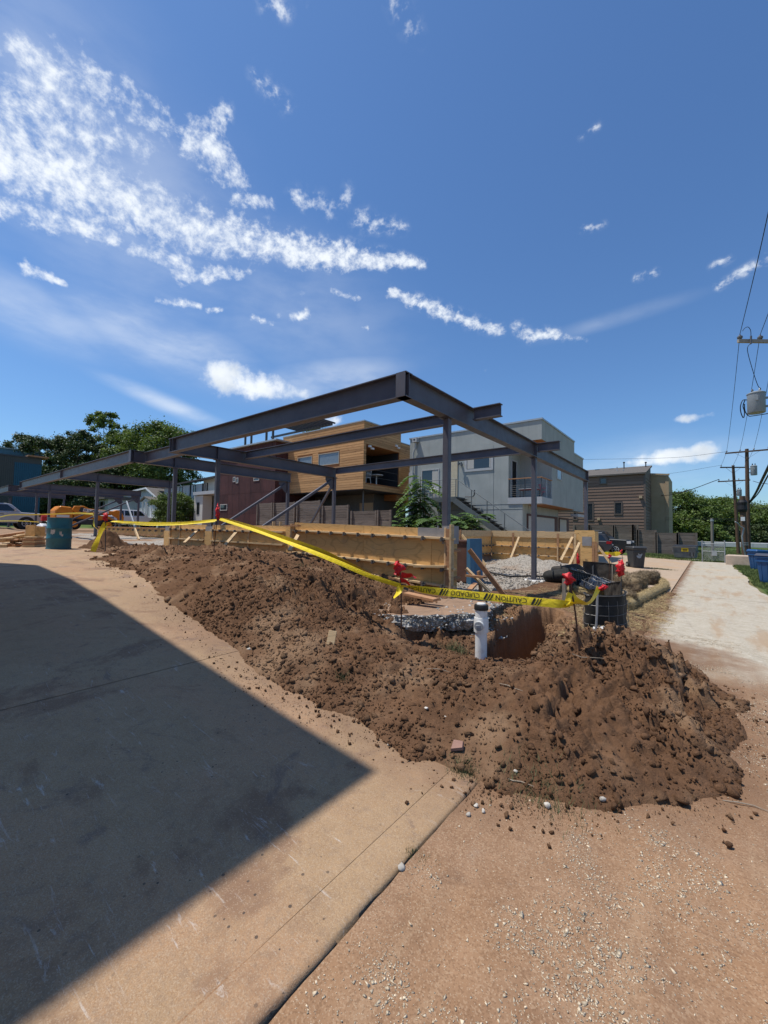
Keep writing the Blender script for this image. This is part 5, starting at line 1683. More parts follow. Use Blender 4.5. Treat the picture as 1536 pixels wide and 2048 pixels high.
MB().box((XW - 2.5, yo0, ZW0 + .3), (XW - 2.45, yo1, zo1)).build('recess_shade_back', M_BLACK, wh)  # black back panel stands in for the deep shade of the recess
# rear lower wing
yr = yw1 + .01
z3 = zrow((XW - .3, yr), 884)
MB().box((XW - 4, yr, 3.6), (XW - .3, 26.5, z3)).build('wall', M_SOFFIT, wh)
s2 = MB(); boards(s2, (XW - .3, yr, 0), (0, 1, 0), (1, 0, 0), 26.5 - yr, 3.6, z3, .158)
tag(s2.build('cedar_boards', M_CEDAR, wh), kind='stuff')
MB().box((XW - .5, yr, z3 + .002), (XW - .25, 26.5, z3 + .06)).build('coping', M_CAP, wh)
# ground floor set back in the shade
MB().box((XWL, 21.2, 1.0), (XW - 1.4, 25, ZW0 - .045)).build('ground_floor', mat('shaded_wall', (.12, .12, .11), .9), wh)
MB().box((-19.2, 21.17, 2.6), (-17.95, 21.198, 3.4)).build('wall_panel', M_TAN, wh)
for x in (-19.9, -17.2):
    MB().tube([(x, 19.3, .8), (x, 19.3, ZW0 - .042)], .05, 8).build('post', M_GREYMET, wh)
MB().box((-23.2, 19.3, 1.4), (-21.4, 19.5, 3.2)).build('screen_wall', M_TRIMW, wh)
MB().box((-22.7, 19.28, 2.1), (-21.8, 19.298, 2.8)).build('window', M_DARKFRAME, wh)
for px, py in ((738, 893), (806 - 15, 892)):
    p = atx(px, py, XW)
    MB().box((XW, p[1] - .1, p[2] - .06), (XW + .14, p[1] + .1, p[2] + .06)).box((XW + .03, p[1] + .12, p[2] - .16), (XW + .16, p[1] + .34, p[2] - .06)).build('flood_lamp', M_WHITE, wh)
# balcony rail, table and chair
for k in range(2):
    MB().box((XW - .04, yo0 + .01, zo0 + .4 + .5 * k), (XW - .01, yo1 - .01, zo0 + .43 + .5 * k)).build('rail', M_METALD, wh)
t = thing('patio_table', 'round white table on the shaded cedar balcony', 'table', (XW - .7, lerp(yo0, yo1, .55), zo0 + .002))
MB().lathe([(.45, .70), (.46, .72), (.45, .74)], n=20).build('tabletop', M_WHITE, t, local=True)
MB().lathe([(.22, 0), (.05, .04), (.04, .69)], n=10).build('pedestal', M_WHITE, t, local=True)
ZFsave = ZF; ZF = zo0
c = chair(742, 950, lerp(yo0, yo1, .18), 'white chair at the left end of the cedar balcony', ('white', (.6, .6, .58)))
c.location = (XW - .6, lerp(yo0, yo1, .2), zo0 + .003); ZF = ZFsave

# ---------------- rust-red clad house
YM = 17.35
g, fin = new_mat('rusted_steel_sheet')
p = g.add('ShaderNodeNewGeometry').outputs['Position']
n = g.noise(p, 1.2, 5, .65); s = g.noise(g.mapping(p, scale=(2.5, 2.5, .25)), 1.5, 6, .7)
c = g.mix(g.mapr(n, .3, .7), (.056, .022, .021), (.088, .036, .032))
c = g.mix(g.mapr(s, .48, .70, 0, .85, True), c, (.026, .011, .012))
c = g.mix(g.mapr(s, .40, .28, 0, .35, True), c, (.15, .085, .07))
oi = g.add('ShaderNodeObjectInfo').outputs['Random']; k = g.mapr(oi, 0, 1, .85, 1.2)
c = g.mix(1.0, c, g.comb(k, k, k), 'MULTIPLY')
M_RUSTST = fin(c, .75, g.bump(s, .1, .01), .3, 0.0)
rh = thing('rust_red_house', 'house clad in rusty dark red steel sheets with a roof pergola', 'house', (-28, YM, 1))
XM1 = -23.95; XM0 = aty(436, 1000, YM)[0]; WS = (XM1 - XM0) / 5
zm = zrow((XM1, YM), 882)
MB().box((XM0, YM + .03, .8), (XM1 - .03, 24, zm - .05)).build('wall', M_RUSTST, rh)
x = XM1
rows = [1.0, 2.55, 4.15, 5.75, zm - .02]
for i in range(5):
    x0 = x - WS
    for r in range(4):
        MB().box((x0 + .012, YM, rows[r] + .012), (x - .004, YM + .028, rows[r + 1] - .004)).build('steel_sheet', M_RUSTST, rh)
    x = x0
for i in range(2):
    for r in range(4):
        MB().box((XM1 - .028, YM + .004 + i * 2.3, rows[r] + .012), (XM1, YM + 2.29 + i * 2.3, rows[r + 1] - .004)).build('steel_sheet', M_RUSTST, rh)
MB().box((XM0, YM - .25, zm), (XM1 + .35, 23.8, zm + .10)).build('roof', M_CAP, rh)
M_TRIMPALE = mat('window_trim_white', (.5, .48, .44), .6)
for a0, a1, r0, r1 in ((467.2, 470.6, 963, 955.5), (473.3, 476.4, 965.5, 957), (508.5, 518, 961, 957)):
    x0, x1 = aty(a0, 960, YM)[0], aty(a1, 960, YM)[0]
    win_y(rh, x0, x1, zrow((x0, YM), r0), zrow((x0, YM), r1), YM, M_TRIMPALE, .05)
x0, x1 = aty(441.5, 1015, YM)[0], aty(454, 1015, YM)[0]
win_y(rh, x0, x1, zrow((x0, YM), 1020), zrow((x0, YM), 1010), YM, M_TRIMPALE, .05)
# pergola up on the roof
pg = thing('roof_pergola', 'dark slatted pergola standing on the roof of the rust red house', 'pergola', (-28, 20, zm + .1))
for px in (491, 503, 533, 546):
    p = aty(px, 870, 19.6); MB().box((p[0] - .07, 19.53, zm + .101), (p[0] + .07, 19.67, zrow(p, 849))).build('post', M_METALD, pg)
pa, pb = aty(500, 866, 19.6), aty(610, 858, 19.6)
zt_ = zrow(aty(546, 850, 19.6), 849)
xa, xb_ = aty(486, 850, 19.6)[0], aty(607, 850, 19.6)[0]
for yy in (19.6, 22.6):
    MB().box((xa, yy - .05, zt_ + .002), (xb_, yy + .05, zt_ + .18)).build('beam', M_METALD, pg)
for k in range(13):
    xx = lerp(lerp(xa, xb_, .45), xb_, k / 12)
    MB().box((xx - .05, 19.3, zt_ + .183), (xx + .05, 22.9, zt_ + .30)).build('slat', M_METALD, pg)

# ---------------- fence in front of the cedar house
YFN = 16.5
wf = thing('board_fence', 'dark weathered horizontal board fence stepping down in front of the cedar house', 'fence', (-18, YFN, 1))


def fence(root, y, pans, zb_fn, pitch=.15, t=.03, m=M_FENCE, post=.10):
    for a0, a1, rt in pans:
        x0, x1 = aty(a0, 1030, y)[0], aty(a1, 1030, y)[0]
        zt = zrow((x0, y), rt); zb = zb_fn(x0)
        b = MB(); z = zb; k = 0
        while z < zt - .04:
            jit = random.uniform(-.006, .006)
            b.add([(x0, y + jit, z), (x1, y + jit, z + random.uniform(-.008, .008)), (x1, y + t + jit, z), (x0, y + t + jit, z),
                   (x0, y + jit, min(z + pitch - .012, zt)), (x1, y + jit, min(z + pitch - .012, zt)), (x1, y + t + jit, min(z + pitch - .012, zt)), (x0, y + t + jit, min(z + pitch - .012, zt))],
                  [(0, 3, 2, 1), (4, 5, 6, 7), (0, 1, 5, 4), (1, 2, 6, 5), (2, 3, 7, 6), (3, 0, 4, 7)])
            z += pitch; k += 1
        tag(b.build('boards', m, root), kind='stuff')
        for xx in (x0 - post * .5, x1 + post * .2):
            MB().box((xx - post / 2, y - post - .01, zb - .1), (xx + post / 2, y - .012, zt + .02)).build('post', m, root)


fence(wf, YFN, [(517, 545, 1007), (550, 590, 1006), (597, 640, 1003), (648, 697, 1012), (706, 753, 1022.5), (759, 782, 1021)], lambda x: 1.0)

# ---------------- brown house and its neighbour
YBH = 49.7
bh = thing('brown_house', 'tall brown lap sided house with a shallow shingle roof, behind the dark fence', 'house', (-9, YBH, 0))
XB1 = aty(1290, 980, YBH)[0]; XB0 = XB1 - 11.5
ze = zrow((XB1, YBH), 946.5)
yR = atx(1301, 935, XB1)[1]; zR = zrow((XB1, yR), 934)
MB().add([(XB0, YBH, -.3), (XB1, YBH, -.3), (XB1, yR, -.3), (XB0, yR, -.3), (XB0, YBH, ze), (XB1, YBH, ze), (XB1, yR, zR), (XB0, yR, zR)],
         [(0, 3, 2, 1), (4, 5, 6, 7), (0, 1, 5, 4), (1, 2, 6, 5), (2, 3, 7, 6), (3, 0, 4, 7)]).build('wall', M_BROWN, bh)
bw = [(1201.5, 1212, 967, 957.5), (1176, 1185, 1040, 1007.5), (1230.5, 1242.5, 1027.5, 1006), (1148, 1156, 962, 950), (1148, 1153, 1038, 1015)]
hol = []
for a0, a1, r0, r1 in bw:
    x0, x1 = aty(a0, 1000, YBH)[0], aty(a1, 1000, YBH)[0]
    z0, z1 = zrow((x0, YBH), r0), zrow((x0, YBH), r1)
    win_y(bh, x0, x1, z0, z1, YBH - .03, M_BROWN if False else mat('bronze_trim', (.13, .10, .08), .6), .12, None, .06)
    hol.append((x0 - XB0 - .12, x1 - XB0 + .12, z0 - .12, z1 + .12))
s3 = MB(); boards(s3, (XB0, YBH, 0), (1, 0, 0), (0, -1, 0), XB1 - XB0, -.2, ze - .02, .335, .015, .012, hol, .035)
boards(s3, (XB1, YBH, 0), (0, 1, 0), (1, 0, 0), yR - YBH, -.2, ze - .1, .335, .015, .012, (), .03)
tag(s3.build('lap_boards', M_BROWN, bh), kind='stuff')
MB().box((XB1 - .12, YBH - .06, -.2), (XB1 + .06, YBH - .001, ze - .05)).build('corner_trim', mat('bronze_trim', (.13, .10, .08), .6), bh)
n_ = Vector((0, yR - YBH, zR - ze)).normalized()
k = .28
MB().add([(XB0 - .2, YBH - k, ze - k * (zR - ze) / (yR - YBH)), (XB1 + .15, YBH - k, ze - k * (zR - ze) / (yR - YBH)), (XB1 + .15, yR + .1, zR + .03), (XB0 - .2, yR + .1, zR + .03),
          (XB0 - .2, YBH - k, ze + .16 - k * (zR - ze) / (yR - YBH)), (XB1 + .15, YBH - k, ze + .16 - k * (zR - ze) / (yR - YBH)), (XB1 + .15, yR + .1, zR + .19), (XB0 - .2, yR + .1, zR + .19)],
         [(0, 3, 2, 1), (4, 5, 6, 7), (0, 1, 5, 4), (1, 2, 6, 5), (2, 3, 7, 6), (3, 0, 4, 7)]).build('roof', M_SHING, bh)
for px, r0, r1, w in ((1248, 935, 926, .06), (1291.5, 934, 926, .06), (1234, 943, 936, .03), (1246.5, 944, 941, .03)):
    p = aty(px, 930, lerp(YBH, yR, .8 if r1 < 930 else .35))
    z0, z1 = zrow(p, r0 + 3), zrow(p, r1)
    MB().tube([(p[0], p[1], z0), (p[0], p[1], z1)], w, 8).lathe([(w * 1.8, 0), (w * 1.8, .12)], (p[0], p[1], z1), 8).build('roof_vent', M_METALD if w > .05 else M_CAP, bh)
for px in (1195, 1223, 1266):
    p = aty(px, 935, lerp(YBH, yR, .9)); z = zrow(p, 935.5 + (1266 - px) * .05)
    MB().box((p[0] - .25, p[1] - .2, z - .3), (p[0] + .25, p[1] + .2, z)).build('roof_vent', M_METALD, bh)
for px, py in ((1197.5, 1038), (1281.5, 994)):
    p = aty(px, py, YBH - .08); MB().box((p[0] - .14, YBH - .24, p[2] - .14), (p[0] + .14, YBH - .04, p[2] + .14)).build('wall_vent', M_TAN, bh)
th_ = thing('tan_house', 'narrow tan stucco house rising just behind the brown one', 'house', (-3.5, 53.5, 0))
YT = yR + .25
XT1 = aty(1337, 980, YT)[0]
zt_ = zrow((XT1, YT), 951); zt2 = zrow((XB1, YT), 946)
MB().add([(XB1 - 2, YT, -.3), (XT1, YT, -.3), (XT1, YT + 7, -.3), (XB1 - 2, YT + 7, -.3), (XB1 - 2, YT, zt2), (XT1, YT, zt_), (XT1, YT + 7, zt_), (XB1 - 2, YT + 7, zt2)],
         [(0, 3, 2, 1), (4, 5, 6, 7), (0, 1, 5, 4), (1, 2, 6, 5), (2, 3, 7, 6), (3, 0, 4, 7)]).build('wall', M_TAN, th_)
MB().bar((XB1 - 2, YT - .05, zt2 + .09), (XT1 + .1, YT - .05, zt_ + .09), .3, .16).build('coping', M_TAN, th_)
MB().box((XT1 - .3, YT - .05, -.3), (XT1 + .03, YT - .002, zt_)).build('corner_trim', M_TAN, th_)
# fence before it
YF2 = 44.0
df = thing('board_fence', 'long dark board fence below the brown house, ending beside the dumpster', 'fence', (-4, YF2, 0))
fence(df, YF2, [(1150, 1178, 1050), (1181, 1226, 1050.5), (1230, 1265, 1049.5), (1268, 1274, 1049.5), (1278, 1310, 1060), (1315, 1353, 1065.5), (1357, 1391, 1065.5)], lambda x: -.45, .28, .04, post=.16)
# grass strip at its foot
rng = np.random.default_rng(5)


def grass(name, n, xf, yf, label, hgt=.12, m=None, seed=5, wdt=.012, zf=None, mask=None):
    r = np.random.default_rng(seed)
    x, y = xf(r, n), yf(r, n)
    if mask is not None:
        k = mask(x, y); x, y = x[k], y[k]
    n = len(x); z = zf(x, y) if zf else base_z(x, y)
    a = r.uniform(0, 6.28, n); h = hgt * r.uniform(.4, 1.2, n); le = r.uniform(.2, .9, n) * h
    w = wdt * r.uniform(.6, 1.4, n); b = r.uniform(0, 6.28, n)
    dx, dy = np.cos(a) * w, np.sin(a) * w
    V = np.stack([np.stack([x - dx, y - dy, z - .01], 1), np.stack([x + dx, y + dy, z - .01], 1), np.stack([x + np.cos(b) * le, y + np.sin(b) * le, z + h], 1)], 1)
    F = np.arange(3 * n).reshape(-1, 3)
    return tag(link_mesh(name, np_mesh(name, V.reshape(-1, 3), F, m)), label, 'grass', kind='stuff')


M_GRASS = mat('grass_blade', (.085, .14, .03), .8, var=.35, scale=3, island=.45, col2=(.14, .17, .05))
M_WEED = mat('weed_blade', (.10, .14, .05), .8, var=.35, scale=9, island=.45, col2=(.17, .17, .08))

# ================================================================== small things on the site
M_TAPE = mat('yellow_tape', (.80, .61, .02), .5, var=.1, scale=14, spec=.4, bump=.5, bscale=22, bdist=.02)
M_INK = mat('black_ink', (.012, .012, .012), .5)
M_RED = mat('red_flagging', (.55, .016, .024), .5, var=.3, scale=30, spec=.35, bump=.5, bscale=60)
M_REBAR = mat('rusty_rebar', (.10, .05, .03), .85, var=.3, scale=60, bump=.3)
M_STAKEW = mat('grey_stake_wood', (.30, .25, .19), .9, var=.25, scale=9, stretch=(6, 6, 1))
M_PVC = mat('white_pvc', (.72, .71, .68), .45, var=.04, scale=5, dirt=(.35, .24, .16), dirt_amt=.5, dscale=7)
M_RUBBER = mat('black_rubber', (.018, .018, .018), .55)
M_FABRIC = mat('black_geotextile', (.016, .015, .013), .8, var=.4, scale=12, bump=.3, bscale=90, dirt=(.06, .05, .04), dirt_amt=.5)
M_FABB = mat('dusty_geotextile', (.050, .042, .034), .85, var=.3, scale=8, bump=.3, bscale=60, dirt=(.11, .085, .06), dirt_amt=.6)
M_PLAST = mat('black_plastic_film', (.010, .010, .011), .22, var=.2, scale=6, bump=.4, bscale=14, bdist=.03, spec=.7)
M_WIRE = mat('wire_mesh', (.22, .21, .20), .5, .4)
M_STRAW = mat('straw', (.40, .29, .13), .85, var=.25, scale=4, island=.45, col2=(.52, .39, .20))
M_HAY = mat('brown_hay', (.20, .145, .085), .95, var=.3, scale=6, bump=.9, bscale=35, col2=(.30, .22, .13), island=.4, bdist=.04)


def smooth_path(pts, n):
    P = np.array(pts, float)
    t = np.concatenate([[0], np.cumsum(np.linalg.norm(np.diff(P, axis=0), axis=1))])
    u = np.linspace(0, t[-1], n)
    # Catmull-Rom on the arc length
    out = np.empty((n, P.shape[1]))
    for k, s in enumerate(u):
        i = int(np.clip(np.searchsorted(t, s) - 1, 0, len(P) - 2))
        a, b = P[i], P[i + 1]
        m0 = (P[min(i + 1, len(P) - 1)] - P[max(i - 1, 0)]) / max(1e-6, t[min(i + 1, len(P) - 1)] - t[max(i - 1, 0)])
        m1 = (P[min(i + 2, len(P) - 1)] - P[i]) / max(1e-6, t[min(i + 2, len(P) - 1)] - t[i])
        h = t[i + 1] - t[i]; q = (s - t[i]) / h
        out[k] = (2 * q**3 - 3 * q**2 + 1) * a + (q**3 - 2 * q**2 + q) * h * m0 + (-2 * q**3 + 3 * q**2) * b + (q**3 - q**2) * h * m1
    return out


class Ribbon:
    def __init__(self, pts, width=.076, twist=(), n=60, up=(0, 0, 1), widths=None):
        self.P = smooth_path(pts, n); self.n = n; self.w = width
        T = np.gradient(self.P, axis=0); T /= np.linalg.norm(T, axis=1, keepdims=True)
        self.s = np.concatenate([[0], np.cumsum(np.linalg.norm(np.diff(self.P, axis=0), axis=1))])
        tw = np.zeros(n)
        if len(twist):
            tw = np.interp(np.linspace(0, 1, n), [a for a, _ in twist], [math.radians(b) for _, b in twist])
        ws = np.full(n, width) if widths is None else np.interp(np.linspace(0, 1, n), [a for a, _ in widths], [b for _, b in widths])
        U = np.array(up, float)[None] - T * (T @ np.array(up, float))[:, None]
        U /= np.linalg.norm(U, axis=1, keepdims=True)
        N = np.cross(T, U)
        self.U = (U * np.cos(tw)[:, None] + N * np.sin(tw)[:, None]); self.N = np.cross(T, self.U); self.ws = ws

    def mesh(self, cup=0.0):
        V = []
        for k in (-.5, -.17, .17, .5):
            V.append(self.P + self.U * (k * self.ws)[:, None] + self.N * (cup * (.25 - k * k)))
        V = np.stack(V, 1).reshape(-1, 3); i = np.arange(self.n * 4).reshape(self.n, 4)
        F = np.concatenate([np.stack([i[:-1, j], i[1:, j], i[1:, j + 1], i[:-1, j + 1]], 1) for j in range(3)])
        return V, F

    def at(self, s, v, lift):
        """s metres along, v across (-.5 .. .5)"""
        f = np.interp(s, self.s, np.arange(self.n)); i = np.clip(f.astype(int), 0, self.n - 2); q = (f - i)[:, None]
        L = lambda A: A[i] * (1 - q) + A[i + 1] * q
        w = np.interp(s, self.s, self.ws)
        return L(self.P) + L(self.U) * (v * w)[:, None] + L(self.N) * lift


def text_mesh(txt, size=1.0):
    cu = bpy.data.curves.new('lettering', 'FONT'); cu.body = txt; cu.size = size; cu.align_x = 'LEFT'; cu.resolution_u = 2
    o = bpy.data.objects.new('lettering', cu); COL.objects.link(o)
    dg = bpy.context.evaluated_depsgraph_get(); dg.update()
    me = bpy.data.meshes.new_from_object(o.evaluated_get(dg))
    V = np.array([v.co[:] for v in me.vertices]); F = [tuple(p.vertices) for p in me.polygons]
    bpy.data.objects.remove(o); bpy.data.curves.remove(cu); bpy.data.meshes.remove(me)
    return V, F


TXT = {}


def tape(label, pts, name='caution_tape', text=None, group='yellow caution tape round the site', **kw):
    rb = Ribbon(pts, **kw)
    V, F = rb.mesh(.012)
    base = V.mean(0)
    o = link_mesh(name, np_mesh(name, V - base, F, M_TAPE, True), loc=tuple(base))
    OFF[o.name] = tuple(base)
    tag(o, label, 'tape', group)
    if text:
        s0, s1, lift, flip = text
        lift = abs(lift) * np.sign(np.sum(rb.N[10:-10] * (CAM - rb.P[10:-10])))
        s = s0; k = 0
        cap = .70
        while s < s1 - .12:
            word = ('CAUTION', 'CUIDADO')[k % 2]
            if word not in TXT:
                TXT[word] = text_mesh(word)
            v, f = TXT[word]
            W = .30; sx = W / (v[:, 0].max() - v[:, 0].min()); h = v[:, 1].max()
            lx_ = (v[:, 0] - v[:, 0].min()) * sx; ly_ = v[:, 1] / h * .62 - .31
            if flip:
                lx_, ly_ = W - lx_, -ly_
            if s + W > s1:
                break
            P = rb.at(s + lx_, ly_, lift)
            me = bpy.data.meshes.new('lettering'); me.from_pydata([tuple(p - base) for p in P], [], f); me.materials.append(M_INK)
            link_mesh('lettering', me, o)
            # slashes and the black wedge between the words
            for a, b in ((.335, .022), (.372, .012), (.398, .012)):
                sl_ = np.array([s + a, s + a + b, s + a + b + .03, s + a + .03]); vv = np.array([-.42, -.42, .42, .42])
                if flip: pass
                Q = rb.at(sl_, vv, lift)
                me = bpy.data.meshes.new('stripe'); me.from_pydata([tuple(p - base) for p in Q], [], [(0, 1, 2, 3)]); me.materials.append(M_INK)
                link_mesh('stripe', me, o)
            s += .46; k += 1
    return o


def flag(parent, loc, h, seed=0, tails=2, wide=.05):
    """knot of red plastic flagging with fluttering tails"""
    r = np.random.default_rng(seed)
    V, F = ico(3, seed, .16)
    V = V * (1 + .75 * fbm(V[:, :1] * 2.1 + seed, V[:, 2:3] * 2.6 + V[:, 1:2], 3, seed)) * np.array([wide, wide * .8, h * .5]); V += np.array(loc) - np.array(OFF[parent.name])
    V[:, :2] += .35 * wide * np.sin(V[:, 2:3] * 60 + r.uniform(0, 6)) * np.array([[1, .7]])
    o = link_mesh('flag', np_mesh('flag', V, F, M_RED), parent)
    for k in range(tails):
        a = r.uniform(0, 6.28); L = h * r.uniform(.7, 1.2)
        pts = [np.array(loc) + np.array([math.cos(a) * L * t * .55, math.sin(a) * L * t * .55, h * .3 - L * (t ** 1.5) * .9 + .02 * math.sin(9 * t)]) for t in (0, .3, .6, 1)]
        rb = Ribbon(pts, .03, [(0, r.uniform(0, 90)), (1, r.uniform(90, 250))], 14, up=(.3, .4, .8))
        v, f = rb.mesh(.006)
        link_mesh('flag_tail', np_mesh('flag_tail', v - np.array(OFF[parent.name]), f, M_RED, True), o)
    return o


def stake(px, pb, ptop, base, label, kind='rebar', top_px=None, r=.008, name='marker_stake', flag_rows=None, fseed=1, fw_w=.05, tails=2):
    """base: world point of the foot; ptop row of its head"""
    base = np.array(base, float)
    zt = zrow(base, ptop)
    d = (base - CAM) @ FW
    top = atd(top_px if top_px is not None else px, ptop, d)
    t = thing(name, label, 'stake', tuple(base), 'flagged stakes round the dig')
    m = M_REBAR if kind == 'rebar' else M_STAKEW if kind == 'wood' else M_GALV if kind == 'galv' else M_METALD
    if kind == 'wood':
        MB().bar(base - np.array([0, 0, .08]), top, .04, .025, (0, 1, 0)).build('shaft', m, t)
    else:
        MB().tube([tuple(base - np.array([0, 0, .1])), tuple(base * .45 + top * .55 + np.array([.006, 0, 0])), tuple(top)], r, 7).build('shaft', m, t, smooth=True)
    if flag_rows:
        f0, f1, fpx = flag_rows
        a, b = atd(fpx, f0, d), atd(fpx, f1, d)
        flag(t, (a + b) / 2, abs(a[2] - b[2]), fseed, tails, fw_w)
    return t


def on_heap(px, py, z0=.4):
    p = atz(px, py, z0)
    for _ in range(25):
        z = gz(p[0], p[1]); p = atz(px, py, .5 * p[2] + .5 * z)
    return p


bA = np.array([-8.18, 4.51, gz(-8.18, 4.51)]); dA = (bA - CAM) @ FW
bA = atd(428, 1092, 8.6); bL = atd(211, 1094, 9.9); bB = atd(803, 1248, 4.45); bC = atd(1160, 1296, 3.85); bD = atd(1190, 1274, 4.5)
stake(431, 1092, 1030, bA, 'rebar stake with a red flag at the top of the heap before the plywood form', top_px=435, flag_rows=(1010, 1038, 435.5), fw_w=.045, tails=0, r=.009)
stake(211, 1094, 1030, bL, 'dark stake with a red flag and bunched tape beside the teal barrel', 'dark', flag_rows=(1026, 1042, 211), fseed=4, fw_w=.055, tails=0, r=.011)
stB = stake(803, 1248, 1140, bB, 'thin rusty rebar with a large red flag, left of the broken slab', top_px=800, flag_rows=(1125, 1152, 798), fseed=2, fw_w=.052)
d = 4.45
for pts, w in (([(803, 1150), (815, 1151), (826, 1150), (830, 1156)], .075), ([(800, 1160), (812, 1163), (824, 1176)], .06), ([(800, 1150), (790, 1140), (796, 1128)], .05)):
    rb = Ribbon([atd(a, b, d - .02 * i) for i, (a, b) in enumerate(pts)], w, [(0, 20), (1, 75)], 12)
    v, f = rb.mesh(.02); link_mesh('flag_tail', np_mesh('flag_tail', v - np.array(OFF[stB.name]), f, M_RED, True), stB)
stC = stake(1160, 1296, 1168, bC, 'leaning rusty rebar carrying yellow tape in front of the straw bank', top_px=1141, flag_rows=(1147, 1168, 1137), fseed=3, fw_w=.042)
stake(1128, 1199, 1158, atd(1128, 1199, 5.2), 'short grey wooden stake beside the red flag on the straw bank', 'wood')
stD = stake(1190, 1274, 1186, bD, 'grey steel stake with a red ribbon in front of the black wire basket', 'galv', top_px=1195, r=.012, flag_rows=(1168, 1180, 1205), fseed=5, fw_w=.04)
stake(1242, 1188, 1140, atd(1242, 1188, 7.8), 'dark stake with a tall red flag beside the brown hay', 'dark', flag_rows=(1124, 1152, 1242), fseed=6, fw_w=.055, tails=1)
stake(1246, 1127, 1104, atd(1246, 1127, 14.5), 'thin far stake with a small red flag left of the grey bin', 'rebar', top_px=1243, flag_rows=(1100, 1107, 1242.5), fseed=7, fw_w=.04, tails=0)
stake(1218, 1155, 1114, atd(1218, 1155, 11.6), 'far stake with a small red flag and yellow streamer behind the silt fence', 'rebar', top_px=1219, flag_rows=(1109, 1117, 1219), fseed=8, fw_w=.04, tails=0)
stake(1156, 1131, 1112, atd(1156, 1131, 16.5), 'red topped far stake in front of the sunlit plywood form', 'rebar', flag_rows=(1109, 1130, 1156), fseed=9, fw_w=.045, tails=0)


def px_path(lst):
    return [atd(a, b, d) for a, b, d in lst]


tape('thick twisted run of yellow tape from the heap top down to the large red flag', px_path([(440, 1036, 8.55), (455, 1039, 8.3), (520, 1060, 7.2), (580, 1081, 6.3), (640, 1102, 5.65), (700, 1127, 5.1), (760, 1154, 4.7), (800, 1169, 4.45)]),
     width=.10, twist=[(0, 60), (.12, 20), (.3, 12), (.7, 20), (.9, 60), (1, 100)], n=70, widths=[(0, .04), (.15, .065), (.4, .10), (.75, .10), (.92, .06), (1, .035)])
tape('thin second strand of yellow tape folded under the thick twisted run', px_path([(440, 1038, 8.5), (520, 1064, 7.15), (600, 1094, 6.0), (680, 1126, 5.2), (740, 1152, 4.75), (802, 1172, 4.42)]),
     width=.06, twist=[(0, -30), (.5, -55), (1, 20)], n=50)
tape('yellow tape lettered in black running in front of the white pipe', px_path([(803, 1172, 4.45), (822, 1175, 4.38), (850, 1180, 4.32), (920, 1187.5, 4.2), (1000, 1196, 4.06), (1080, 1204.5, 3.92), (1125, 1208, 3.86), (1150, 1208, 3.85)]),
     n=90, twist=[(0, 75), (.08, 45), (.16, 12), (.3, -8), (.9, -8), (.96, 30), (1, 60)], text=(.10, 1.62, .0055, True), width=.08)
tape('short loop of yellow tape between the leaning rebar and the grey stake', px_path([(1141, 1186, 3.85), (1150, 1200, 3.9), (1165, 1206, 4.0), (1180, 1203, 4.2), (1190, 1190, 4.4), (1197, 1176, 4.5)]),
     n=40, twist=[(0, 10), (.3, 70), (.6, 15), (1, -20)], width=.07)
tape('yellow tape tail knotted at the leaning rebar', px_path([(1141, 1186, 3.84), (1136, 1200, 3.84), (1133, 1212, 3.84), (1146, 1208, 3.83)]), n=20, twist=[(0, 0), (1, 60)], width=.05)
tape('yellow tape tail hanging below the large red flag', px_path([(802, 1172, 4.44), (797, 1184, 4.42), (787, 1196, 4.42)]), n=16, twist=[(0, 30), (1, 80)], width=.07)
tape('doubled yellow tape stretched across in front of the low plywood forms', px_path([(434, 1040, 8.6), (400, 1043, 8.75), (360, 1046, 8.95), (300, 1046, 9.3), (250, 1044, 9.65), (222, 1043, 9.85), (212, 1048, 9.9)]),
     n=60, twist=[(0, 40), (.15, 10), (.85, 20), (1, 90)], width=.052)
tape('lower strand of the doubled yellow tape at the forms', px_path([(430, 1043, 8.58), (360, 1049, 8.9), (300, 1050, 9.27), (230, 1048, 9.8), (207, 1062, 9.88)]), n=50, twist=[(0, 60), (.5, 40), (1, 80)], width=.034)
tape('bunch of yellow tape hanging to the ground beside the teal barrel', px_path([(212, 1046, 9.9), (203, 1060, 9.85), (196, 1078, 9.8), (190, 1092, 9.75), (186, 1103, 9.7)]), n=30, twist=[(0, 10), (.5, 60), (1, 20)], width=.12)
tape('pale yellow tape hanging from the steel column behind the barrel', px_path([(186, 1027, 12), (188, 1040, 11.8), (188, 1052, 11.5), (196, 1060, 11), (200, 1072, 10.6)]), n=30, twist=[(0, 0), (.5, 50), (1, 0)], width=.09)
tape('upper strand of yellow tape strung between the far left columns', px_path([(0, 1034, 24), (20, 1030, 22.5), (60, 1029.5, 20), (110, 1028, 16.5), (150, 1026.5, 14), (186, 1028, 12)]), n=50, twist=[(0, 0), (.6, 40), (1, 0)], width=.055)
tape('lower strand of yellow tape strung between the far left columns', px_path([(0, 1042, 23), (40, 1042, 21), (78, 1044, 18.5)]), n=30, twist=[(0, 0), (1, 20)], width=.05)
tape('broad flat bundle of yellow tape in front of the dark pickup', px_path([(1180, 1107, 17.5), (1205, 1106.5, 16.6), (1230, 1108, 15.4), (1243, 1105, 14.5)]), n=30, twist=[(0, 5), (1, 10)], width=.20, widths=[(0, .08), (.4, .11), (.75, .18), (1, .05)])

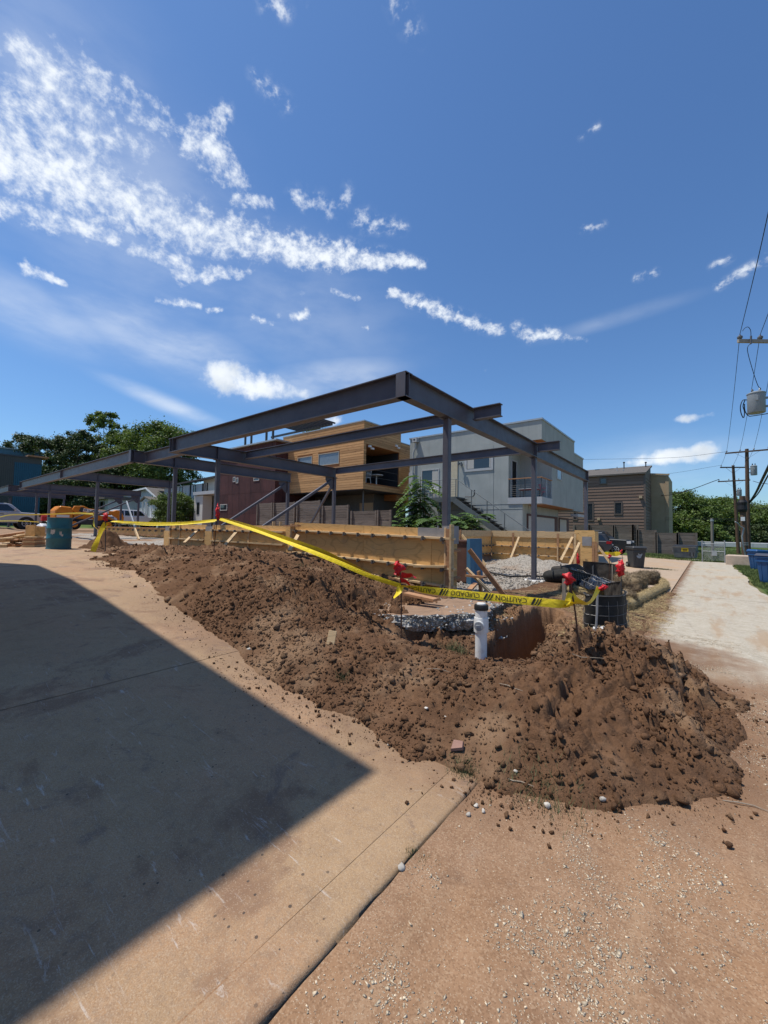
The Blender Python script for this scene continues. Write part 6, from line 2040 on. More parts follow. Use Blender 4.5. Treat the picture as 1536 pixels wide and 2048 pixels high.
# ---- white clean-out pipe
pb_ = atd(962, 1302, 4.0)
pp = thing('cleanout_pipe', 'white plastic clean-out pipe with a black coupling standing at the trench', 'pipe', tuple(pb_))
zt = zrow(pb_, 1206)
H = zt - pb_[2]
M_CAPG = mat('grey_plug', (.28, .29, .30), .5, var=.1)
rP = .0585
MB().lathe([(rP, -.45), (rP, H * .42)], pb_, 24).build('riser', M_PVC, pp, smooth=True)
MB().lathe([(rP + .012, H * .40), (rP + .014, H * .46), (rP + .014, H * .64), (rP + .010, H * .70)], pb_, 24).build('tee_fitting', M_PVC, pp, smooth=True)
MB().lathe([(rP + .002, H * .70), (rP + .002, H * .86)], pb_, 24).build('upper_pipe', M_PVC, pp, smooth=True)
MB().lathe([(rP + .010, H * .86), (rP + .012, H * .88), (rP + .012, H * .945), (rP + .007, H * .97), (rP - .01, H * .975)], pb_, 24).build('coupling', M_RUBBER, pp, smooth=True)
MB().lathe([(rP - .012, H * .972), (rP - .016, H), (rP - .03, H * 1.005)], pb_, 20).build('cap', M_PVC, pp, smooth=True)
dirc = CAM - pb_; dirc[2] = 0; dirc /= np.linalg.norm(dirc)
dirc = dirc * .9 - np.array([RT[0], RT[1], 0]) * .25; dirc /= np.linalg.norm(dirc)
c0 = pb_ + np.array([0, 0, H * .55])
MB().tube([tuple(c0), tuple(c0 + dirc * (rP + .030))], rP * .80, 20).build('side_branch', M_PVC, pp)
pl_ = MB().tube([tuple(c0 + dirc * (rP + .0305)), tuple(c0 + dirc * (rP + .044))], rP * .74, 20).build('plug', M_CAPG, pp)
MB().bar(c0 + dirc * (rP + .045) - RT * .026, c0 + dirc * (rP + .045) + RT * .026, .02, .022).build('plug_lug', M_CAPG, pl_)

# ---- broken concrete slab at the edge of the dig
sl_thing = thing('broken_slab', 'broken concrete slab edge with white aggregate, between rebar and white pipe', 'slab', (-2.8, 4.8, .4))
M_AGG = mat_gravel('aggregate_face', (.30, .28, .25), (.62, .60, .56), 30.0)
M_DUST = mat('dusty_slab_top', (.27, .17, .105), .95, var=.2, scale=6, bump=.5, bscale=40)
FE = [(-3.35, 3.95), (-3.05, 4.02), (-2.84, 4.16), (-2.66, 4.34), (-2.48, 4.60), (-2.36, 4.82), (-2.30, 5.02), (-2.42, 5.5), (-2.7, 6.0), (-3.0, 6.15), (-3.5, 5.6), (-3.7, 4.8), (-3.5, 4.2)]
n_, rg = 130, np.random.default_rng(9)
per = np.array(FE + [FE[0]]); tp = np.concatenate([[0], np.cumsum(np.hypot(*np.diff(per, axis=0).T))])
uu = np.linspace(0, tp[-1], n_, endpoint=False)
ex, ey = np.interp(uu, tp, per[:, 0]), np.interp(uu, tp, per[:, 1])
cx_, cy_ = -2.95, 5.0
levels = [(.0, .0), (.012, -.015), (-.015, -.045), (.02, -.08), (-.02, -.13), (-.07, -.22)]
V = []
ztp = lambda x, y: .475 + .03 * (x + 2.9) - .02 * (y - 4.6)
for off_, dz in levels:
    jit = fbm(uu * 3.5, uu * 0 + dz * 6, 4, 33) * .13 + fbm(uu * 12, uu * 0 + dz * 40, 3, 34) * .05 + off_
    dx, dy = ex - cx_, ey - cy_; L = np.hypot(dx, dy)
    V.append(np.stack([ex + dx / L * jit, ey + dy / L * jit, ztp(ex, ey) + dz + fbm(uu * 14, uu * 0 + dz * 50, 2, 35) * .01], 1))
V = np.concatenate(V); b = MB(); b.v = [tuple(v) for v in V]
for r_ in range(len(levels) - 1):
    for j in range(n_):
        a0, a1 = r_ * n_ + j, r_ * n_ + (j + 1) % n_
        b.f.append((a0, a0 + n_, a1 + n_, a1))
b.build('broken_edge', M_AGG, sl_thing)
b = MB(); b.v = [(v[0], v[1], v[2] + .001) for v in V[:n_]] + [(cx_, cy_, ztp(cx_, cy_) + .002)]
b.f = [(j, (j + 1) % n_, n_) for j in range(n_)]
b.build('top_face', M_DUST, sl_thing)
k = 1500
ii = rg.integers(0, n_, k); fr = rg.random(k); dzs = -.17 * rg.random(k) ** 1.1
Pq = np.stack([ex[ii] * (1 - fr) + ex[(ii + 1) % n_] * fr, ey[ii] * (1 - fr) + ey[(ii + 1) % n_] * fr, 0 * fr], 1)
dd = Pq[:, :2] - np.array([[cx_, cy_]]); dd /= np.linalg.norm(dd, axis=1, keepdims=True)
Pq[:, :2] += dd * (.012 + .02 * rg.random((k, 1))); Pq[:, 2] = ztp(Pq[:, 0], Pq[:, 1]) + dzs
s = np.clip(rg.lognormal(math.log(.010), .4, k), .004, .024)
tag(scatter('aggregate', [ico(1, 80 + i, .25) for i in range(4)], Pq - np.array(OFF[sl_thing.name]), s[:, None] * rg.uniform(.7, 1.3, (k, 3)), M_AGG, rg, parent=sl_thing), kind='stuff')
k = 500
ax_, ay_ = rg.uniform(-2.9, -2.2, k), rg.uniform(4.6, 5.9, k)
az_ = np.array([max(gz(a, c_), ztp(a, c_) - .02 if (a < -2.35) else -9) for a, c_ in zip(ax_, ay_)])
s = np.clip(rg.lognormal(math.log(.012), .5, k), .005, .035)
tag(scatter('rubble', [ico(1, 84 + i, .3) for i in range(4)], np.stack([ax_, ay_, az_ + s * .3], 1), s[:, None] * rg.uniform(.7, 1.3, (k, 3)), M_AGG, rg), 'white concrete crumbs between the broken slab and the pipe', 'rubble', kind='stuff')
# planks lying at the foot of the form
for a, b_, w, lab in (((812, 1187, 5.9), (872, 1200, 5.6), .14, 'short pale plank lying below the plywood form near the red flag'), ((832, 1182, 6.0), (880, 1190, 5.75), .10, 'upper short plank lying below the plywood form'),
                      ((937, 1182, 6.6), (950, 1168, 7.4), .09, 'reddish board end leaning at the right end of the form')):
    P0, P1 = atd(*a), atd(*b_)
    o = MB().bar(P0 - P0, P1 - P0, w, .04).build('plank', M_LUMR, None, bevel=.004); o.location = tuple(P0)
    tag(o, lab, 'plank', 'loose planks by the form')

# ---- scrap of wood standing in the heap
p = on_heap(662, 1288, .4)
o = MB().box((-.045, -.012, -.03), (.04, .012, .115)).build('wood_offcut', M_LUM, bevel=.002)
o.location = tuple(p + np.array([0, 0, .02])); o.rotation_euler = (-.35, .12, math.radians(35))
tag(o, 'pale offcut of wood standing in the middle of the heap', 'offcut')
for k, (px, py, L, a, lab) in enumerate(((880, 1342, .22, .5, 'grey stick lying on the slope below the pipe'), (1065, 1318, .16, 1.1, 'dark stick by the trench mouth'), (1040, 1570, .13, .3, 'pale dry stalk at the foot of the heap'),
                                          (1490, 1612, .22, .2, 'thin dry twig across the lane at the right'), (1175, 1318, .26, .25, 'crooked root on top of the mound'), (1023, 1377, .2, .0, 'pale chip of wood on the front slope'))):
    p = on_heap(px, py, .2); r_ = np.random.default_rng(k + 40)
    c = [np.array([0, 0, .012]) + np.array([math.cos(a), math.sin(a), .1 * r_.uniform(-1, 1)]) * L * t + r_.normal(0, .012, 3) * np.array([1, 1, .4]) for t in (-.5, -.2, .1, .5)]
    o = MB().tube(c, [.002, .0035, .003, .0015], 6).build('stick', M_STAKEW, smooth=True); o.location = tuple(p)
    tag(o, lab, 'stick', 'sticks lying on the dirt')

# ---- black wire-backed fabric basket and silt fence
def fabric_wall(name, label, pts, zb, zt_, mat_, wire=True, sag=.0, group='black silt fence fabric', n=40, rows=12, wob=.03, seed=0, post=()):
    P = smooth_path([np.array(p) for p in pts], n)
    root = thing(name, label, 'silt fence', (P[:, 0].mean(), P[:, 1].mean(), float(np.mean(zb))), group)
    t = np.linspace(0, 1, n); z0 = np.interp(t, np.linspace(0, 1, len(zb)), zb); z1 = np.interp(t, np.linspace(0, 1, len(zt_)), zt_)
    V = []
    T = np.gradient(P, axis=0); T /= np.linalg.norm(T, axis=1, keepdims=True); Nn = np.stack([T[:, 1], -T[:, 0]], 1)
    for k in range(rows):
        q = k / (rows - 1)
        o_ = wob * fbm(t * 9 + seed, t * 0 + q * 3.1, 3, 55 + seed) + sag * math.sin(q * math.pi)
        V.append(np.stack([P[:, 0] + Nn[:, 0] * o_, P[:, 1] + Nn[:, 1] * o_, z0 + (z1 - z0) * q], 1))
    V = np.stack(V); i = np.arange(rows * n).reshape(rows, n)
    F = np.stack([i[:-1, :-1].ravel(), i[:-1, 1:].ravel(), i[1:, 1:].ravel(), i[1:, :-1].ravel()], 1)
    Vf = V.reshape(-1, 3) - np.array(OFF[root.name])
    link_mesh('fabric', np_mesh('fabric', Vf, F, mat_, True), root)
    if wire:
        w = MB(); fw2 = V + np.concatenate([Nn, Nn[:, :1] * 0], 1)[None] * .02 * wire
        for k in np.linspace(0, rows - 1, 7).astype(int):
            w.tube([tuple(q) for q in fw2[k, ::3]], .0022, 4, False)
        for j in np.linspace(0, n - 1, 11).astype(int):
            w.tube([tuple(q) for q in fw2[::2, j]], .0022, 4, False)
        tag(w.build('wire_mesh', M_WIRE, root), kind='stuff')
    hem = MB(); hem.tube([tuple(q) for q in V[-1, ::2]], .012, 6); hem.build('hem', mat_, root, smooth=True)
    for j, h in post:
        a = V[0, int(j * (n - 1))]
        MB().box((a[0] - .02, a[1] - .02, a[2] - .1), (a[0] + .02, a[1] + .02, h)).build('post', M_STAKEW, root)
    return root


z1 = zrow(atd(1210, 1225, 5.25), 1194)
fabric_wall('silt_basket', 'black fabric basket backed with wire mesh in front of the straw bank', [tuple(atd(a, 1225, d)[:2]) for a, d in ((1172, 5.75), (1171, 5.4), (1180, 5.31), (1212, 5.28), (1244, 5.36), (1250, 5.45), (1252, 5.75))], [.10, .02, .02, .0], [z1 - .02, z1 + .01, z1, z1 + .02], M_FABRIC, 1, 0, seed=1)
bag = thing('crumpled_bag', 'crumpled white plastic bag lying inside the black wire basket', 'bag', tuple(atd(1206, 1262, 4.75)))
V, F = ico(3, 3, .10); V = V * np.array([.10, .06, .05]); V += .022 * np.stack([fbm(V[:, 0] * 30 + k * 7, V[:, 2] * 30, 3, 60 + k) for k in range(3)], 1)
link_mesh('film', np_mesh('film', V, F, mat('white_film', (.55, .53, .50), .35, var=.25, scale=18, col2=(.8, .79, .77)), True), bag)
p0 = atd(1170, 1152, 12.6)
fabric_wall('silt_fence', 'dusty dark fabric silt fence standing behind the black plastic', [atd(1166, 1150, 12.4), atd(1195, 1151, 12.2), atd(1225, 1152, 11.9), atd(1250, 1150, 11.6)], [0.02, .0, -.05], [zrow(atd(1170, 1130, 12.4), 1123), zrow(atd(1225, 1130, 11.9), 1127), zrow(atd(1250, 1130, 11.6), 1132)], M_FABB, 0, 0, seed=2, post=((.25, .62), (.7, .62)))
fabric_wall('silt_fence', 'short grey fabric flap hanging beside the dark flagged stake', [atd(1210, 1186, 8.6), atd(1225, 1188, 8.4), atd(1242, 1186, 8.2)], [.0, .0], [zrow(atd(1215, 1170, 8.6), 1168), zrow(atd(1242, 1170, 8.2), 1163)], M_FABB, 0, 0, seed=3)
# glossy black film sagging across
pa = [atd(1143, 1137, 10.8), atd(1170, 1148, 10.4), atd(1200, 1160, 9.9), atd(1225, 1165, 9.5), atd(1243, 1168, 9.1)]
pbb = [atd(1140, 1160, 9.6), atd(1165, 1172, 9.2), atd(1195, 1180, 8.8), atd(1218, 1180, 8.6), atd(1240, 1176, 8.4)]
A, B_ = smooth_path(pa, 60), smooth_path(pbb, 60); V = []
for k in range(24):
    q = k / 23; P = A * (1 - q) + B_ * q
    P[:, 2] += .06 * fbm(np.linspace(0, 9, 60), np.full(60, q * 4), 4, 88) + .10 * math.sin(q * math.pi) * np.sin(np.linspace(0, 3, 60)) + .03 * np.sin(np.linspace(0, 8, 60) + q * 14)
    V.append(P)
V = np.stack(V); base = V.reshape(-1, 3).mean(0); i = np.arange(24 * 60).reshape(24, 60)
F = np.stack([i[:-1, :-1].ravel(), i[:-1, 1:].ravel(), i[1:, 1:].ravel(), i[1:, :-1].ravel()], 1)
pf = thing('plastic_sheet', 'glossy black plastic sheet sagging over wire between the flagged stakes', 'plastic sheet', tuple(base))
link_mesh('film', np_mesh('film', V.reshape(-1, 3) - base, F, M_PLAST, True), pf)
w = MB()
for k in range(0, 24, 4):
    w.tube([tuple(q + np.array([0, 0, .03])) for q in V[k, ::4]], .003, 4, False)
for j in range(0, 60, 5):
    w.tube([tuple(q + np.array([0, 0, .03])) for q in V[::3, j]], .003, 4, False)
tag(w.build('wire_mesh', M_WIRE, pf), kind='stuff')
fabric_wall('silt_fence', 'black wire backed fabric standing left of the glossy plastic', [atd(1138, 1176, 9.2), atd(1160, 1172, 9.5), atd(1185, 1170, 9.8)], [.1, .1], [zrow(atd(1140, 1170, 9.2), 1138), zrow(atd(1185, 1170, 9.8), 1150)], M_FABRIC, 1, 0, seed=4)
# black bundle of fabric rolls
for k, (px, py, d, L, r_, lab) in enumerate(((1118, 1152, 11.4, .85, .17, 'lower bundle of black fabric beside the slim column'), (1135, 1139, 11.8, .9, .12, 'upper roll of dusty black fabric on the bundle'))):
    c = atd(px, py, d); V, F = ico(3, 6 + k, .02)
    r0 = np.random.default_rng(k)
    V = np.stack([np.sign(V[:, 0]) * np.abs(V[:, 0]) ** .5 * L * .5, V[:, 1] * r_, V[:, 2] * r_ * 1.15], 1)
    V[:, 1:] *= (1 + .16 * fbm(V[:, :1] * 5, np.arctan2(V[:, 1:2], V[:, 2:3]) * 2.2, 3, 5 + k))
    V[:, 2] += .04 * np.sin(V[:, 0] * 7)
    o = link_mesh('fabric_roll', np_mesh('fabric_roll', V, F, M_FABRIC if k == 0 else M_FABB, True), loc=tuple(c), rot=(0, 0, .35))
    for q in range(2):
        MB().tube([(x := -.18 + .36 * q, r_ * 1.12 * math.cos(t), r_ * 1.22 * math.sin(t)) for t in np.linspace(0, 6.28, 18)], .012, 5, False).build('strap', M_RUBBER, o, local=True)
    tag(o, lab, 'fabric roll', 'black fabric rolls')

# ---- straw
def straw_bits(name, pos, L, m, seed, label=None, tilt=.35, parent=None, w=.0025):
    r = np.random.default_rng(seed); n = len(pos)
    a = r.uniform(0, 6.28, n); t = r.normal(0, tilt, n); L = L * r.uniform(.5, 1.4, n)
    D = np.stack([np.cos(a) * np.cos(t), np.sin(a) * np.cos(t), np.sin(t)], 1) * L[:, None] / 2
    S = np.stack([-np.sin(a), np.cos(a), 0 * a], 1) * w; U_ = np.array([[0, 0, w * 1.2]])
    V = np.stack([pos - D - S, pos - D + S, pos - D + U_, pos + D - S, pos + D + S, pos + D + U_], 1).reshape(-1, 3)
    F0 = np.array([[0, 1, 4], [0, 4, 3], [1, 2, 5], [1, 5, 4], [2, 0, 3], [2, 3, 5]])
    F = (F0[None] + 6 * np.arange(n)[:, None, None]).reshape(-1, 3)
    o = link_mesh(name, np_mesh(name, V, F, m), parent)
    return tag(o, label, 'straw' if label else None, kind='stuff')


rng = np.random.default_rng(31)
N = 26000
x = rng.uniform(-3.3, -.45, N); y = rng.uniform(4.9, 13.8, N)
m1 = np.exp(-(((x + 1.6) / .55) ** 2 + ((y - 6.0) / .75) ** 2)); m2 = np.exp(-(((x + 1.9) / .8) ** 2 + ((y - 9.0) / 2.0) ** 2)); m3 = np.exp(-(((x + 1.0) / .4) ** 2 + ((y - 10.5) / 3.0) ** 2)) * .8
pr = np.clip(m1 + m2 + m3, 0, 1) * ss(-.35, .2, fbm(x * 2.2, y * 2.2, 3, 66) + .3)
k = (rng.random(N) < pr) & (hz_arr(x, y)[0] > base_z(x, y) - .12) & (seg_d(x, y, (-1.70, 4.3), (-2.1, 7.3)) > .40)
x, y = x[k], y[k]; z = hz_arr(x, y)[0]
straw_bits('straw', np.stack([x, y, np.maximum(z, base_z(x, y)) + rng.uniform(.003, .03, len(x))], 1), .10, M_STRAW, 3, 'loose yellow straw strewn over the bank round the black basket')


def straw_heap(name, label, cat, c, dims, rot, m, seed, group=None, bristle=1500, L=.11):
    t = thing(name, label, cat, tuple(c), group, rot)
    V, F = ico(4, seed, .04)
    V = np.sign(V) * np.abs(V) ** .62
    V = V * np.array(dims) / 2
    nn = 1 + .18 * fbm(V[:, 0] * 7 + seed, V[:, 1] * 7 + V[:, 2] * 5, 4, seed)
    V = V * nn[:, None]; V[:, 2] += dims[2] * .42
    link_mesh('body', np_mesh('body', V, F, m, True), t)
    r = np.random.default_rng(seed); i = r.integers(0, len(V), bristle)
    straw_bits('straw_ends', V[i] * 1.02 + r.normal(0, .012, (bristle, 3)), L, m if m is M_HAY else M_STRAW, seed, None, .7, t, .003)
    return t


def at_ground(px, py, z=0.0):
    p = atz(px, py, z)
    for _ in range(20):
        p = atz(px, py, .5 * p[2] + .5 * gz(p[0], p[1]))
    return p


q = at_ground(1268, 1184); straw_heap('straw_bale', 'brown loose straw bale nearest the black basket, beside the flagged stake', 'straw bale', q + np.array([-.1, .2, 0]), (.75, 1.1, .50), .2, M_HAY, 11, 'brown straw bales at the alley edge', 2200)
q = at_ground(1296, 1168); straw_heap('straw_bale', 'farther brown straw bale, toward the grey wheeled bin', 'straw bale', q + np.array([-.05, .3, 0]), (.6, 1.2, .42), -.1, M_HAY, 12, 'brown straw bales at the alley edge', 1800)
q = at_ground(1247, 1206); straw_heap('straw_bale', 'low clump of brown straw at the front of the straw roll', 'straw bale', q + np.array([-.05, .1, -.02]), (.5, .9, .32), .3, M_HAY, 13, 'brown straw bales at the alley edge', 1400)
q = at_ground(1170, 1190, .2); straw_heap('straw_pile', 'pale pile of straw on the bank behind the leaning rebar', 'straw', q + np.array([0, .3, -.05]), (1.1, 1.0, .30), .1, M_STRAW, 14, None, 2600)
# straw roll along the edge
W = [at_ground(1258, 1222), at_ground(1275, 1212), at_ground(1300, 1199), at_ground(1325, 1185), at_ground(1334, 1176), at_ground(1322, 1166)]
W = [w_ + np.array([-.06, .05, .09]) for w_ in W]
wt = thing('straw_wattle', 'yellow netted straw roll curving along the edge of the alley', 'straw roll', tuple(W[2]))
P = smooth_path(W, 50)
MB().tube([tuple(p) for p in P], [.05] + [.115 + .012 * math.sin(i * 1.7) for i in range(48)] + [.05], 14).build('roll', mat('straw_netted', (.36, .26, .12), .95, var=.3, scale=14, bump=1.0, bscale=45, col2=(.48, .36, .18), bdist=.03), wt, smooth=True)
r = np.random.default_rng(4); n = 5200; i = r.integers(0, 50, n); a = r.uniform(0, 6.28, n)
pos = P[i] + np.stack([np.cos(a) * .115 * .7, np.cos(a) * .115 * .7, np.sin(a) * .115], 1) + r.normal(0, .02, (n, 3)) - np.array(OFF[wt.name])
straw_bits('straw_ends', pos, .09, M_STRAW, 6, None, .4, wt, .0028)
# dry root clump on the crest near the form
q = on_heap(545, 1102, 1.0); straw_heap('root_clump', 'grey tangle of dry roots and turf on the crest of the heap', 'root clump', q + np.array([0, .1, -.08]), (.9, .6, .34), .2, mat('dry_roots', (.13, .10, .075), .95, var=.35, scale=9, bump=.9, bscale=40, col2=(.24, .19, .14), bdist=.04), 15, None, 900, .14)

# ---- weeds
for k, (px, py, rad, n, h, lab) in enumerate(((1080, 1578, .26, 520, .05, 'thin green weeds at the foot of the heap'), (912, 1300, .14, 500, .07, 'tuft of green weeds on the slope left of the pipe'), (928, 1545, .10, 260, .05, 'small weeds at the toe of the heap by the brick shard'),
                                             (832, 1712, .06, 150, .016, 'tiny weeds along the broken kerb edge'), (684, 1356, .07, 120, .06, 'single green sprig on the lower slope'), (600, 1135, .2, 150, .1, 'sparse weeds high on the heap'))):
    p = on_heap(px, py, .1)
    grass('grass', n, lambda r, m, p=p, rad=rad: p[0] + r.normal(0, rad * .6, m), lambda r, m, p=p, rad=rad: p[1] + r.normal(0, rad * .4, m), lab, h, M_WEED, 60 + k, .0022, zf=lambda x, y: np.array([gz(a, b) for a, b in zip(x, y)]))

# ---- teal barrel
bq = atd(117, 1098, 11.35)
br = thing('barrel', 'dented teal steel barrel standing at the edge of the driveway', 'barrel', (bq[0], bq[1], bz(bq[0], bq[1])))
M_TEAL = mat('teal_barrel_paint', (.018, .115, .145), .45, var=.12, scale=3, dirt=(.02, .05, .06), dirt_amt=.5, dscale=4, bump=.15, bscale=9, bdist=.03)
prof = [(.270, 0), (.292, .008), (.292, .022), (.284, .03)]
for zc_ in (.30, .58):
    prof += [(.284, zc_ - .03), (.297, zc_ - .008), (.297, zc_ + .008), (.284, zc_ + .03)]
prof += [(.284, .845), (.293, .85), (.293, .878), (.284, .88), (.274, .876), (.274, .70)]
b = MB().lathe(prof, n=48, cap1=False)
b.v = [(x * (1 - .10 * math.exp(-((math.atan2(y, x) + 1.9) / .35) ** 2 - ((z - .75) / .10) ** 2)), y * (1 - .10 * math.exp(-((math.atan2(y, x) + 1.9) / .35) ** 2 - ((z - .75) / .10) ** 2)), z) for x, y, z in b.v]
b.build('drum', M_TEAL, br, local=True, smooth=True)
MB().lathe([(.273, .70), (.27, .702)], n=32).build('inside', M_BLACK, br, local=True)
fc_ = math.atan2(-br.location[1], -br.location[0])
for da, z0, w, h in ((-.55, .42, .10, .12), (.10, .40, .05, .09), (.22, .36, .05, .05), (-.40, .46, .04, .08)):
    a = fc_ + da
    vs = []
    for k in range(5):
        aa = a - w * 1.7 + 3.4 * w * k / 4
        wob = .02 * math.sin(k * 2.3)
        vs += [(math.cos(aa) * .2862, math.sin(aa) * .2862, z0 + wob), (math.cos(aa) * .2862, math.sin(aa) * .2862, z0 + h + wob * .5)]
    MB().add(vs, [(2 * i, 2 * i + 2, 2 * i + 3, 2 * i + 1) for i in range(4)]).build('torn_label', mat('torn_paper', (.42, .41, .38), .8, var=.2, scale=30), br, local=True)

# ---- stacks of lumber left of it
rng = np.random.default_rng(77)
base0 = atd(45, 1080, 12.4); base0[2] = bz(base0[0], base0[1])
lab_done = 0
for k in range(20):
    layer = k // 5
    c = base0 + np.array([rng.uniform(-.75, .75) * (1 - .18 * layer), rng.uniform(-.55, .55) * (1 - .15 * layer), 0])
    L = rng.uniform(.8, 1.9) * (1 - .10 * layer); a = rng.uniform(1.9, 3.2); w = (.09, .14, .19)[k % 3]
    o = MB().bar((-L / 2 * math.cos(a), -L / 2 * math.sin(a), -.012 * layer * rng.random()), (L / 2 * math.cos(a), L / 2 * math.sin(a), .03 * layer * rng.random()), w, (.045, .085)[k % 2]).build('plank', M_LUM if k % 3 else M_LUMR, bevel=.003)
    o.location = (c[0], c[1], bz(c[0], c[1]) + .035 + .088 * layer)
    tag(o, ('loose plank in the bottom layer of the lumber pile left of the teal barrel', 'loose plank in the second layer of the untidy lumber pile', 'loose plank in the third layer of the untidy lumber pile', 'short plank lying on top of the untidy lumber pile')[layer], 'plank', 'planks in the lumber pile')
sb = atd(68, 1088, 12.0); sb[2] = bz(sb[0], sb[1])
for k, wd in enumerate(('lowest', 'second lowest', 'middle', 'second highest', 'top')):
    o = MB().bar((-.30, .17, 0), (.30, -.17, 0), .30, .055).build('plank', M_LUMR if k % 2 else M_LUM, bevel=.003); o.location = tuple(sb + np.array([0, 0, .03 + .062 * k]))
    o.rotation_euler = (0, 0, rng.uniform(-.08, .08))
    tag(o, wd + ' board of the neat short stack beside the barrel', 'plank', 'boards stacked beside the barrel')
c = sb + np.array([-.05, .02, .35])
bx_ = thing('wooden_box', 'open plywood box tilted on the stack of boards', 'box', tuple(c - np.array([0, 0, .02])))
for a_, b_ in (((-.17, -.15, 0), (.17, -.135, .30)), ((-.17, .135, 0), (.17, .15, .27)), ((-.17, -.134, 0), (-.155, .134, .30)), ((.155, -.134, 0), (.17, .134, .27)), ((-.154, -.134, 0), (.154, .134, .015))):
    MB().box(a_, b_).build('side', M_PLY, bx_, local=True)
bx_.rotation_euler = (.05, .08, .5)
c = atd(84, 1058, 12.6)
V, F = ico(3, 8, .06); V = V * np.array([.17, .15, .16]); V += .05 * np.stack([fbm(V[:, 0] * 14 + k * 7, V[:, 2] * 14, 3, 70 + k) for k in range(3)], 1)
o = link_mesh('trash_bag', np_mesh('trash_bag', V, F, mat('pale_bag_film', (.5, .5, .52), .35, var=.2, scale=9), True), loc=tuple(c))
tag(o, 'pale plastic bag stuffed behind the teal barrel', 'bag')
# earth behind the barrel
def eh(X, Y):
    return base_z(X, Y) + np.clip(.62 * np.exp(-(((X + 14.35) / .55) ** 2 + ((Y - 4.35) / .5) ** 2)), 0, 2) * (1 + .6 * fbm(X * 3, Y * 3, 4, 99)) + (.45 - worley(X * 6, Y * 6, 98)) * .10 + (.45 - worley(X * 14, Y * 14, 97)) * .05 - .10


tag(link_mesh('dirt', grid_mesh('dirt', np.linspace(-15.8, -12, 100), np.linspace(2.9, 6.4, 95), eh, M_HEAP)), 'knee high heap of brown earth just behind the teal barrel', 'dirt', kind='stuff')

# ================================================================== vehicles
def paint(name, col, rough=.28, metal=.0):
    return mat(name, col, rough, metal, var=.03, spec=.6)


M_TYRE = mat('tyre_rubber', (.018, .018, .018), .85)
M_RIM = mat('alloy_rim', (.68, .68, .69), .4, 0)
M_CARGLASS = mat('car_glass', (.010, .013, .016), .06, spec=.8)
M_TAIL = mat('tail_lamp', (.30, .01, .015), .25)
M_HEAD = mat('head_lamp', (.62, .63, .62), .15)
M_TRIMBLK = mat('black_trim', (.02, .02, .02), .6)


def vehicle(name, label, cat, loc, rz, body, cabin, W, wheels, R, m, windows, screens, lamps=(), group=None, extra=None, inset=.16):
    """profiles are (x forward, z up); the cabin narrows upward"""
    t = thing(name, label, cat, loc, group, rz)
    h = W / 2
    b = MB(); n = len(body)
    for s in (-1, 1):
        b.v += [(x, s * h, z) for x, z in body]
    b.f += [tuple(range(n)), tuple(range(2 * n - 1, n - 1, -1))] + [(i, n + i, n + (i + 1) % n, (i + 1) % n) for i in range(n)]
    b.build('body', m, t, local=True, bevel=.05)
    zb, zt = min(z for _, z in cabin), max(z for _, z in cabin)
    wid = lambda z: (h - .03) - inset * (z - zb) / (zt - zb)
    c = MB(); n = len(cabin)
    for s in (-1, 1):
        c.v += [(x, s * wid(z), z) for x, z in cabin]
    c.f += [tuple(range(n)), tuple(range(2 * n - 1, n - 1, -1))] + [(i, n + i, n + (i + 1) % n, (i + 1) % n) for i in range(n)]
    c.build('cabin', m, t, local=True, bevel=.035)
    for wdw in windows:
        for s in (-1, 1):
            MB().add([(x, s * (wid(z) + .006), z) for x, z in wdw], [tuple(range(len(wdw)))]).build('side_window', M_CARGLASS, t, local=True)
    for (x0, z0), (x1, z1) in screens:
        d = Vector((x1 - x0, 0, z1 - z0)); nrm = Vector((d.z, 0, -d.x)).normalized() * .007
        if nrm.z < 0: nrm = -nrm
        MB().add([(x0 + nrm.x, -wid(z0) + .06, z0 + nrm.z), (x0 + nrm.x, wid(z0) - .06, z0 + nrm.z), (x1 + nrm.x, wid(z1) - .07, z1 + nrm.z), (x1 + nrm.x, -wid(z1) + .07, z1 + nrm.z)], [(0, 1, 2, 3)]).build('windscreen', M_CARGLASS, t, local=True)
    for x in wheels:
        for s in (-1, 1):
            y0 = s * (h - .22)
            arch = MB().tube([(x, s * (h - .3), R * 1.02), (x, s * (h + .006), R * 1.02)], R * 1.22, 24).build('wheel_arch', M_TRIMBLK, t, local=True)
            w = MB().tube([(x, s * (h - .24), R), (x, s * (h - .20), R), (x, s * (h - .02), R), (x, s * (h + .02), R)], [R * .93, R, R, R * .94], 26).build('wheel', M_TYRE, t, local=True, smooth=True)
            r_ = MB().tube([(x, s * (h + .0205), R), (x, s * (h + .024), R)], R * .66, 20)
            r_.build('rim_shadow', M_TRIMBLK, w, local=True)
            sp = MB()
            for k in range(6):
                a = k * math.pi / 3
                sp.bar((x, s * (h + .032), R), (x + math.cos(a) * R * .68, s * (h + .032), R + math.sin(a) * R * .68), .018, R * .24, (0, 1, 0))
            ring = [(x + math.cos(a) * R * .62, s * (h + .03), R + math.sin(a) * R * .62) for a in np.linspace(0, 2 * math.pi, 25)]
            sp.tube(ring, R * .045, 5, False)
            sp.build('rim', M_RIM, w, local=True)
    for nm, mm, a, b_ in lamps:
        MB().box(a, b_).build(nm, mm, t, local=True)
    if extra:
        extra(t, h, m)
    return t


MBK = paint('black_car_paint', (.014, .017, .019), .35); MDG = paint('dark_grey_car_paint', (.035, .038, .046), .35); MSV = paint('silver_car_paint', (.42, .42, .43), .3, .3); MWH = paint('white_car_paint', (.72, .72, .71), .3)

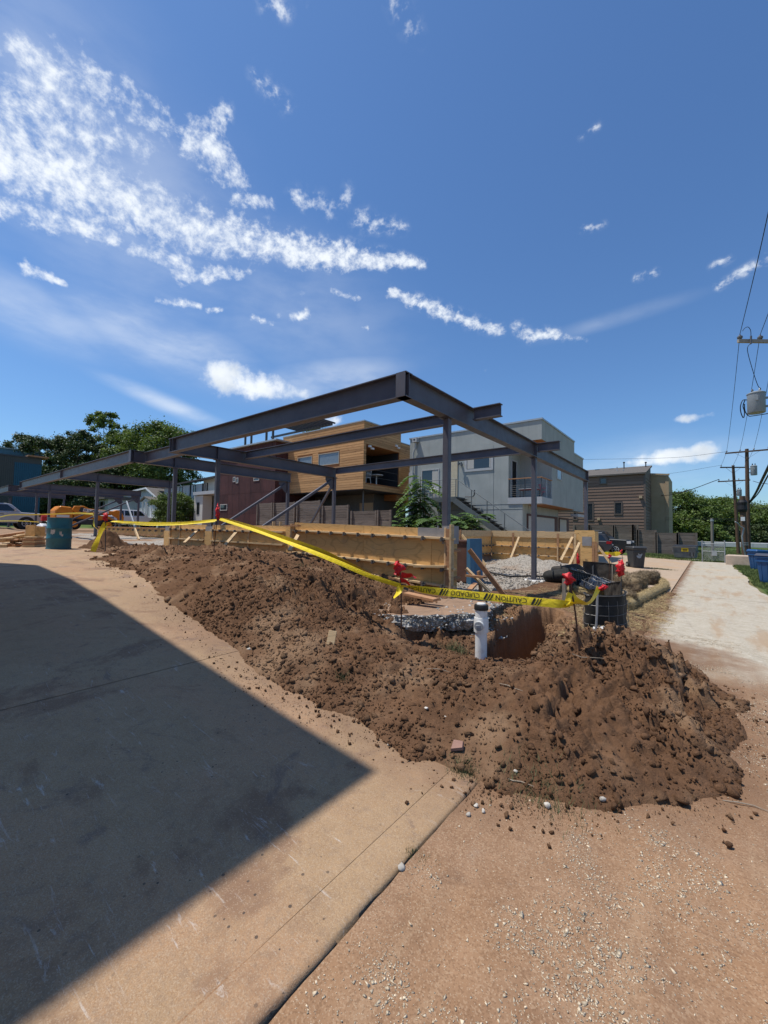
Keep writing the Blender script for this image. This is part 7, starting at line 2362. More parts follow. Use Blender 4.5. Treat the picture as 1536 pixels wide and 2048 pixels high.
PK_BODY = [(-2.95, .62), (-2.9, 1.28), (.25, 1.30), (1.2, 1.28), (2.55, 1.22), (2.82, 1.05), (2.85, .60), (2.6, .42), (-2.6, .45)]
PK_CAB = [(-.95, 1.25), (-.90, 1.88), (-.6, 1.95), (.55, 1.95), (.85, 1.88), (1.45, 1.27)]
PK_WIN = [[(-.82, 1.34), (-.80, 1.82), (-.2, 1.85), (-.2, 1.34)], [(-.10, 1.34), (-.10, 1.85), (.62, 1.84), (1.12, 1.36)]]


def bed(t, h, m):
    MB().box((-2.85, -h + .08, 1.285), (-1.0, h - .08, 1.30)).build('bed_cover', M_TRIMBLK, t, local=True)
    MB().box((2.855, -h + .25, .62), (2.90, h - .25, 1.0)).build('grille', M_TRIMBLK, t, local=True)
    for s in (-1, 1):
        MB().box((1.0, s * (h + .02) - .06, 1.36), (1.12, s * (h + .16) - .02, 1.55)).build('side_mirror', m, t, local=True)
        MB().box((.2, s * (h + .006) - .003, 1.08), (.42, s * (h + .02), 1.12)).build('door_handle', M_TRIMBLK, t, local=True)
    MB().box((2.7, -h - .01, .45), (2.95, h + .01, .62)).build('bumper', M_TRIMBLK, t, local=True)


q = atz(1231, 1108, -.12); zz = bz(q[0], q[1])
vehicle('pickup_truck', 'black pickup truck parked side on below the brown house', 'pickup', (q[0] - 1.75, q[1] + .98, zz), 0, PK_BODY, PK_CAB, 1.98, (1.75, -1.85), .40, MBK, PK_WIN, [((1.40, 1.30), (.88, 1.86))],
        [('headlight', M_HEAD, (2.55, -1.0, .92), (2.835, -.72, 1.14)), ('headlight', M_HEAD, (2.55, .72, .92), (2.835, 1.0, 1.14)), ('bed_rail', M_CAP, (-2.6, -.93, 1.31), (-1.2, -.88, 1.36))], extra=bed)
SU_BODY = [(-2.35, .55), (-2.38, .85), (-2.25, 1.10), (1.0, 1.10), (2.1, 1.0), (2.35, .85), (2.38, .5), (2.1, .32), (-2.1, .32)]
SU_CAB = [(-2.22, 1.06), (-1.85, 1.60), (-1.5, 1.72), (.2, 1.72), (.5, 1.66), (1.25, 1.06)]
SU_WIN = [[(-1.95, 1.16), (-1.68, 1.56), (-1.15, 1.60), (-1.1, 1.16)], [(-1.0, 1.16), (-1.04, 1.61), (-.2, 1.62), (-.18, 1.16)], [(-.1, 1.16), (-.1, 1.62), (.40, 1.58), (.92, 1.16)]]


def suvx(t, h, m):
    MB().box((-2.40, -h + .06, .45), (-2.3, h - .06, .66)).build('rear_bumper', M_TRIMBLK, t, local=True)
    MB().box((-2.405, -.30, .72), (-2.39, .30, .86)).build('number_plate', M_WHITE, t, local=True)
    for s in (-1, 1):
        MB().bar((-1.6, s * (h - .28), 1.77), (.1, s * (h - .28), 1.77), .04, .04).build('roof_rail', M_RIM, t, local=True)


q = atz(1221, 1109, -.14); zz = bz(q[0], q[1])
vehicle('parked_suv', 'dark grey sport utility car with red tail lamps, partly behind the plywood pier form', 'suv', (q[0] - 2.2, q[1] - .3, zz), math.pi + .12, SU_BODY, SU_CAB, 1.88, (1.4, -1.42), .36, MDG, SU_WIN,
        [((1.22, 1.10), (.50, 1.66)), ((-2.20, 1.12), (-1.88, 1.57))],
        [('tail_lamp', M_TAIL, (-2.33, -.955, .88), (-1.98, -.62, 1.09)), ('tail_lamp', M_TAIL, (-2.33, .62, .88), (-1.98, .955, 1.09))], extra=suvx)
q = atd(84, 1049, 33); zz = bz(q[0], q[1])
vehicle('pickup_truck', 'large silver pickup at the far left behind the steel columns', 'pickup', (q[0], q[1] - 2.9, zz), math.pi / 2, PK_BODY, PK_CAB, 2.0, (1.75, -1.85), .42, MSV, PK_WIN, [((1.40, 1.30), (.88, 1.86))],
        [('headlight', M_HEAD, (2.5, -1.0, .95), (2.84, -.7, 1.15))], extra=bed)
q = atd(318, 1056, 45); zz = zrow(q, 1057.5)
vehicle('pickup_truck', 'white crew cab pickup parked before the white gabled house', 'pickup', (q[0], q[1] - 2.9, zz), math.pi / 2, PK_BODY, [(-1.75, 1.25), (-1.70, 1.88), (-1.4, 1.95), (.55, 1.95), (.85, 1.88), (1.45, 1.27)], 1.98, (1.75, -1.9), .40, MWH,
        [[(-1.62, 1.34), (-1.58, 1.82), (-.95, 1.85), (-.95, 1.34)], [(-.85, 1.34), (-.85, 1.85), (-.1, 1.85), (-.1, 1.34)], [(0, 1.34), (0, 1.85), (.62, 1.84), (1.12, 1.36)]], [((1.40, 1.30), (.88, 1.86))], [('headlight', M_HEAD, (2.5, -1.0, .95), (2.84, -.7, 1.15))], extra=bed)
q = atd(274, 1056, 47); zz = zrow(q, 1056)
vehicle('parked_suv', 'pale car half hidden behind the white crew cab pickup', 'suv', (q[0], q[1] - 2.4, zz), math.pi / 2, SU_BODY, SU_CAB, 1.85, (1.4, -1.42), .36, MWH, SU_WIN, [((1.22, 1.10), (.50, 1.66))], extra=suvx)

# ---- orange boom lift; x forward is toward the alley end
M_ORANGE = mat('orange_machine_paint', (.66, .22, .012), .42, var=.06, scale=4, dirt=(.3, .11, .02), dirt_amt=.4)
q = atd(176, 1047, 33); zz = bz(q[0], q[1])
bl = thing('boom_lift', 'orange boom lift with folded arm parked behind the left steel frame', 'boom lift', (q[0], q[1], zz), None, math.pi / 2)
MB().box((-1.5, -.75, .42), (1.5, .75, .85)).build('chassis', M_METALD, bl, local=True, bevel=.03)
for x in (-1.15, 1.15):
    for s in (-1, 1):
        w = MB().tube([(x, s * .62, .45), (x, s * .66, .45), (x, s * .92, .45), (x, s * .96, .45)], [.40, .45, .45, .40], 22).build('wheel', M_TYRE, bl, local=True, smooth=True)
        MB().tube([(x, s * .9605, .45), (x, s * .97, .45)], .24, 16).build('rim', M_ORANGE, w, local=True)
MB().prism([(-2.35, .62), (-2.35, 1.52), (-2.05, 1.86), (-1.35, 1.80), (-1.2, 1.5), (-1.2, .9), (-1.6, .62)], (0, .8, 0), (1, 0, 0), (0, 0, 1), (0, -1, 0), 1.6).build('counterweight', M_ORANGE, bl, local=True, bevel=.06)
MB().box((-1.15, -.8, .88), (.35, .8, 1.28)).build('turntable_cowl', M_ORANGE, bl, local=True, bevel=.05)
MB().prism([(-1.3, 1.52), (-1.15, 1.90), (-.55, 1.94), (-.2, 1.74), (1.75, 1.58), (1.75, 1.28), (-.2, 1.36), (-.9, 1.36)], (0, -.55, 0), (1, 0, 0), (0, 0, 1), (0, -1, 0), .24).build('lower_boom', M_ORANGE, bl, local=True, bevel=.03)
MB().prism([(-.85, 1.50), (-.75, 1.80), (-.55, 1.84), (-.62, 1.40)], (0, -.80, 0), (1, 0, 0), (0, 0, 1), (0, -1, 0), .02).build('pivot_plate', M_METALD, bl, local=True)
MB().box((-.85, -.70, 1.24), (1.4, -.5, 1.34)).build('boom_shadow_tube', M_METALD, bl, local=True)
MB().prism([(1.3, 1.50), (1.75, 1.72), (2.15, 1.60), (2.35, 1.10), (2.30, .55), (2.02, .50), (1.9, 1.0), (1.55, 1.22)], (0, -.50, 0), (1, 0, 0), (0, 0, 1), (0, -1, 0), .30).build('knuckle', M_ORANGE, bl, local=True, bevel=.04)
MB().tube([(2.12, -.81, .95), (2.12, -.83, .95)], .06, 12).build('pivot_pin', M_WHITE, bl, local=True)
MB().prism([(.1, .95), (.5, 1.22), (1.3, 1.12), (1.75, .75), (1.6, .60), (.9, .85), (.3, .75)], (0, -.55, 0), (1, 0, 0), (0, 0, 1), (0, -1, 0), .25).build('second_arm', M_ORANGE, bl, local=True, bevel=.03)
MB().tube([(1.2, -.66, .98), (1.62, -.66, 1.02)], .13, 12).build('motor', M_CAP, bl, local=True)
MB().box((1.0, -.5, .86), (1.5, .5, 1.05)).build('hose_bundle', M_TRIMBLK, bl, local=True)
dec = MB().prism([(-.62, 1.50), (-.62, 1.74), (1.20, 1.60), (1.20, 1.37)], (0, -.7905, 0), (1, 0, 0), (0, 0, 1), (0, -1, 0), .004).build('decal', M_WHITE, bl, local=True)
V, F = text_mesh('Lithos')
k = 1.15 / (V[:, 0].max() - V[:, 0].min())
me = bpy.data.meshes.new('lettering'); me.from_pydata([(-.20 + (v[0] - V[:, 0].min()) * k, -.7965, 1.475 + v[1] * .22 - .072 * (v[0] * k)) for v in V], [], F); me.materials.append(M_INK)
link_mesh('lettering', me, dec)
MB().tube([(-.42, -.7955, 1.61), (-.42, -.799, 1.61)], .085, 18).build('emblem', M_INK, dec, local=True)
MB().box((-.445, -.8035, 1.555), (-.395, -.80, 1.665)).build('emblem_bar', M_WHITE, dec, local=True)
MB().box((-2.25, -.815, .98), (-1.45, -.803, 1.16)).build('decal', M_WHITE, bl, local=True)
MB().box((-2.2, -.812, 1.22), (-1.5, -.803, 1.32)).build('decal', mat('decal_brown', (.3, .12, .03), .6), bl, local=True)
# small red fuel can by it
c = atd(88, 1042, 27)
o = MB().box((-.2, -.15, 0), (.2, .15, .35)).box((-.06, -.15, .352), (.06, .15, .42)).build('fuel_can', mat('red_plastic', (.5, .02, .02), .5), bevel=.02)
o.location = tuple(c); tag(o, 'small red fuel can just behind the teal barrel', 'fuel can')

# ================================================================== along the alley
M_BINB = mat('blue_bin_plastic', (.014, .075, .21), .5, var=.12, scale=5, dirt=(.05, .09, .15), dirt_amt=.3)
M_BING = mat('grey_bin_plastic', (.045, .048, .052), .55, var=.12, scale=5, dirt=(.09, .085, .08), dirt_amt=.35)


def wheelie(loc, rz, m, label, lidm=None, open_lid=False, group=None, badge=None, name='wheeled_bin'):
    t = thing(name, label, 'bin', loc, group, rz)
    # x = front
    def ring(w, d, z, off=0):
        return [(-d / 2 + off, -w / 2, z), (d / 2 + off, -w / 2, z), (d / 2 + off, w / 2, z), (-d / 2 + off, w / 2, z)]
    lv = [ring(.48, .52, .02), ring(.50, .56, .10), ring(.60, .70, .92, .02), ring(.67, .78, .925, .02), ring(.67, .78, .985, .02)]
    b = MB(); b.v = [p for l in lv for p in l]
    for k in range(len(lv) - 1):
        for j in range(4):
            a = k * 4 + j; c = k * 4 + (j + 1) % 4
            b.f.append((a, c, c + 4, a + 4))
    b.f.append((3, 2, 1, 0)); b.f.append((16, 17, 18, 19))
    b.build('body', m, t, local=True, bevel=.018)
    for s in (-1, 1):
        w = MB().tube([(-.24, s * .24, .14), (-.24, s * .32, .14)], .14, 18).build('wheel', M_TYRE, t, local=True)
        MB().tube([(-.24, s * .3205, .14), (-.24, s * .325, .14)], .06, 12).build('hub', M_CAP, w, local=True)
    for y in (-.16, 0.02, .16):
        MB().bar((.285, y, .16), (.352, y, .84), .035, .03, (0, 1, 0)).build('rib', m, t, local=True)
    MB().box((.33, -.30, .78), (.39, .30, .84)).build('grab_bar', m, t, local=True)
    lid = MB()
    lid.v = [(-.38, -.35, 0), (.44, -.35, 0), (.44, .35, 0), (-.38, .35, 0), (-.36, -.33, .06), (.36, -.29, .11), (.36, .29, .11), (-.36, .33, .06)]
    lid.f = [(3, 2, 1, 0), (4, 5, 6, 7), (0, 1, 5, 4), (1, 2, 6, 5), (2, 3, 7, 6), (3, 0, 4, 7)]
    me = lid.mesh('lid', lidm or m, bevel=.02)
    lo = link_mesh('lid', me, t, (0, 0, .988) if not open_lid else (-.36, 0, 1.02), (0, 0 if not open_lid else -1.9, 0))
    MB().tube([(-.42, -.27, 1.0), (-.47, -.27, .98), (-.47, .27, .98), (-.42, .27, 1.0)], .018, 8).build('handle', m, t, local=True)
    if badge:
        MB().tube([(.332, -.02, .60), (.345, -.02, .604)], .11, 18).build('badge', mat('bin_badge', (.32, .33, .33), .6), t, local=True)
    return t


q = atz(1272, 1137, -.2); z = bz(q[0], q[1])
cam_a = math.atan2(-q[1], -q[0])
wg = wheelie((q[0], q[1], z + .006), cam_a + .45, M_BING, 'grey wheeled bin with a round pale badge standing alone on the tan apron', badge=True)
ax_ = (math.cos(cam_a), math.sin(cam_a))
bd = MB().tube([(.318, .04, .70), (.352, .04, .704)], .10, 18).build('badge', mat('bin_badge', (.32, .33, .33), .6), wg, local=True)
MB().tube([(.3525, .04, .704), (.354, .04, .704)], .055, 14).build('badge_emblem', M_BING, bd, local=True)
q = atz(1546, 1164, -.12); wheelie((q[0], q[1], bz(q[0], q[1])), -2.2, M_BINB, 'nearer blue wheeled bin with its dark lid shut, at the right edge of the grass', mat('dark_blue_lid', (.03, .04, .07), .5), group='blue wheeled bins')
q2 = atz(1519, 1137, -.2); wheelie((q2[0], q2[1], bz(q2[0], q2[1])), -2.5, M_BINB, 'farther blue wheeled bin, below the wooden utility poles', group='blue wheeled bins')
q3 = q + np.array([.55, .75, 0]); wheelie((q3[0], q3[1], bz(q3[0], q3[1])), -2.3, M_BINB, 'blue wheeled bin with its grey lid propped up, behind the nearer one', mat('grey_lid', (.22, .23, .24), .5), True, group='blue wheeled bins')

# dumpster
q = atz(1371, 1118, -.36); z = bz(q[0], q[1])
M_DUMP = mat('grey_dumpster_steel', (.15, .152, .155), .6, 0, var=.2, scale=3, dirt=(.2, .17, .14), dirt_amt=.5)
dm = thing('dumpster', 'dented grey steel dumpster with a yellow sign at the end of the board fence', 'dumpster', (q[0], q[1], z), None, math.radians(-8)); dm.scale = (.76, .76, .76)
MB().add([(-.85, -.5, .15), (.85, -.5, .15), (.85, .7, .15), (-.85, .7, .15), (-.98, -.66, 1.25), (.98, -.66, 1.25), (.98, .7, 1.35), (-.98, .7, 1.35)],
         [(0, 3, 2, 1), (4, 5, 6, 7), (0, 1, 5, 4), (1, 2, 6, 5), (2, 3, 7, 6), (3, 0, 4, 7)]).build('body', M_DUMP, dm, local=True, bevel=.02)
MB().box((-1.02, -.72, 1.22), (1.02, -.62, 1.30)).build('rim', M_DUMP, dm, local=True)
for s in (-1, 1):
    MB().box((s * .9 - .02, -.30, .70), (s * 1.10 - .02 * s, .2, .88)).build('fork_pocket', M_DUMP, dm, local=True)
    MB().box((s * .6 - .06, -.50, 0), (s * .6 + .06, -.38, .16)).build('caster', M_TRIMBLK, dm, local=True)
    MB().box((s * .6 - .06, .45, 0), (s * .6 + .06, .57, .16)).build('caster', M_TRIMBLK, dm, local=True)
MB().add([(-1.0, -.6, 1.31), (1.0, -.6, 1.31), (1.0, .72, 1.42), (-1.0, .72, 1.42), (-1.0, -.6, 1.35), (1.0, -.6, 1.35), (1.0, .72, 1.46), (-1.0, .72, 1.46)],
         [(0, 3, 2, 1), (4, 5, 6, 7), (0, 1, 5, 4), (1, 2, 6, 5), (2, 3, 7, 6), (3, 0, 4, 7)]).build('lid', M_TRIMBLK, dm, local=True)
sg = MB().add([(-.22, -.640, .80), (.36, -.640, .80), (.36, -.672, 1.16), (-.22, -.672, 1.16)], [(0, 1, 2, 3)]).build('sign', mat('yellow_sign', (.75, .52, .02), .5), dm, local=True)
MB().box((-.12, -.665, .90), (.26, -.662, .955)).box((-.14, -.676, 1.0), (.28, -.673, 1.06)).build('sign_print', M_INK, sg, local=True)
for x in (.45, .72):
    MB().box((x, -.60, .35), (x + .07, -.575, .75)).build('bracket', M_TRIMBLK, dm, local=True)
# low kerb by it
o = MB().box((-.9, -.2, -.1), (.9, .2, .13)).build('kerb_block', M_GROUT); p = atz(1398, 1121, -.38); o.location = (p[0], p[1], bz(p[0], p[1]) - .1)
tag(o, 'low dark kerb piece at the right of the dumpster', 'kerb')

# concrete block at the alley end
q = atz(1480, 1129, -.25)
cb_ = MB().box((-.62, -.5, -.1), (.62, .5, .62)).build('concrete_block', mat('pinkish_concrete', (.46, .36, .28), .9, var=.15, scale=3, bump=.4, bscale=20, dirt=(.3, .2, .15), dirt_amt=.5), bevel=.05)
cb_.location = (q[0], q[1] + .5, bz(q[0], q[1])); cb_.rotation_euler = (0, 0, -.15)
tag(cb_, 'pinkish concrete block at the end of the alley under the poles', 'concrete block')

# chain-link gate
YC = 36.6
xa, xb_ = aty(1404.5, 1100, YC)[0], aty(1449.5, 1100, YC)[0]
zb_ = bz(0.5, 36)
cl = thing('chainlink_gate', 'chain link gate panel standing in the grass before the short grey post', 'gate', (lerp(xa, xb_, .5), YC, zb_))
ztp_ = zrow((xa, YC), 1086)
for x in (xa, xb_):
    MB().tube([(x, YC, zb_ - .1), (x, YC, zrow((x, YC), 1081))], .035, 8).build('post', M_GALV, cl)
for r_ in (1087, 1102):
    z = zrow((xa, YC), r_); MB().tube([(xa, YC, z), (xb_, YC, z)], .022, 6).build('rail', M_GALV, cl)
m_ = MB(); n = 26
for k in range(-n // 2, n):
    t0 = k / n * 1.0
    for sg_ in (-1, 1):
        a0 = lerp(xa, xb_, k / n); hgt = ztp_ - zb_ - .12
        x0_, x1_ = (a0, a0 + hgt) if sg_ > 0 else (a0 + hgt, a0)
        z0_, z1_ = zb_ + .1, ztp_ - .02
        # clip to the panel
        def cx(xq): return max(xa, min(xb_, xq))
        if x0_ == x1_: continue
        f0, f1 = cx(x0_), cx(x1_)
        if abs(f1 - f0) < .02: continue
        zz0 = z0_ + (f0 - x0_) / (x1_ - x0_) * (z1_ - z0_); zz1 = z0_ + (f1 - x0_) / (x1_ - x0_) * (z1_ - z0_)
        m_.tube([(f0, YC, zz0), (f1, YC, zz1)], .004, 3, False)
tag(m_.build('wire_mesh', M_GALV, cl), kind='stuff')
sgn = MB().box((-.14, -.03, -.18), (.14, 0, .18)).build('notice_plate', M_CAP, cl, local=True); sgn.location = (.05, -.05, .62)

# ---- poles
M_POLE = mat('creosoted_pole', (.085, .048, .030), .95, var=.3, scale=5, stretch=(6, 6, .5), bump=.5, bscale=30, col2=(.15, .095, .06))
M_POLEG = mat('grey_pole', (.20, .18, .15), .95, var=.2, scale=5, stretch=(6, 6, .5), bump=.4, bscale=30)
M_XARM = mat('weathered_crossarm', (.32, .29, .25), .9, var=.2, scale=4, stretch=(.6, 8, 8))
M_INSUL = mat('insulator', (.12, .12, .12), .35)
M_TANK = mat('transformer_grey', (.26, .28, .285), .45, var=.06)
M_CABLE = mat('black_cable', (.012, .012, .013), .6)


def pole(label, base, top, r0, r1, m=M_POLE, name='utility_pole', group='utility poles at the alley end'):
    t = thing(name, label, 'utility pole', tuple(base), group)
    MB().tube([tuple(base - np.array([0, 0, .4])), tuple(base * .5 + top * .5), tuple(top)], [r0, (r0 + r1) / 2, r1], 12).build('shaft', m, t, smooth=True)
    return t


def crossarm(t, c, half, dirv, m=M_POLE, n_ins=4, sec=.10):
    c = np.array(c); dv = np.array(dirv, float); dv /= np.linalg.norm(dv)
    o = MB().bar(c - dv * half, c + dv * half, sec, sec * 1.2).build('crossarm', m, t)
    P = []
    for k in range(n_ins):
        s = -.92 + 1.84 * k / (n_ins - 1)
        p = c + dv * half * s + np.array([0, 0, sec * .6])
        MB().lathe([(.015, 0), (.015, .06), (.05, .07), (.06, .12), (.03, .16), (.02, .19)], p, 8).build('insulator', M_INSUL, o)
        P.append(p + np.array([0, 0, .18]))
    for s in (-1, 1):
        MB().bar(c + dv * half * .55 * s - np.array([0, 0, sec * .55]), c - np.array([0, 0, .65]), .03, .012).build('arm_brace', M_METALD, o)
    return P


def transformer(t, c, r, h, side):
    c = np.array(c)
    o = MB().lathe([(r * .96, 0), (r, .02), (r, h), (r * 1.06, h + .01), (r * 1.06, h + .04), (r * .7, h + .10)], c, 20).build('transformer_tank', M_TANK, t, smooth=True)
    for a in (0.6, 2.4):
        MB().lathe([(.03, 0), (.05, .05), (.05, .08), (.03, .10), (.045, .14), (.02, .22)], c + np.array([math.cos(a) * r * .5, math.sin(a) * r * .5, h + .06]), 8).build('bushing', M_INSUL if a > 1 else M_CAP, o)
    for z in (h * .3, h * .75):
        MB().bar(c + np.array([0, 0, z]) + np.array(side) * r * .9, c + np.array([0, 0, z]) + np.array(side) * (r + .22), .07, .08).build('bracket', M_TANK, o)
    MB().box((c[0] - .04, c[1] - r - .03, c[2] + h * .6), (c[0] + .04, c[1] - r + .02, c[2] + h * .85)).build('valve', M_TANK, o)
    return o


def wire(label, pts, r=.012, group='overhead wires', n=24, sag=0.0):
    P = np.array(pts, float)
    if len(P) == 2:
        t = np.linspace(0, 1, n)[:, None]; P = P[0] * (1 - t) + P[1] * t; P[:, 2] -= sag * 4 * t[:, 0] * (1 - t[:, 0])
    else:
        P = smooth_path(P, n)
    c = P[0]
    o = MB().tube([tuple(p - c) for p in P], r, 5).build('overhead_wire', M_CABLE); o.location = tuple(c)
    return tag(o, label, 'wire', group)


xv = (1, -.06, 0)
b2 = atd(1497, 1121, 34.5); t2 = b2.copy(); t2[2] = zrow(b2, 898); t2 += np.array([.05, 0, 0])
p2 = pole('tall brown utility pole with one crossarm near its top', b2, t2, .17, .125)
i2 = crossarm(p2, t2 + np.array([0, -.16, -.25]), 1.45, xv)
tk = atd(1504, 942, 34.2); transformer(p2, (t2[0] + .42, t2[1], zrow(t2, 951)), .22, .75, (-1, 0, 0))
b1 = atd(1477.5, 1112, 42); t1 = b1.copy(); t1[2] = zrow(b1, 930); t1 += np.array([-.30, 0, 0])
p1 = pole('leaning brown utility pole with two crossarms, left of the tall one', b1, t1, .16, .12)
i1 = crossarm(p1, t1 + np.array([0, -.15, -.25]), 1.25, (1, .6, 0), n_ins=3)
i1b = crossarm(p1, (t1[0] + .02, t1[1] - .15, zrow(t1, 962)), 1.3, xv)
transformer(p1, (t1[0] + .45, t1[1], zrow(t1, 992)), .20, .6, (-1, 0, 0))
b3 = atd(1491, 1125, 33.2); t3 = b3.copy(); t3[2] = zrow(b3, 992); t3 += np.array([-.12, 0, 0])
p3_ = pole('thick cut off pole stub wrapped in cable, against the tall pole', b3, t3, .22, .19)
MB().lathe([(.27, 0), (.33, .2), (.30, .55), (.33, .8), (.24, 1.0)], (t3[0], t3[1], zrow(t3, 1024)), 14).build('cable_coil', M_CABLE, p3_)
MB().box((t3[0] - .13, t3[1] - .26, zrow(t3, 1042)), (t3[0] + .13, t3[1] - .235, zrow(t3, 1034))).build('notice', M_WHITE, p3_)
MB().tube([tuple(atd(1470.5, 1043.5, 33)), tuple(atd(1476, 1047, 33)), tuple(atd(1480, 1053, 33)), tuple(atd(1488, 1056, 33)), tuple(atd(1484, 1073, 33)), tuple(atd(1486, 1090, 33)), tuple(atd(1490, 1108, 33)), tuple(atd(1492, 1122, 33))], .05, 7).build('conduit', M_GALV, p3_, smooth=True)
for z in (.9, 1.0):
    MB().lathe([(.225, 0), (.225, .05)], (b3[0], b3[1], b3[2] + z * 1.6), 14).build('band', M_CAP, p3_)
b4 = atd(1425.5, 1117, 36.2); t4 = b4.copy(); t4[2] = zrow(b4, 1036)
p4_ = pole('short grey wooden post standing by the chain link gate', b4, t4, .12, .11, M_POLEG, 'short_post')
MB().lathe([(.13, 0), (.13, .18)], t4 - np.array([0, 0, .30]), 12).build('band', M_CAP, p4_)
# near pole just outside the frame on the right; its arm and transformer reach in
b5 = atd(1566, 1200, 16.7); b5[2] = bz(b5[0], b5[1]); t5 = b5.copy(); t5[2] = 10.6
p5_ = pole('near utility pole whose pale crossarm and grey transformer reach into the right edge', b5, t5, .18, .13)
a_, b_ = atd(1476, 682, 16.7), atd(1536, 670, 16.7)
dv = b_ - a_; dv[2] = 0; dv /= np.linalg.norm(dv)
arm0 = np.array([a_[0], a_[1], a_[2]]); armc = arm0 + dv * 1.25
ca = MB().bar(arm0, arm0 + dv * 2.5 + np.array([0, 0, 0.0]), .10, .13).build('crossarm', M_XARM, p5_)
I5 = []
for s in (.08, .92, 1.6, 2.4):
    p = arm0 + dv * s + np.array([0, 0, .065])
    MB().lathe([(.02, 0), (.07, .02), (.095, .07), (.095, .12), (.05, .16), (.03, .20)], p, 10).build('insulator', M_INSUL, ca); I5.append(p + np.array([0, 0, .2]))
MB().tube([tuple(atd(1502, 672, 16.6)), tuple(atd(1501.5, 688, 16.6))], .035, 8).build('cutout', M_INSUL, ca)
tc = atd(1513, 826, 16.6); transformer(p5_, tc, .29, .78, (1, 0, 0))
drop = lambda lst, d, r=.012: MB().tube([tuple(atd(x, y, d)) for x, y in lst], r, 6)
def dropw(lab, lst, d, r=.012):
    P = [atd(x, y, d) for x, y in lst]; return wire(lab, P, r, 'service wires of the near pole', 20)
dropw('curled jumper wire above the pale crossarm', [(1485, 662), (1490, 656), (1496, 654), (1501, 660), (1502, 672)], 16.6)
dropw('wire dropping from the pale crossarm to the transformer', [(1501, 688), (1496, 692), (1495, 702), (1504, 736), (1513, 764), (1518, 775), (1522, 777)], 16.6)
dropw('looped cable at the left side of the transformer', [(1494, 800), (1486, 800), (1481, 812), (1482, 826), (1487, 836), (1489, 824), (1486, 812), (1490, 800)], 16.5, .018)
dropw('low cable running right from under the transformer', [(1489, 808), (1490, 822), (1497, 832), (1504, 832), (1536, 827), (1560, 823)], 16.5, .018)
# lines
far = lambda p: p
wire('thin line from the pale crossarm up past the right edge of the frame', [I5[0], atd(1512, 535, 12), atd(1536, 428, 10), atd(1562, 300, 8)], .011, n=40)
wire('second line leaving the pale crossarm toward the camera', [I5[1], atd(1545, 600, 13), atd(1570, 480, 10)], .011, n=30)
for k in range(4):
    wire(('outer left', 'inner left', 'inner right', 'outer right')[k] + ' line between the near pole and the tall brown pole', [I5[k], i2[k]], .011, sag=.35)
for k in range(3):
    wire(('left', 'middle', 'right')[k] + ' line between the tall pole and the leaning pole', [i2[k], i1[k]], .011, sag=.1)
wire('high thin wire crossing behind the brown house roof', [i2[0] + np.array([0, 0, -.1]), atd(1340, 915.5, 45), atd(1165, 919, 47)], .014, n=20)
wire('faint wire from the leaning pole toward the houses', [i1[0], atd(1340, 947, 48), atd(1180, 965, 55)], .012, n=20)
wire('upper twisted service cable to the brown house', [i1b[0], atd(1360, 984.5, 45), atd(1290, 982, 49), atd(1240, 974, 49.2), atd(1182, 962, 49.3)], .035, n=30)
wire('lower twisted service cable to the brown house', [i1b[0], atd(1360, 986, 43), atd(1300, 993, 48), atd(1240, 997.5, 48.5), atd(1175, 998, 48.6)], .035, n=30)
wire('thick bundled cable rising to the right from the pole stub', [atd(1499, 1005, 33), atd(1512, 985, 29), atd(1524, 960, 24), atd(1545, 918, 19)], .07, n=24)
wire('second thick cable beside the bundled one', [atd(1499, 1006, 33), atd(1516, 987, 29), atd(1530, 962, 24), atd(1552, 922, 19)], .04, n=24)
wire('slack cable sagging right from the tall pole', [atd(1500, 1007, 34), atd(1515, 1016, 33), atd(1530, 1017, 32), atd(1550, 1010, 30)], .022, n=20)
wire('curling service wire right of the tall pole', [atd(1506, 962, 34), atd(1520, 966, 33), atd(1536, 968, 32), atd(1556, 974, 31)], .022, n=20)
wire('low wire running left from the pole stub', [atd(1490, 1006, 33.2), atd(1430, 1012, 38), atd(1380, 1008, 45)], .012, n=16)
wire('lower pair wire through the short post', [atd(1490, 1042, 33.4), t4 + np.array([0, 0, -.15]), atd(1330, 1040, 44)], .012, n=16)
wire('lowest wire through the short post', [atd(1490, 1038, 33.4), t4 + np.array([0, 0, -.02]), atd(1330, 1036, 44)], .012, n=16)
# pale trailers beyond the field
q = atd(1500, 1097, 62); t = thing('long_trailer', 'long low white trailer beyond the green field at the right', 'trailer', (q[0], q[1], bz(q[0], q[1])))
z0, z1 = zrow(q, 1095), zrow(q, 1085.5)
MB().box((-6.5, -1, z0 - t.location[2]), (9, 1, z1 - t.location[2])).build('body', M_TRIMW, t, local=True, bevel=.05)
for k in range(9):
    MB().box((-6.2 + k * 1.6, -1.02, z0 - t.location[2] + .05), (-6.12 + k * 1.6, -1.001, z1 - t.location[2] - .05)).build('panel_joint', M_CAP, t, local=True)
for x in (-4, 5):
    MB().tube([(x, -.9, z0 - t.location[2] - .3), (x, .9, z0 - t.location[2] - .3)], .45, 14).build('wheel', M_TYRE, t, local=True)
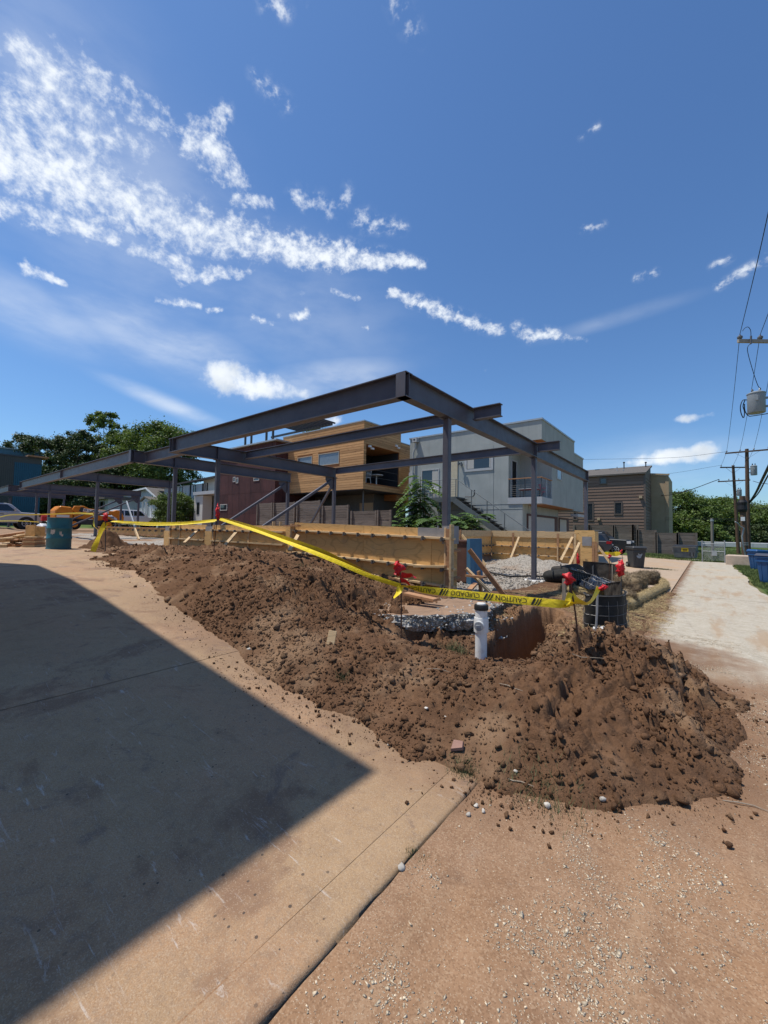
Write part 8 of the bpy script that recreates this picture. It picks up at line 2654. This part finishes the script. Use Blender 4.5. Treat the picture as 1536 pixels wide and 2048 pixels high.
# grass of the verge and the field
grass('grass', 26000, lambda r, n: 1.22 + np.abs(r.normal(0, 1.1, n)), lambda r, n: r.uniform(11.5, 36, n), 'rough green grass of the verge right of the alley', .10, M_GRASS, 8, .010,
      zf=lambda x, y: base_z(x, y) - .02, mask=lambda x, y: x > 1.36 + .25 * fbm(y * .9, y * 0 + 3, 3, 4) + .1)
grass('grass', 60000, lambda r, n: r.uniform(-4, 12, n), lambda r, n: 36.6 + np.abs(r.normal(0, 16, n)), 'bright green grass of the field beyond the alley', .16, M_GRASS, 9, .022, zf=lambda x, y: base_z(x, y) - .03)
grass('grass', 9000, lambda r, n: r.uniform(-4.6, -.9, n), lambda r, n: r.uniform(40.5, 43.8, n), 'strip of green grass along the foot of the dark fence', .16, M_GRASS, 10, .018, zf=lambda x, y: base_z(x, y) + .01, mask=lambda x, y: y > 41.2 + .55 * (x + .9) * 0 + .5 * fbm(x, x * 0, 3, 2))
grass('grass', 1200, lambda r, n: q0x + r.normal(.45, .35, n), lambda r, n: q0y + r.normal(.1, .08, n), 'dry weeds in the joint beside the grey bin', .06, M_WEED, 11, .008, zf=lambda x, y: base_z(x, y) + .01) if False else None
qb = atz(1300, 1139, -.24)
grass('grass', 700, lambda r, n: qb[0] + r.normal(.35, .32, n), lambda r, n: qb[1] + r.normal(0, .10, n), 'low weeds growing in a crack beside the grey bin', .06, M_WEED, 11, .008, zf=lambda x, y: base_z(x, y) + .012)

# ================================================================== trees and plants
def mat_leaf(name, a, b, trans=.28):
    m = bpy.data.materials.new(name); m.use_nodes = True; t = m.node_tree
    for n in list(t.nodes): t.nodes.remove(n)
    g = NG(t); geo = g.add('ShaderNodeNewGeometry')
    r = geo.outputs['Random Per Island']
    co = g.add('ShaderNodeTexCoord').outputs['Object']
    n = g.noise(co, .7, 3, .5)
    c = g.mix(g.mapr(n, .35, .65), a, b)
    k = g.mapr(r, 0, 1, .62, 1.38); c = g.mix(1.0, c, g.comb(k, k, k), 'MULTIPLY')
    d = g.add('ShaderNodeBsdfPrincipled', None, Base_Color=c, Roughness=.55); d.inputs['Specular IOR Level'].default_value = .25
    tr = g.add('ShaderNodeBsdfTranslucent', None, Color=g.mix(1.0, c, (1.25, 1.3, .55), 'MULTIPLY'))
    mx = g.add('ShaderNodeMixShader', None, i0=trans, i1=d.outputs[0], i2=tr.outputs[0])
    o = g.add('ShaderNodeOutputMaterial'); t.links.new(mx.outputs[0], o.inputs[0])
    return m


M_LEAF = mat_leaf('leaf_green', (.082, .126, .030), (.138, .188, .050))
M_LEAFD = mat_leaf('leaf_dark', (.045, .068, .023), (.072, .102, .034), .15)
M_LEAFY = mat_leaf('leaf_light', (.075, .115, .020), (.120, .160, .030))
M_LEAFP = mat_leaf('leaf_plant', (.075, .135, .038), (.125, .195, .065))
M_BARK = mat('bark', (.075, .058, .045), .95, var=.3, scale=6, stretch=(4, 4, .6), bump=.6, bscale=25)


def leaf_cloud(centers, radii, n, size, rng, flat=.75, shell=.55, droop=0.0, aspect=1.6):
    """leaf-sized quads gathered on clumps"""
    w = radii ** 2; i = rng.choice(len(centers), n, p=w / w.sum())
    d = rng.normal(size=(n, 3)); d /= np.linalg.norm(d, axis=1, keepdims=True)
    d[:, 2] = np.where(d[:, 2] < -.5, -d[:, 2], d[:, 2])
    rr = np.abs(rng.normal(.62, .34, n))
    p = centers[i] + d * (radii[i] * rr)[:, None] * np.array([1, 1, flat])
    nrm = d * .55 + rng.normal(0, .55, (n, 3)) + np.array([0, 0, .35]); nrm /= np.linalg.norm(nrm, axis=1, keepdims=True)
    a = np.cross(nrm, rng.normal(size=(n, 3))); a /= np.linalg.norm(a, axis=1, keepdims=True)
    a[:, 2] -= droop; a /= np.linalg.norm(a, axis=1, keepdims=True)
    b = np.cross(nrm, a); s = size * rng.uniform(.55, 1.35, n)[:, None]
    # kite-shaped leaf sprays
    V = np.stack([p - a * s * aspect * .5, p + b * s * .42, p + a * s * aspect * .5, p - b * s * .42], 1)
    return V.reshape(-1, 3), np.arange(4 * n).reshape(-1, 4)


def tree(name, label, base, H, R, n, size, m, seed, group=None, trunk=.25, low=.28, kind='round', clumps=46, cr=.30, flat=.75, tr=None):
    rng = np.random.default_rng(seed); base = np.array(base, float); clumps = int(clumps * 2.6); cr *= .70; flat = .95
    t = thing(name, label, 'tree', tuple(base), group)
    C, Rd = [], []
    for k in range(clumps):
        u = rng.random(); z = low + (1 - low) * u
        if kind == 'cone':
            rad = R * (1.02 - u) ** .8 * (.55 + .45 * rng.random())
        elif kind == 'oval':
            rad = R * math.sin(math.pi * (.12 + .85 * u)) ** .7 * rng.random() ** .5
        else:
            rad = R * math.sqrt(max(0, 1 - (2 * u - .85) ** 2 / 1.4)) * rng.random() ** .45
        a = rng.uniform(0, 6.28)
        C.append((rad * math.cos(a), rad * math.sin(a), z * H)); Rd.append(R * cr * rng.uniform(.6, 1.25) * (1 - .35 * u if kind != 'round' else 1))
    C, Rd = np.array(C), np.array(Rd)
    C[:, 2] = np.minimum(C[:, 2], H - Rd * flat * .9)
    b = MB(); top = np.array([R * .08, 0, H * .72])
    b.tube([(0, 0, -.3), (R * .03, R * .02, H * .3), tuple(top)], [trunk, trunk * .75, trunk * .25], 9)
    for k in rng.choice(len(C), min(14, len(C)), False):
        s = rng.uniform(.25, .65); p = np.array([0, 0, 0]) * (1 - s) + top * s
        mid = p * .45 + C[k] * .55 + np.array([0, 0, -.1 * H * rng.random()])
        b.tube([tuple(p), tuple(mid), tuple(C[k])], [trunk * .45, trunk * .28, trunk * .08], 6)
    b.build('trunk', M_BARK, t, local=True, smooth=True)
    V, F = leaf_cloud(C, Rd, int(n * 2.3), size * .62, rng, flat, .3)
    k = rng.choice(len(C), int(n * .06)); ex = C[k] * np.array([1.12, 1.12, 1.0]) + rng.normal(0, 1, (len(k), 3)) * (Rd[k] * .75)[:, None]
    link_mesh('crown', np_mesh('crown', V, F, m), t)
    return t


G = 'trees behind the left frames'
def tb(px, d): p = atd(px, 1050, d); p[2] = 1.4; return p
def ttop(px, row, d): p = atd(px, 1050, d); return zrow(p, row) - 1.4


for k, (nm, lab, px, row, d, R, n, sz, mm, kd, lo, cl, cr) in enumerate([
    ('cedar_tree', 'dark ragged evergreen at the far left behind the teal wall', 38, 870, 58, 3.3, 9000, .34, M_LEAFD, 'oval', .15, 30, .36),
    ('cedar_tree', 'dark green evergreen just right of the far left one, lower', 82, 878, 55, 4.0, 11000, .34, M_LEAFD, 'round', .12, 34, .36),
    ('cedar_tree', 'tallest black green evergreen with a pointed top, left of the airy tree', 150, 862, 56, 4.2, 14000, .34, M_LEAFD, 'oval', .10, 44, .34),
    ('cedar_tree', 'dark evergreen between two taller dark ones', 112, 872, 60, 3.6, 9000, .34, M_LEAFD, 'oval', .12, 30, .36),
    ('broadleaf_tree', 'tall airy green tree rising highest above the left frames', 205, 826, 63, 4.6, 11000, .42, M_LEAF, 'oval', .30, 50, .26),
    ('broadleaf_tree', 'broad round green tree right of the tall airy one', 308, 850, 58, 6.2, 22000, .36, M_LEAF, 'round', .28, 70, .27),
    ('broadleaf_tree', 'half hidden green tree filling the gap before the round one', 258, 872, 62, 5.0, 13000, .36, M_LEAF, 'round', .2, 46, .30),
    ('cedar_tree', 'dark low evergreen mass behind the orange boom lift', 190, 930, 54, 4.5, 11000, .36, M_LEAFD, 'round', .05, 40, .34),
]):
    d *= 1.12; R *= 1.12
    tree(nm, lab, tb(px, d), ttop(px, row, d), R, n, sz, mm, 100 + k, G, .32, lo, kd, cl, cr)
p = atd(628, 900, 60); p[2] = 1.2
tree('broadleaf_tree', 'treetop showing above the roof of the cedar house', p, zrow(p, 852) - 1.2, 3.2, 4000, .36, M_LEAF, 121, None, .25, .4)
p = atd(345, 1045, 42); p[2] = bz(p[0], p[1])
tree('round_shrub', 'large rounded green shrub before the white two storey house', p, zrow(p, 986) - p[2], 2.15, 9000, .17, M_LEAF, 122, None, .10, .12, 'round', 46, .30)['category'] = 'shrub'
p = atd(381, 1045, 42); p[2] = bz(p[0], p[1])
tree('sapling', 'thin sapling at the right side of the rounded shrub', p, zrow(p, 1012) - p[2], .55, 500, .13, M_LEAFY, 123, None, .06, .5, 'round', 12, .4)
for k, (px, row, d, R, n, mm, lab) in enumerate([
    (1352, 984, 78, 5.2, 9000, M_LEAF, 'green tree directly right of the tan house'), (1350, 1028, 66, 2.6, 4000, M_LEAFY, 'yellow green young tree at the corner of the tan house'),
    (1405, 1000, 76, 5.4, 10000, M_LEAF, 'wide green tree behind the dumpster'), (1440, 996, 80, 5.4, 10000, M_LEAF, 'green tree behind the short grey post'),
    (1473, 1004, 84, 5.2, 8000, M_LEAF, 'green tree behind the leaning pole'), (1512, 1012, 80, 5.4, 9000, M_LEAF, 'green tree right of the tall pole'),
    (1555, 1010, 84, 5.6, 8000, M_LEAF, 'green tree at the right edge of the view'), (1382, 1040, 70, 3.0, 4500, M_LEAFY, 'lighter green tree low in front of the tree row'),
    (1600, 1005, 90, 6.0, 7000, M_LEAF, 'green tree beyond the right edge of the view'), (1420, 1050, 68, 2.6, 4000, M_LEAF, 'low green tree behind the chain link gate'),
    (1462, 1052, 72, 3.0, 4500, M_LEAFD, 'dark low tree between the short post and the poles'), (1530, 1050, 72, 3.2, 4500, M_LEAFD, 'dark low tree right of the poles')]):
    p = atd(px, 1090, d); p[2] = bz(p[0], p[1]) - .1
    tree('broadleaf_tree', lab, p, zrow(p, row) - p[2], R, n, .40, mm, 140 + k, 'tree row beyond the field', .25, .10, 'round', 40, .33)


# ---- plants with long feathered leaves by the grey house
def frond(mbv, mbf, p, dirv, L, rng, droop=.9, pairs=9, leaf=.17):
    d = np.array(dirv, float); d /= np.linalg.norm(d); side = np.cross(d, [0, 0, 1.0]); side /= np.linalg.norm(side) + 1e-9
    pts = []
    for k in range(pairs + 1):
        t = k / pairs
        pts.append(p + d * L * t + np.array([0, 0, L * (.25 * t - droop * t * t)]))
    for k in range(1, pairs + 1):
        q = pts[k]; T = pts[k] - pts[k - 1]; T /= np.linalg.norm(T)
        for s in (-1, 1):
            ll = leaf * (1.15 - .5 * abs(k / pairs - .45)) * rng.uniform(.8, 1.2)
            a = side * s * .9 + T * .45 + np.array([0, 0, -.28]); a /= np.linalg.norm(a)
            w = np.cross(a, [0, 0, 1.0]); w /= np.linalg.norm(w) + 1e-9; w = w * ll * .24
            b = len(mbv)
            mbv += [q, q + a * ll * .45 + w, q + a * ll, q + a * ll * .45 - w]; mbf.append((b, b + 1, b + 2, b + 3))
    # midrib
    for k in range(pairs):
        b = len(mbv); w = side * .006
        mbv += [pts[k] - w, pts[k] + w, pts[k + 1] + w, pts[k + 1] - w]; mbf.append((b, b + 1, b + 2, b + 3))


def plant(label, base, H, stems, nf, L, seed, name='feather_leaf_plant', cat='plant', spread=.25, low=.15, leaf=.25, droop=.9):
    rng = np.random.default_rng(seed); t = thing(name, label, cat, tuple(base), 'feather leaved plants along the pit')
    v, f = [], []; st = MB()
    for s in range(stems):
        a = rng.uniform(0, 6.28); lean = spread * rng.uniform(.2, 1); h = H * rng.uniform(.75, 1)
        tip = np.array([math.cos(a) * lean, math.sin(a) * lean, h])
        st.tube([(0.05 * s, 0, 0), tuple(tip * .5 + np.array([.05 * s, 0, 0])), tuple(tip)], [.035, .025, .01], 6)
        for k in range(nf):
            u = low + (1 - low) * (k + rng.random()) / nf
            aa = k * 2.4 + rng.uniform(-.4, .4)
            frond(v, f, tip * u + np.array([.05 * s, 0, 0]), (math.cos(aa), math.sin(aa), .35 * u), L * rng.uniform(.65, 1.15) * (.78 + .25 * u), rng, droop * rng.uniform(.7, 1.2), 9, leaf)
    st.build('stem', M_BARK, t, local=True, smooth=True)
    me = np_mesh('foliage', np.array(v), np.array(f), M_LEAFP)
    link_mesh('foliage', me, t)
    return t


def pb2(px, y): p = aty(px, 1050, y); p[2] = .7; return p
q = pb2(842, 19.0); plant('tall feathery weed tree between the cedar house and the grey house', q, zrow(q, 936) - .7, 3, 26, 1.15, 5, 'weed_tree', 'tree', .35, .18, .30, .85)
q = pb2(828, 19.3); plant('second tall feathery weed stem just left of the tallest', q, zrow(q, 975) - .7, 3, 18, 1.0, 15, 'weed_tree', 'tree', .3, .15, .28, .9)
for k, (px, y, row, st_, lab) in enumerate(((806, 18.6, 1040, 3, 'low feathery plant at the left under the weed tree'), (858, 18.4, 1030, 4, 'low feathery plant left of the nearest steel column'), (905, 18.6, 1034, 4, 'low feathery plant right of the nearest steel column'), (932, 18.9, 1028, 3, 'low feathery plant beneath the outside stair'))):
    q = pb2(px, y); plant(lab, q, max(.5, zrow(q, row) - .7), st_ + 1, 9, 1.1, 30 + k, spread=.8, low=.3, leaf=.34, droop=.55)
# tiny figure-like grey tap on a post by the stair
q = aty(955, 1056, 20.0)
tp_ = thing('standpipe', 'weathered grey hydrant post below the outside stair', 'standpipe', (q[0], q[1], .6))
MB().tube([(0, 0, 0), (0, 0, zrow(q, 1046) - .6), (.05, 0, zrow(q, 1038) - .6)], .09, 8).build('post', M_STAKEW, tp_, local=True)
MB().lathe([(.10, 0), (.13, .1), (.11, .28), (.05, .34)], (0.02, -.05, zrow(q, 1053) - .6), 10).build('valve', M_CAP, tp_, local=True)

# ================================================================== houses at the far left
M_BATTEN = mat('pale_board_and_batten', (.47, .49, .49), .8, var=.06, scale=3)
M_CREAMW = mat('cream_wall', (.55, .53, .47), .85, var=.05)
th = thing('white_house', 'white two storey house with dark roof and black downpipes', 'house', tuple(atd(375, 1045, 46)))
yh = 21.2
X0, X1 = aty(350, 1000, yh)[0], aty(403, 1000, yh)[0]
zr = zrow((X1, yh), 967)
MB().box((X0 - 3, yh, .8), (X1, yh + 7, zr)).build('wall', M_BATTEN, th)
n = int((X1 - X0) / .40)
for k in range(n):
    x = X0 + k * .4
    MB().box((x - .025, yh - .02, .8), (x + .025, yh - .002, zr - .02)).build('batten', M_BATTEN, th)
for a0, a1, r0, r1 in ((359.5, 364, 991, 975), (387, 390.5, 988, 972), (385, 388.5, 1030, 1008), (349.5, 353, 990, 976)):
    x0, x1 = aty(a0, 1000, yh)[0], aty(a1, 1000, yh)[0]
    win_y(th, x0, x1, zrow((x0, yh), r0), zrow((x0, yh), r1), yh - .02, M_DARKFRAME, .06)
ym = yh + 5.5; zt = zrow((X1, ym), 946)
MB().add([(X0 - 4, yh - .4, zr - .05), (X1 + 8, yh - .4, zr + .55), (X1 + 8, ym, zt), (X0 - 4, ym, zt - .3), (X0 - 4, yh - .4, zr + .12), (X1 + 8, yh - .4, zr + .72), (X1 + 8, ym, zt + .17), (X0 - 4, ym, zt - .13)],
         [(0, 3, 2, 1), (4, 5, 6, 7), (0, 1, 5, 4), (1, 2, 6, 5), (2, 3, 7, 6), (3, 0, 4, 7)]).build('roof', M_SHINGD, th)
xb0_, xb1_ = aty(388, 1015, yh - 1.0)[0], aty(405, 1015, yh - 1.0)[0]
MB().box((xb0_, yh - 1.0, .8), (xb1_, yh - .022, zrow((xb1_, yh), 992))).build('bay', M_CREAMW, th)
x0, x1 = aty(394, 1015, yh - 1.02)[0], aty(398, 1015, yh - 1.02)[0]
win_y(th, x0, x1, zrow((x0, yh - 1), 1028), zrow((x0, yh - 1), 1006), yh - 1.0, M_DARKFRAME, .05)
# right wing and porch
xw = aty(406, 1000, yh + .4)[0]
MB().box((xw, yh + .4, .8), (xw + 9, yh + 6, zr + .5)).build('wing_wall', M_CREAMW, th)
MB().box((xw + 1.0, yh - 1.2, zrow((xw, yh), 993)), (xw + 8, yh + .38, zrow((xw, yh), 987))).build('porch_roof', M_TRIMW, th)
for px in (379.5, 404.5, 413.5):
    x = aty(px, 990, yh - .1)[0]; MB().box((x - .05, yh - .12, 1.0 if px < 400 else zrow((x, yh), 990)), (x + .05, yh - .022, zr)).build('downpipe', M_TRIMBLK, th)
x0, x1 = aty(418, 1015, yh + .38)[0], aty(424, 1015, yh + .38)[0]
win_y(th, x0, x1, zrow((x0, yh), 1020), zrow((x0, yh), 1006), yh + .4, M_TRIMBLK, .06)
tf = thing('dark_fence', 'dark solid fence panel before the white two storey house', 'fence', tuple(atd(391, 1040, 42)))
P0, P1 = atd(383, 1036, 42), atd(401, 1036, 42)
for k in range(8):
    a, b_ = P0 * (1 - k / 8) + P1 * (k / 8), P0 * (1 - (k + .92) / 8) + P1 * ((k + .92) / 8)
    MB().add([(a[0], a[1], 1.0), (b_[0], b_[1], 1.0), (b_[0], b_[1] + .03, 1.0), (a[0], a[1] + .03, 1.0), (a[0], a[1], zrow(a, 1022)), (b_[0], b_[1], zrow(a, 1022)), (b_[0], b_[1] + .03, zrow(a, 1022)), (a[0], a[1] + .03, zrow(a, 1022))],
             [(0, 3, 2, 1), (4, 5, 6, 7), (0, 1, 5, 4), (1, 2, 6, 5), (2, 3, 7, 6), (3, 0, 4, 7)]).build('board', M_TRIMBLK, tf)

gb = thing('gabled_house', 'pale one storey house with a front gable and small porch', 'house', tuple(atd(285, 1045, 50)))
yg = atd(285, 1045, 50)[1]
xl, xm, xr = aty(262, 985, yg)[0], aty(298, 985, yg)[0], aty(322, 985, yg)[0]
za, zp = zrow((xl, yg), 990), zrow((xm, yg), 978.5)
zr_ = zrow((xr, yg), 998)
MB().add([(xl - 6, yg, 1), (xr - .4, yg, 1), (xr - .4, yg + 8, 1), (xl - 6, yg + 8, 1), (xl - 6, yg, za), (xm, yg, zp), (xr - .4, yg, zr_), (xl - 6, yg + 8, za), (xm, yg + 8, zp), (xr - .4, yg + 8, zr_)],
         [(0, 3, 2, 1), (0, 1, 6, 5, 4), (3, 7, 8, 9, 2), (1, 2, 9, 6), (0, 4, 7, 3)]).build('wall', M_BATTEN, gb)
for (xa_, za_), (xb2, zb2) in (((xl - 6.3, za - .05), (xm, zp)), ((xm, zp), (xr + .2, zr_ - .15))):
    MB().add([(xa_, yg - .4, za_), (xb2, yg - .4, zb2), (xb2, yg + 8.2, zb2), (xa_, yg + 8.2, za_), (xa_, yg - .4, za_ + .22), (xb2, yg - .4, zb2 + .22), (xb2, yg + 8.2, zb2 + .22), (xa_, yg + 8.2, za_ + .22)],
             [(0, 3, 2, 1), (4, 5, 6, 7), (0, 1, 5, 4), (1, 2, 6, 5), (2, 3, 7, 6), (3, 0, 4, 7)]).build('roof', M_SHING, gb)
    MB().bar((xa_, yg - .42, za_ + .10), (xb2, yg - .42, zb2 + .10), .03, .2).build('fascia', M_WHITE, gb)
yp = yg - 1.6
pl, pm, pr_ = aty(283, 1005, yp)[0], aty(291, 1005, yp)[0], aty(302, 1005, yp)[0]
zl_, zm_ = zrow((pl, yp), 1004), zrow((pm, yp), 996)
MB().add([(pl, yp, zl_), (pr_, yp, zl_), (pm, yp, zm_), (pl, yg - .41, zl_), (pr_, yg - .41, zl_), (pm, yg - .41, zm_)], [(0, 1, 2), (3, 5, 4), (0, 2, 5, 3), (1, 4, 5, 2), (0, 3, 4, 1)]).build('porch_gable', M_BATTEN, gb)
for a, b_ in (((pl - .2, zl_ - .02), (pm, zm_ + .04)), ((pm, zm_ + .04), (pr_ + .2, zl_ - .02))):
    MB().bar((a[0], (yp + yg) / 2 - .3, a[1] + .1), (b_[0], (yp + yg) / 2 - .3, b_[1] + .1), 1.4, .12).build('porch_roof', M_SHING, gb)
for x in (pl + .1, pr_ - .1, lerp(pl, pr_, .38)):
    MB().box((x - .07, yp + .02, 1), (x + .07, yp + .16, zl_ - .01)).build('porch_post', M_WHITE, gb)
xd = aty(293, 1020, yg)[0]; MB().box((xd - .5, yg - .06, 1.0), (xd + .5, yg - .005, zrow((xd, yg), 1008))).build('door', M_TRIMW, gb)
# dark roofed house behind the boom lift
tl = thing('low_house', 'small white house partly hidden behind the left frames', 'house', tuple(atd(225, 1045, 64)))
p0, p1 = atd(198, 1020, 51), atd(262, 1020, 51)
MB().box((p0[0], p0[1], 1), (p1[0], p0[1] + 6, zrow(p0, 1000))).build('wall', M_BATTEN, tl)
MB().box((p0[0] - .3, p0[1] - .5, zrow(p0, 1000) + .002), (p1[0] + .3, p0[1] + 6, zrow(p0, 994))).build('roof', M_SHING, tl)
for px in (200, 208, 216):
    c = atd(px, 1015, 50.5); MB().box((c[0] - .5, p0[1] - .06, zrow(p0, 1018)), (c[0] + .5, p0[1] - .005, zrow(p0, 1004))).build('window', M_DARKFRAME, tl)

# teal and grey metal building at the left edge
tb_ = thing('teal_building', 'dark grey and teal corrugated metal building at the left edge', 'building', (-57, 7, 1.2))
M_CORR = mat('teal_corrugated', (.012, .085, .135), .5, .1, var=.08, scale=2)
M_CORG = mat('grey_green_corrugated', (.060, .068, .062), .6, .1, var=.08, scale=2)
XT = -56.0
y0_, y1_, y2_ = atx(-60, 960, XT)[1], atx(27, 960, XT)[1], atx(82, 960, XT)[1]
ztl = zrow((XT, y1_), 913)
MB().box((XT - 9, y0_, 1), (XT, y2_, ztl)).build('wall', M_CORG, tb_)
n = 34
for k in range(n):
    yy = lerp(y0_, y2_, (k + .5) / n)
    tealp = yy > y1_
    zz1 = zrow((XT, y1_), 924) if tealp else ztl - .02
    MB().box((XT + .002, yy - (y2_ - y0_) / n * .48, 1), (XT + (.06 if tealp else .03), yy + (y2_ - y0_) / n * .40, zz1)).build('wall_sheet', M_CORR if tealp else M_CORG, tb_)
MB().box((XT - 8.9, y0_, ztl + .002), (XT + .1, y2_, ztl + .14)).build('coping', M_METALD, tb_)
yq0, yq1 = atx(52, 920, XT - .5)[1], atx(94, 920, XT - .5)[1]
MB().box((XT - 1.5, yq0, ztl + .15), (XT + .4, yq1, ztl + .30)).build('wood_fascia', M_LUMR, tb_)
bt = thing('blue_building', 'pale blue block showing over the roof of the teal building', 'building', tuple(atd(-12, 910, 60)))
p = atd(16, 908, 62); MB().box((p[0] - 8, p[1] - 3, 2), (p[0], p[1] + 4, zrow(p, 898))).build('wall', mat('pale_blue_wall', (.10, .20, .28), .8), bt)
MB().box((p[0] - 8.1, p[1] - 3.1, zrow(p, 898)), (p[0] + .15, p[1] + 4.1, zrow(p, 896))).build('coping', M_CAP, bt)
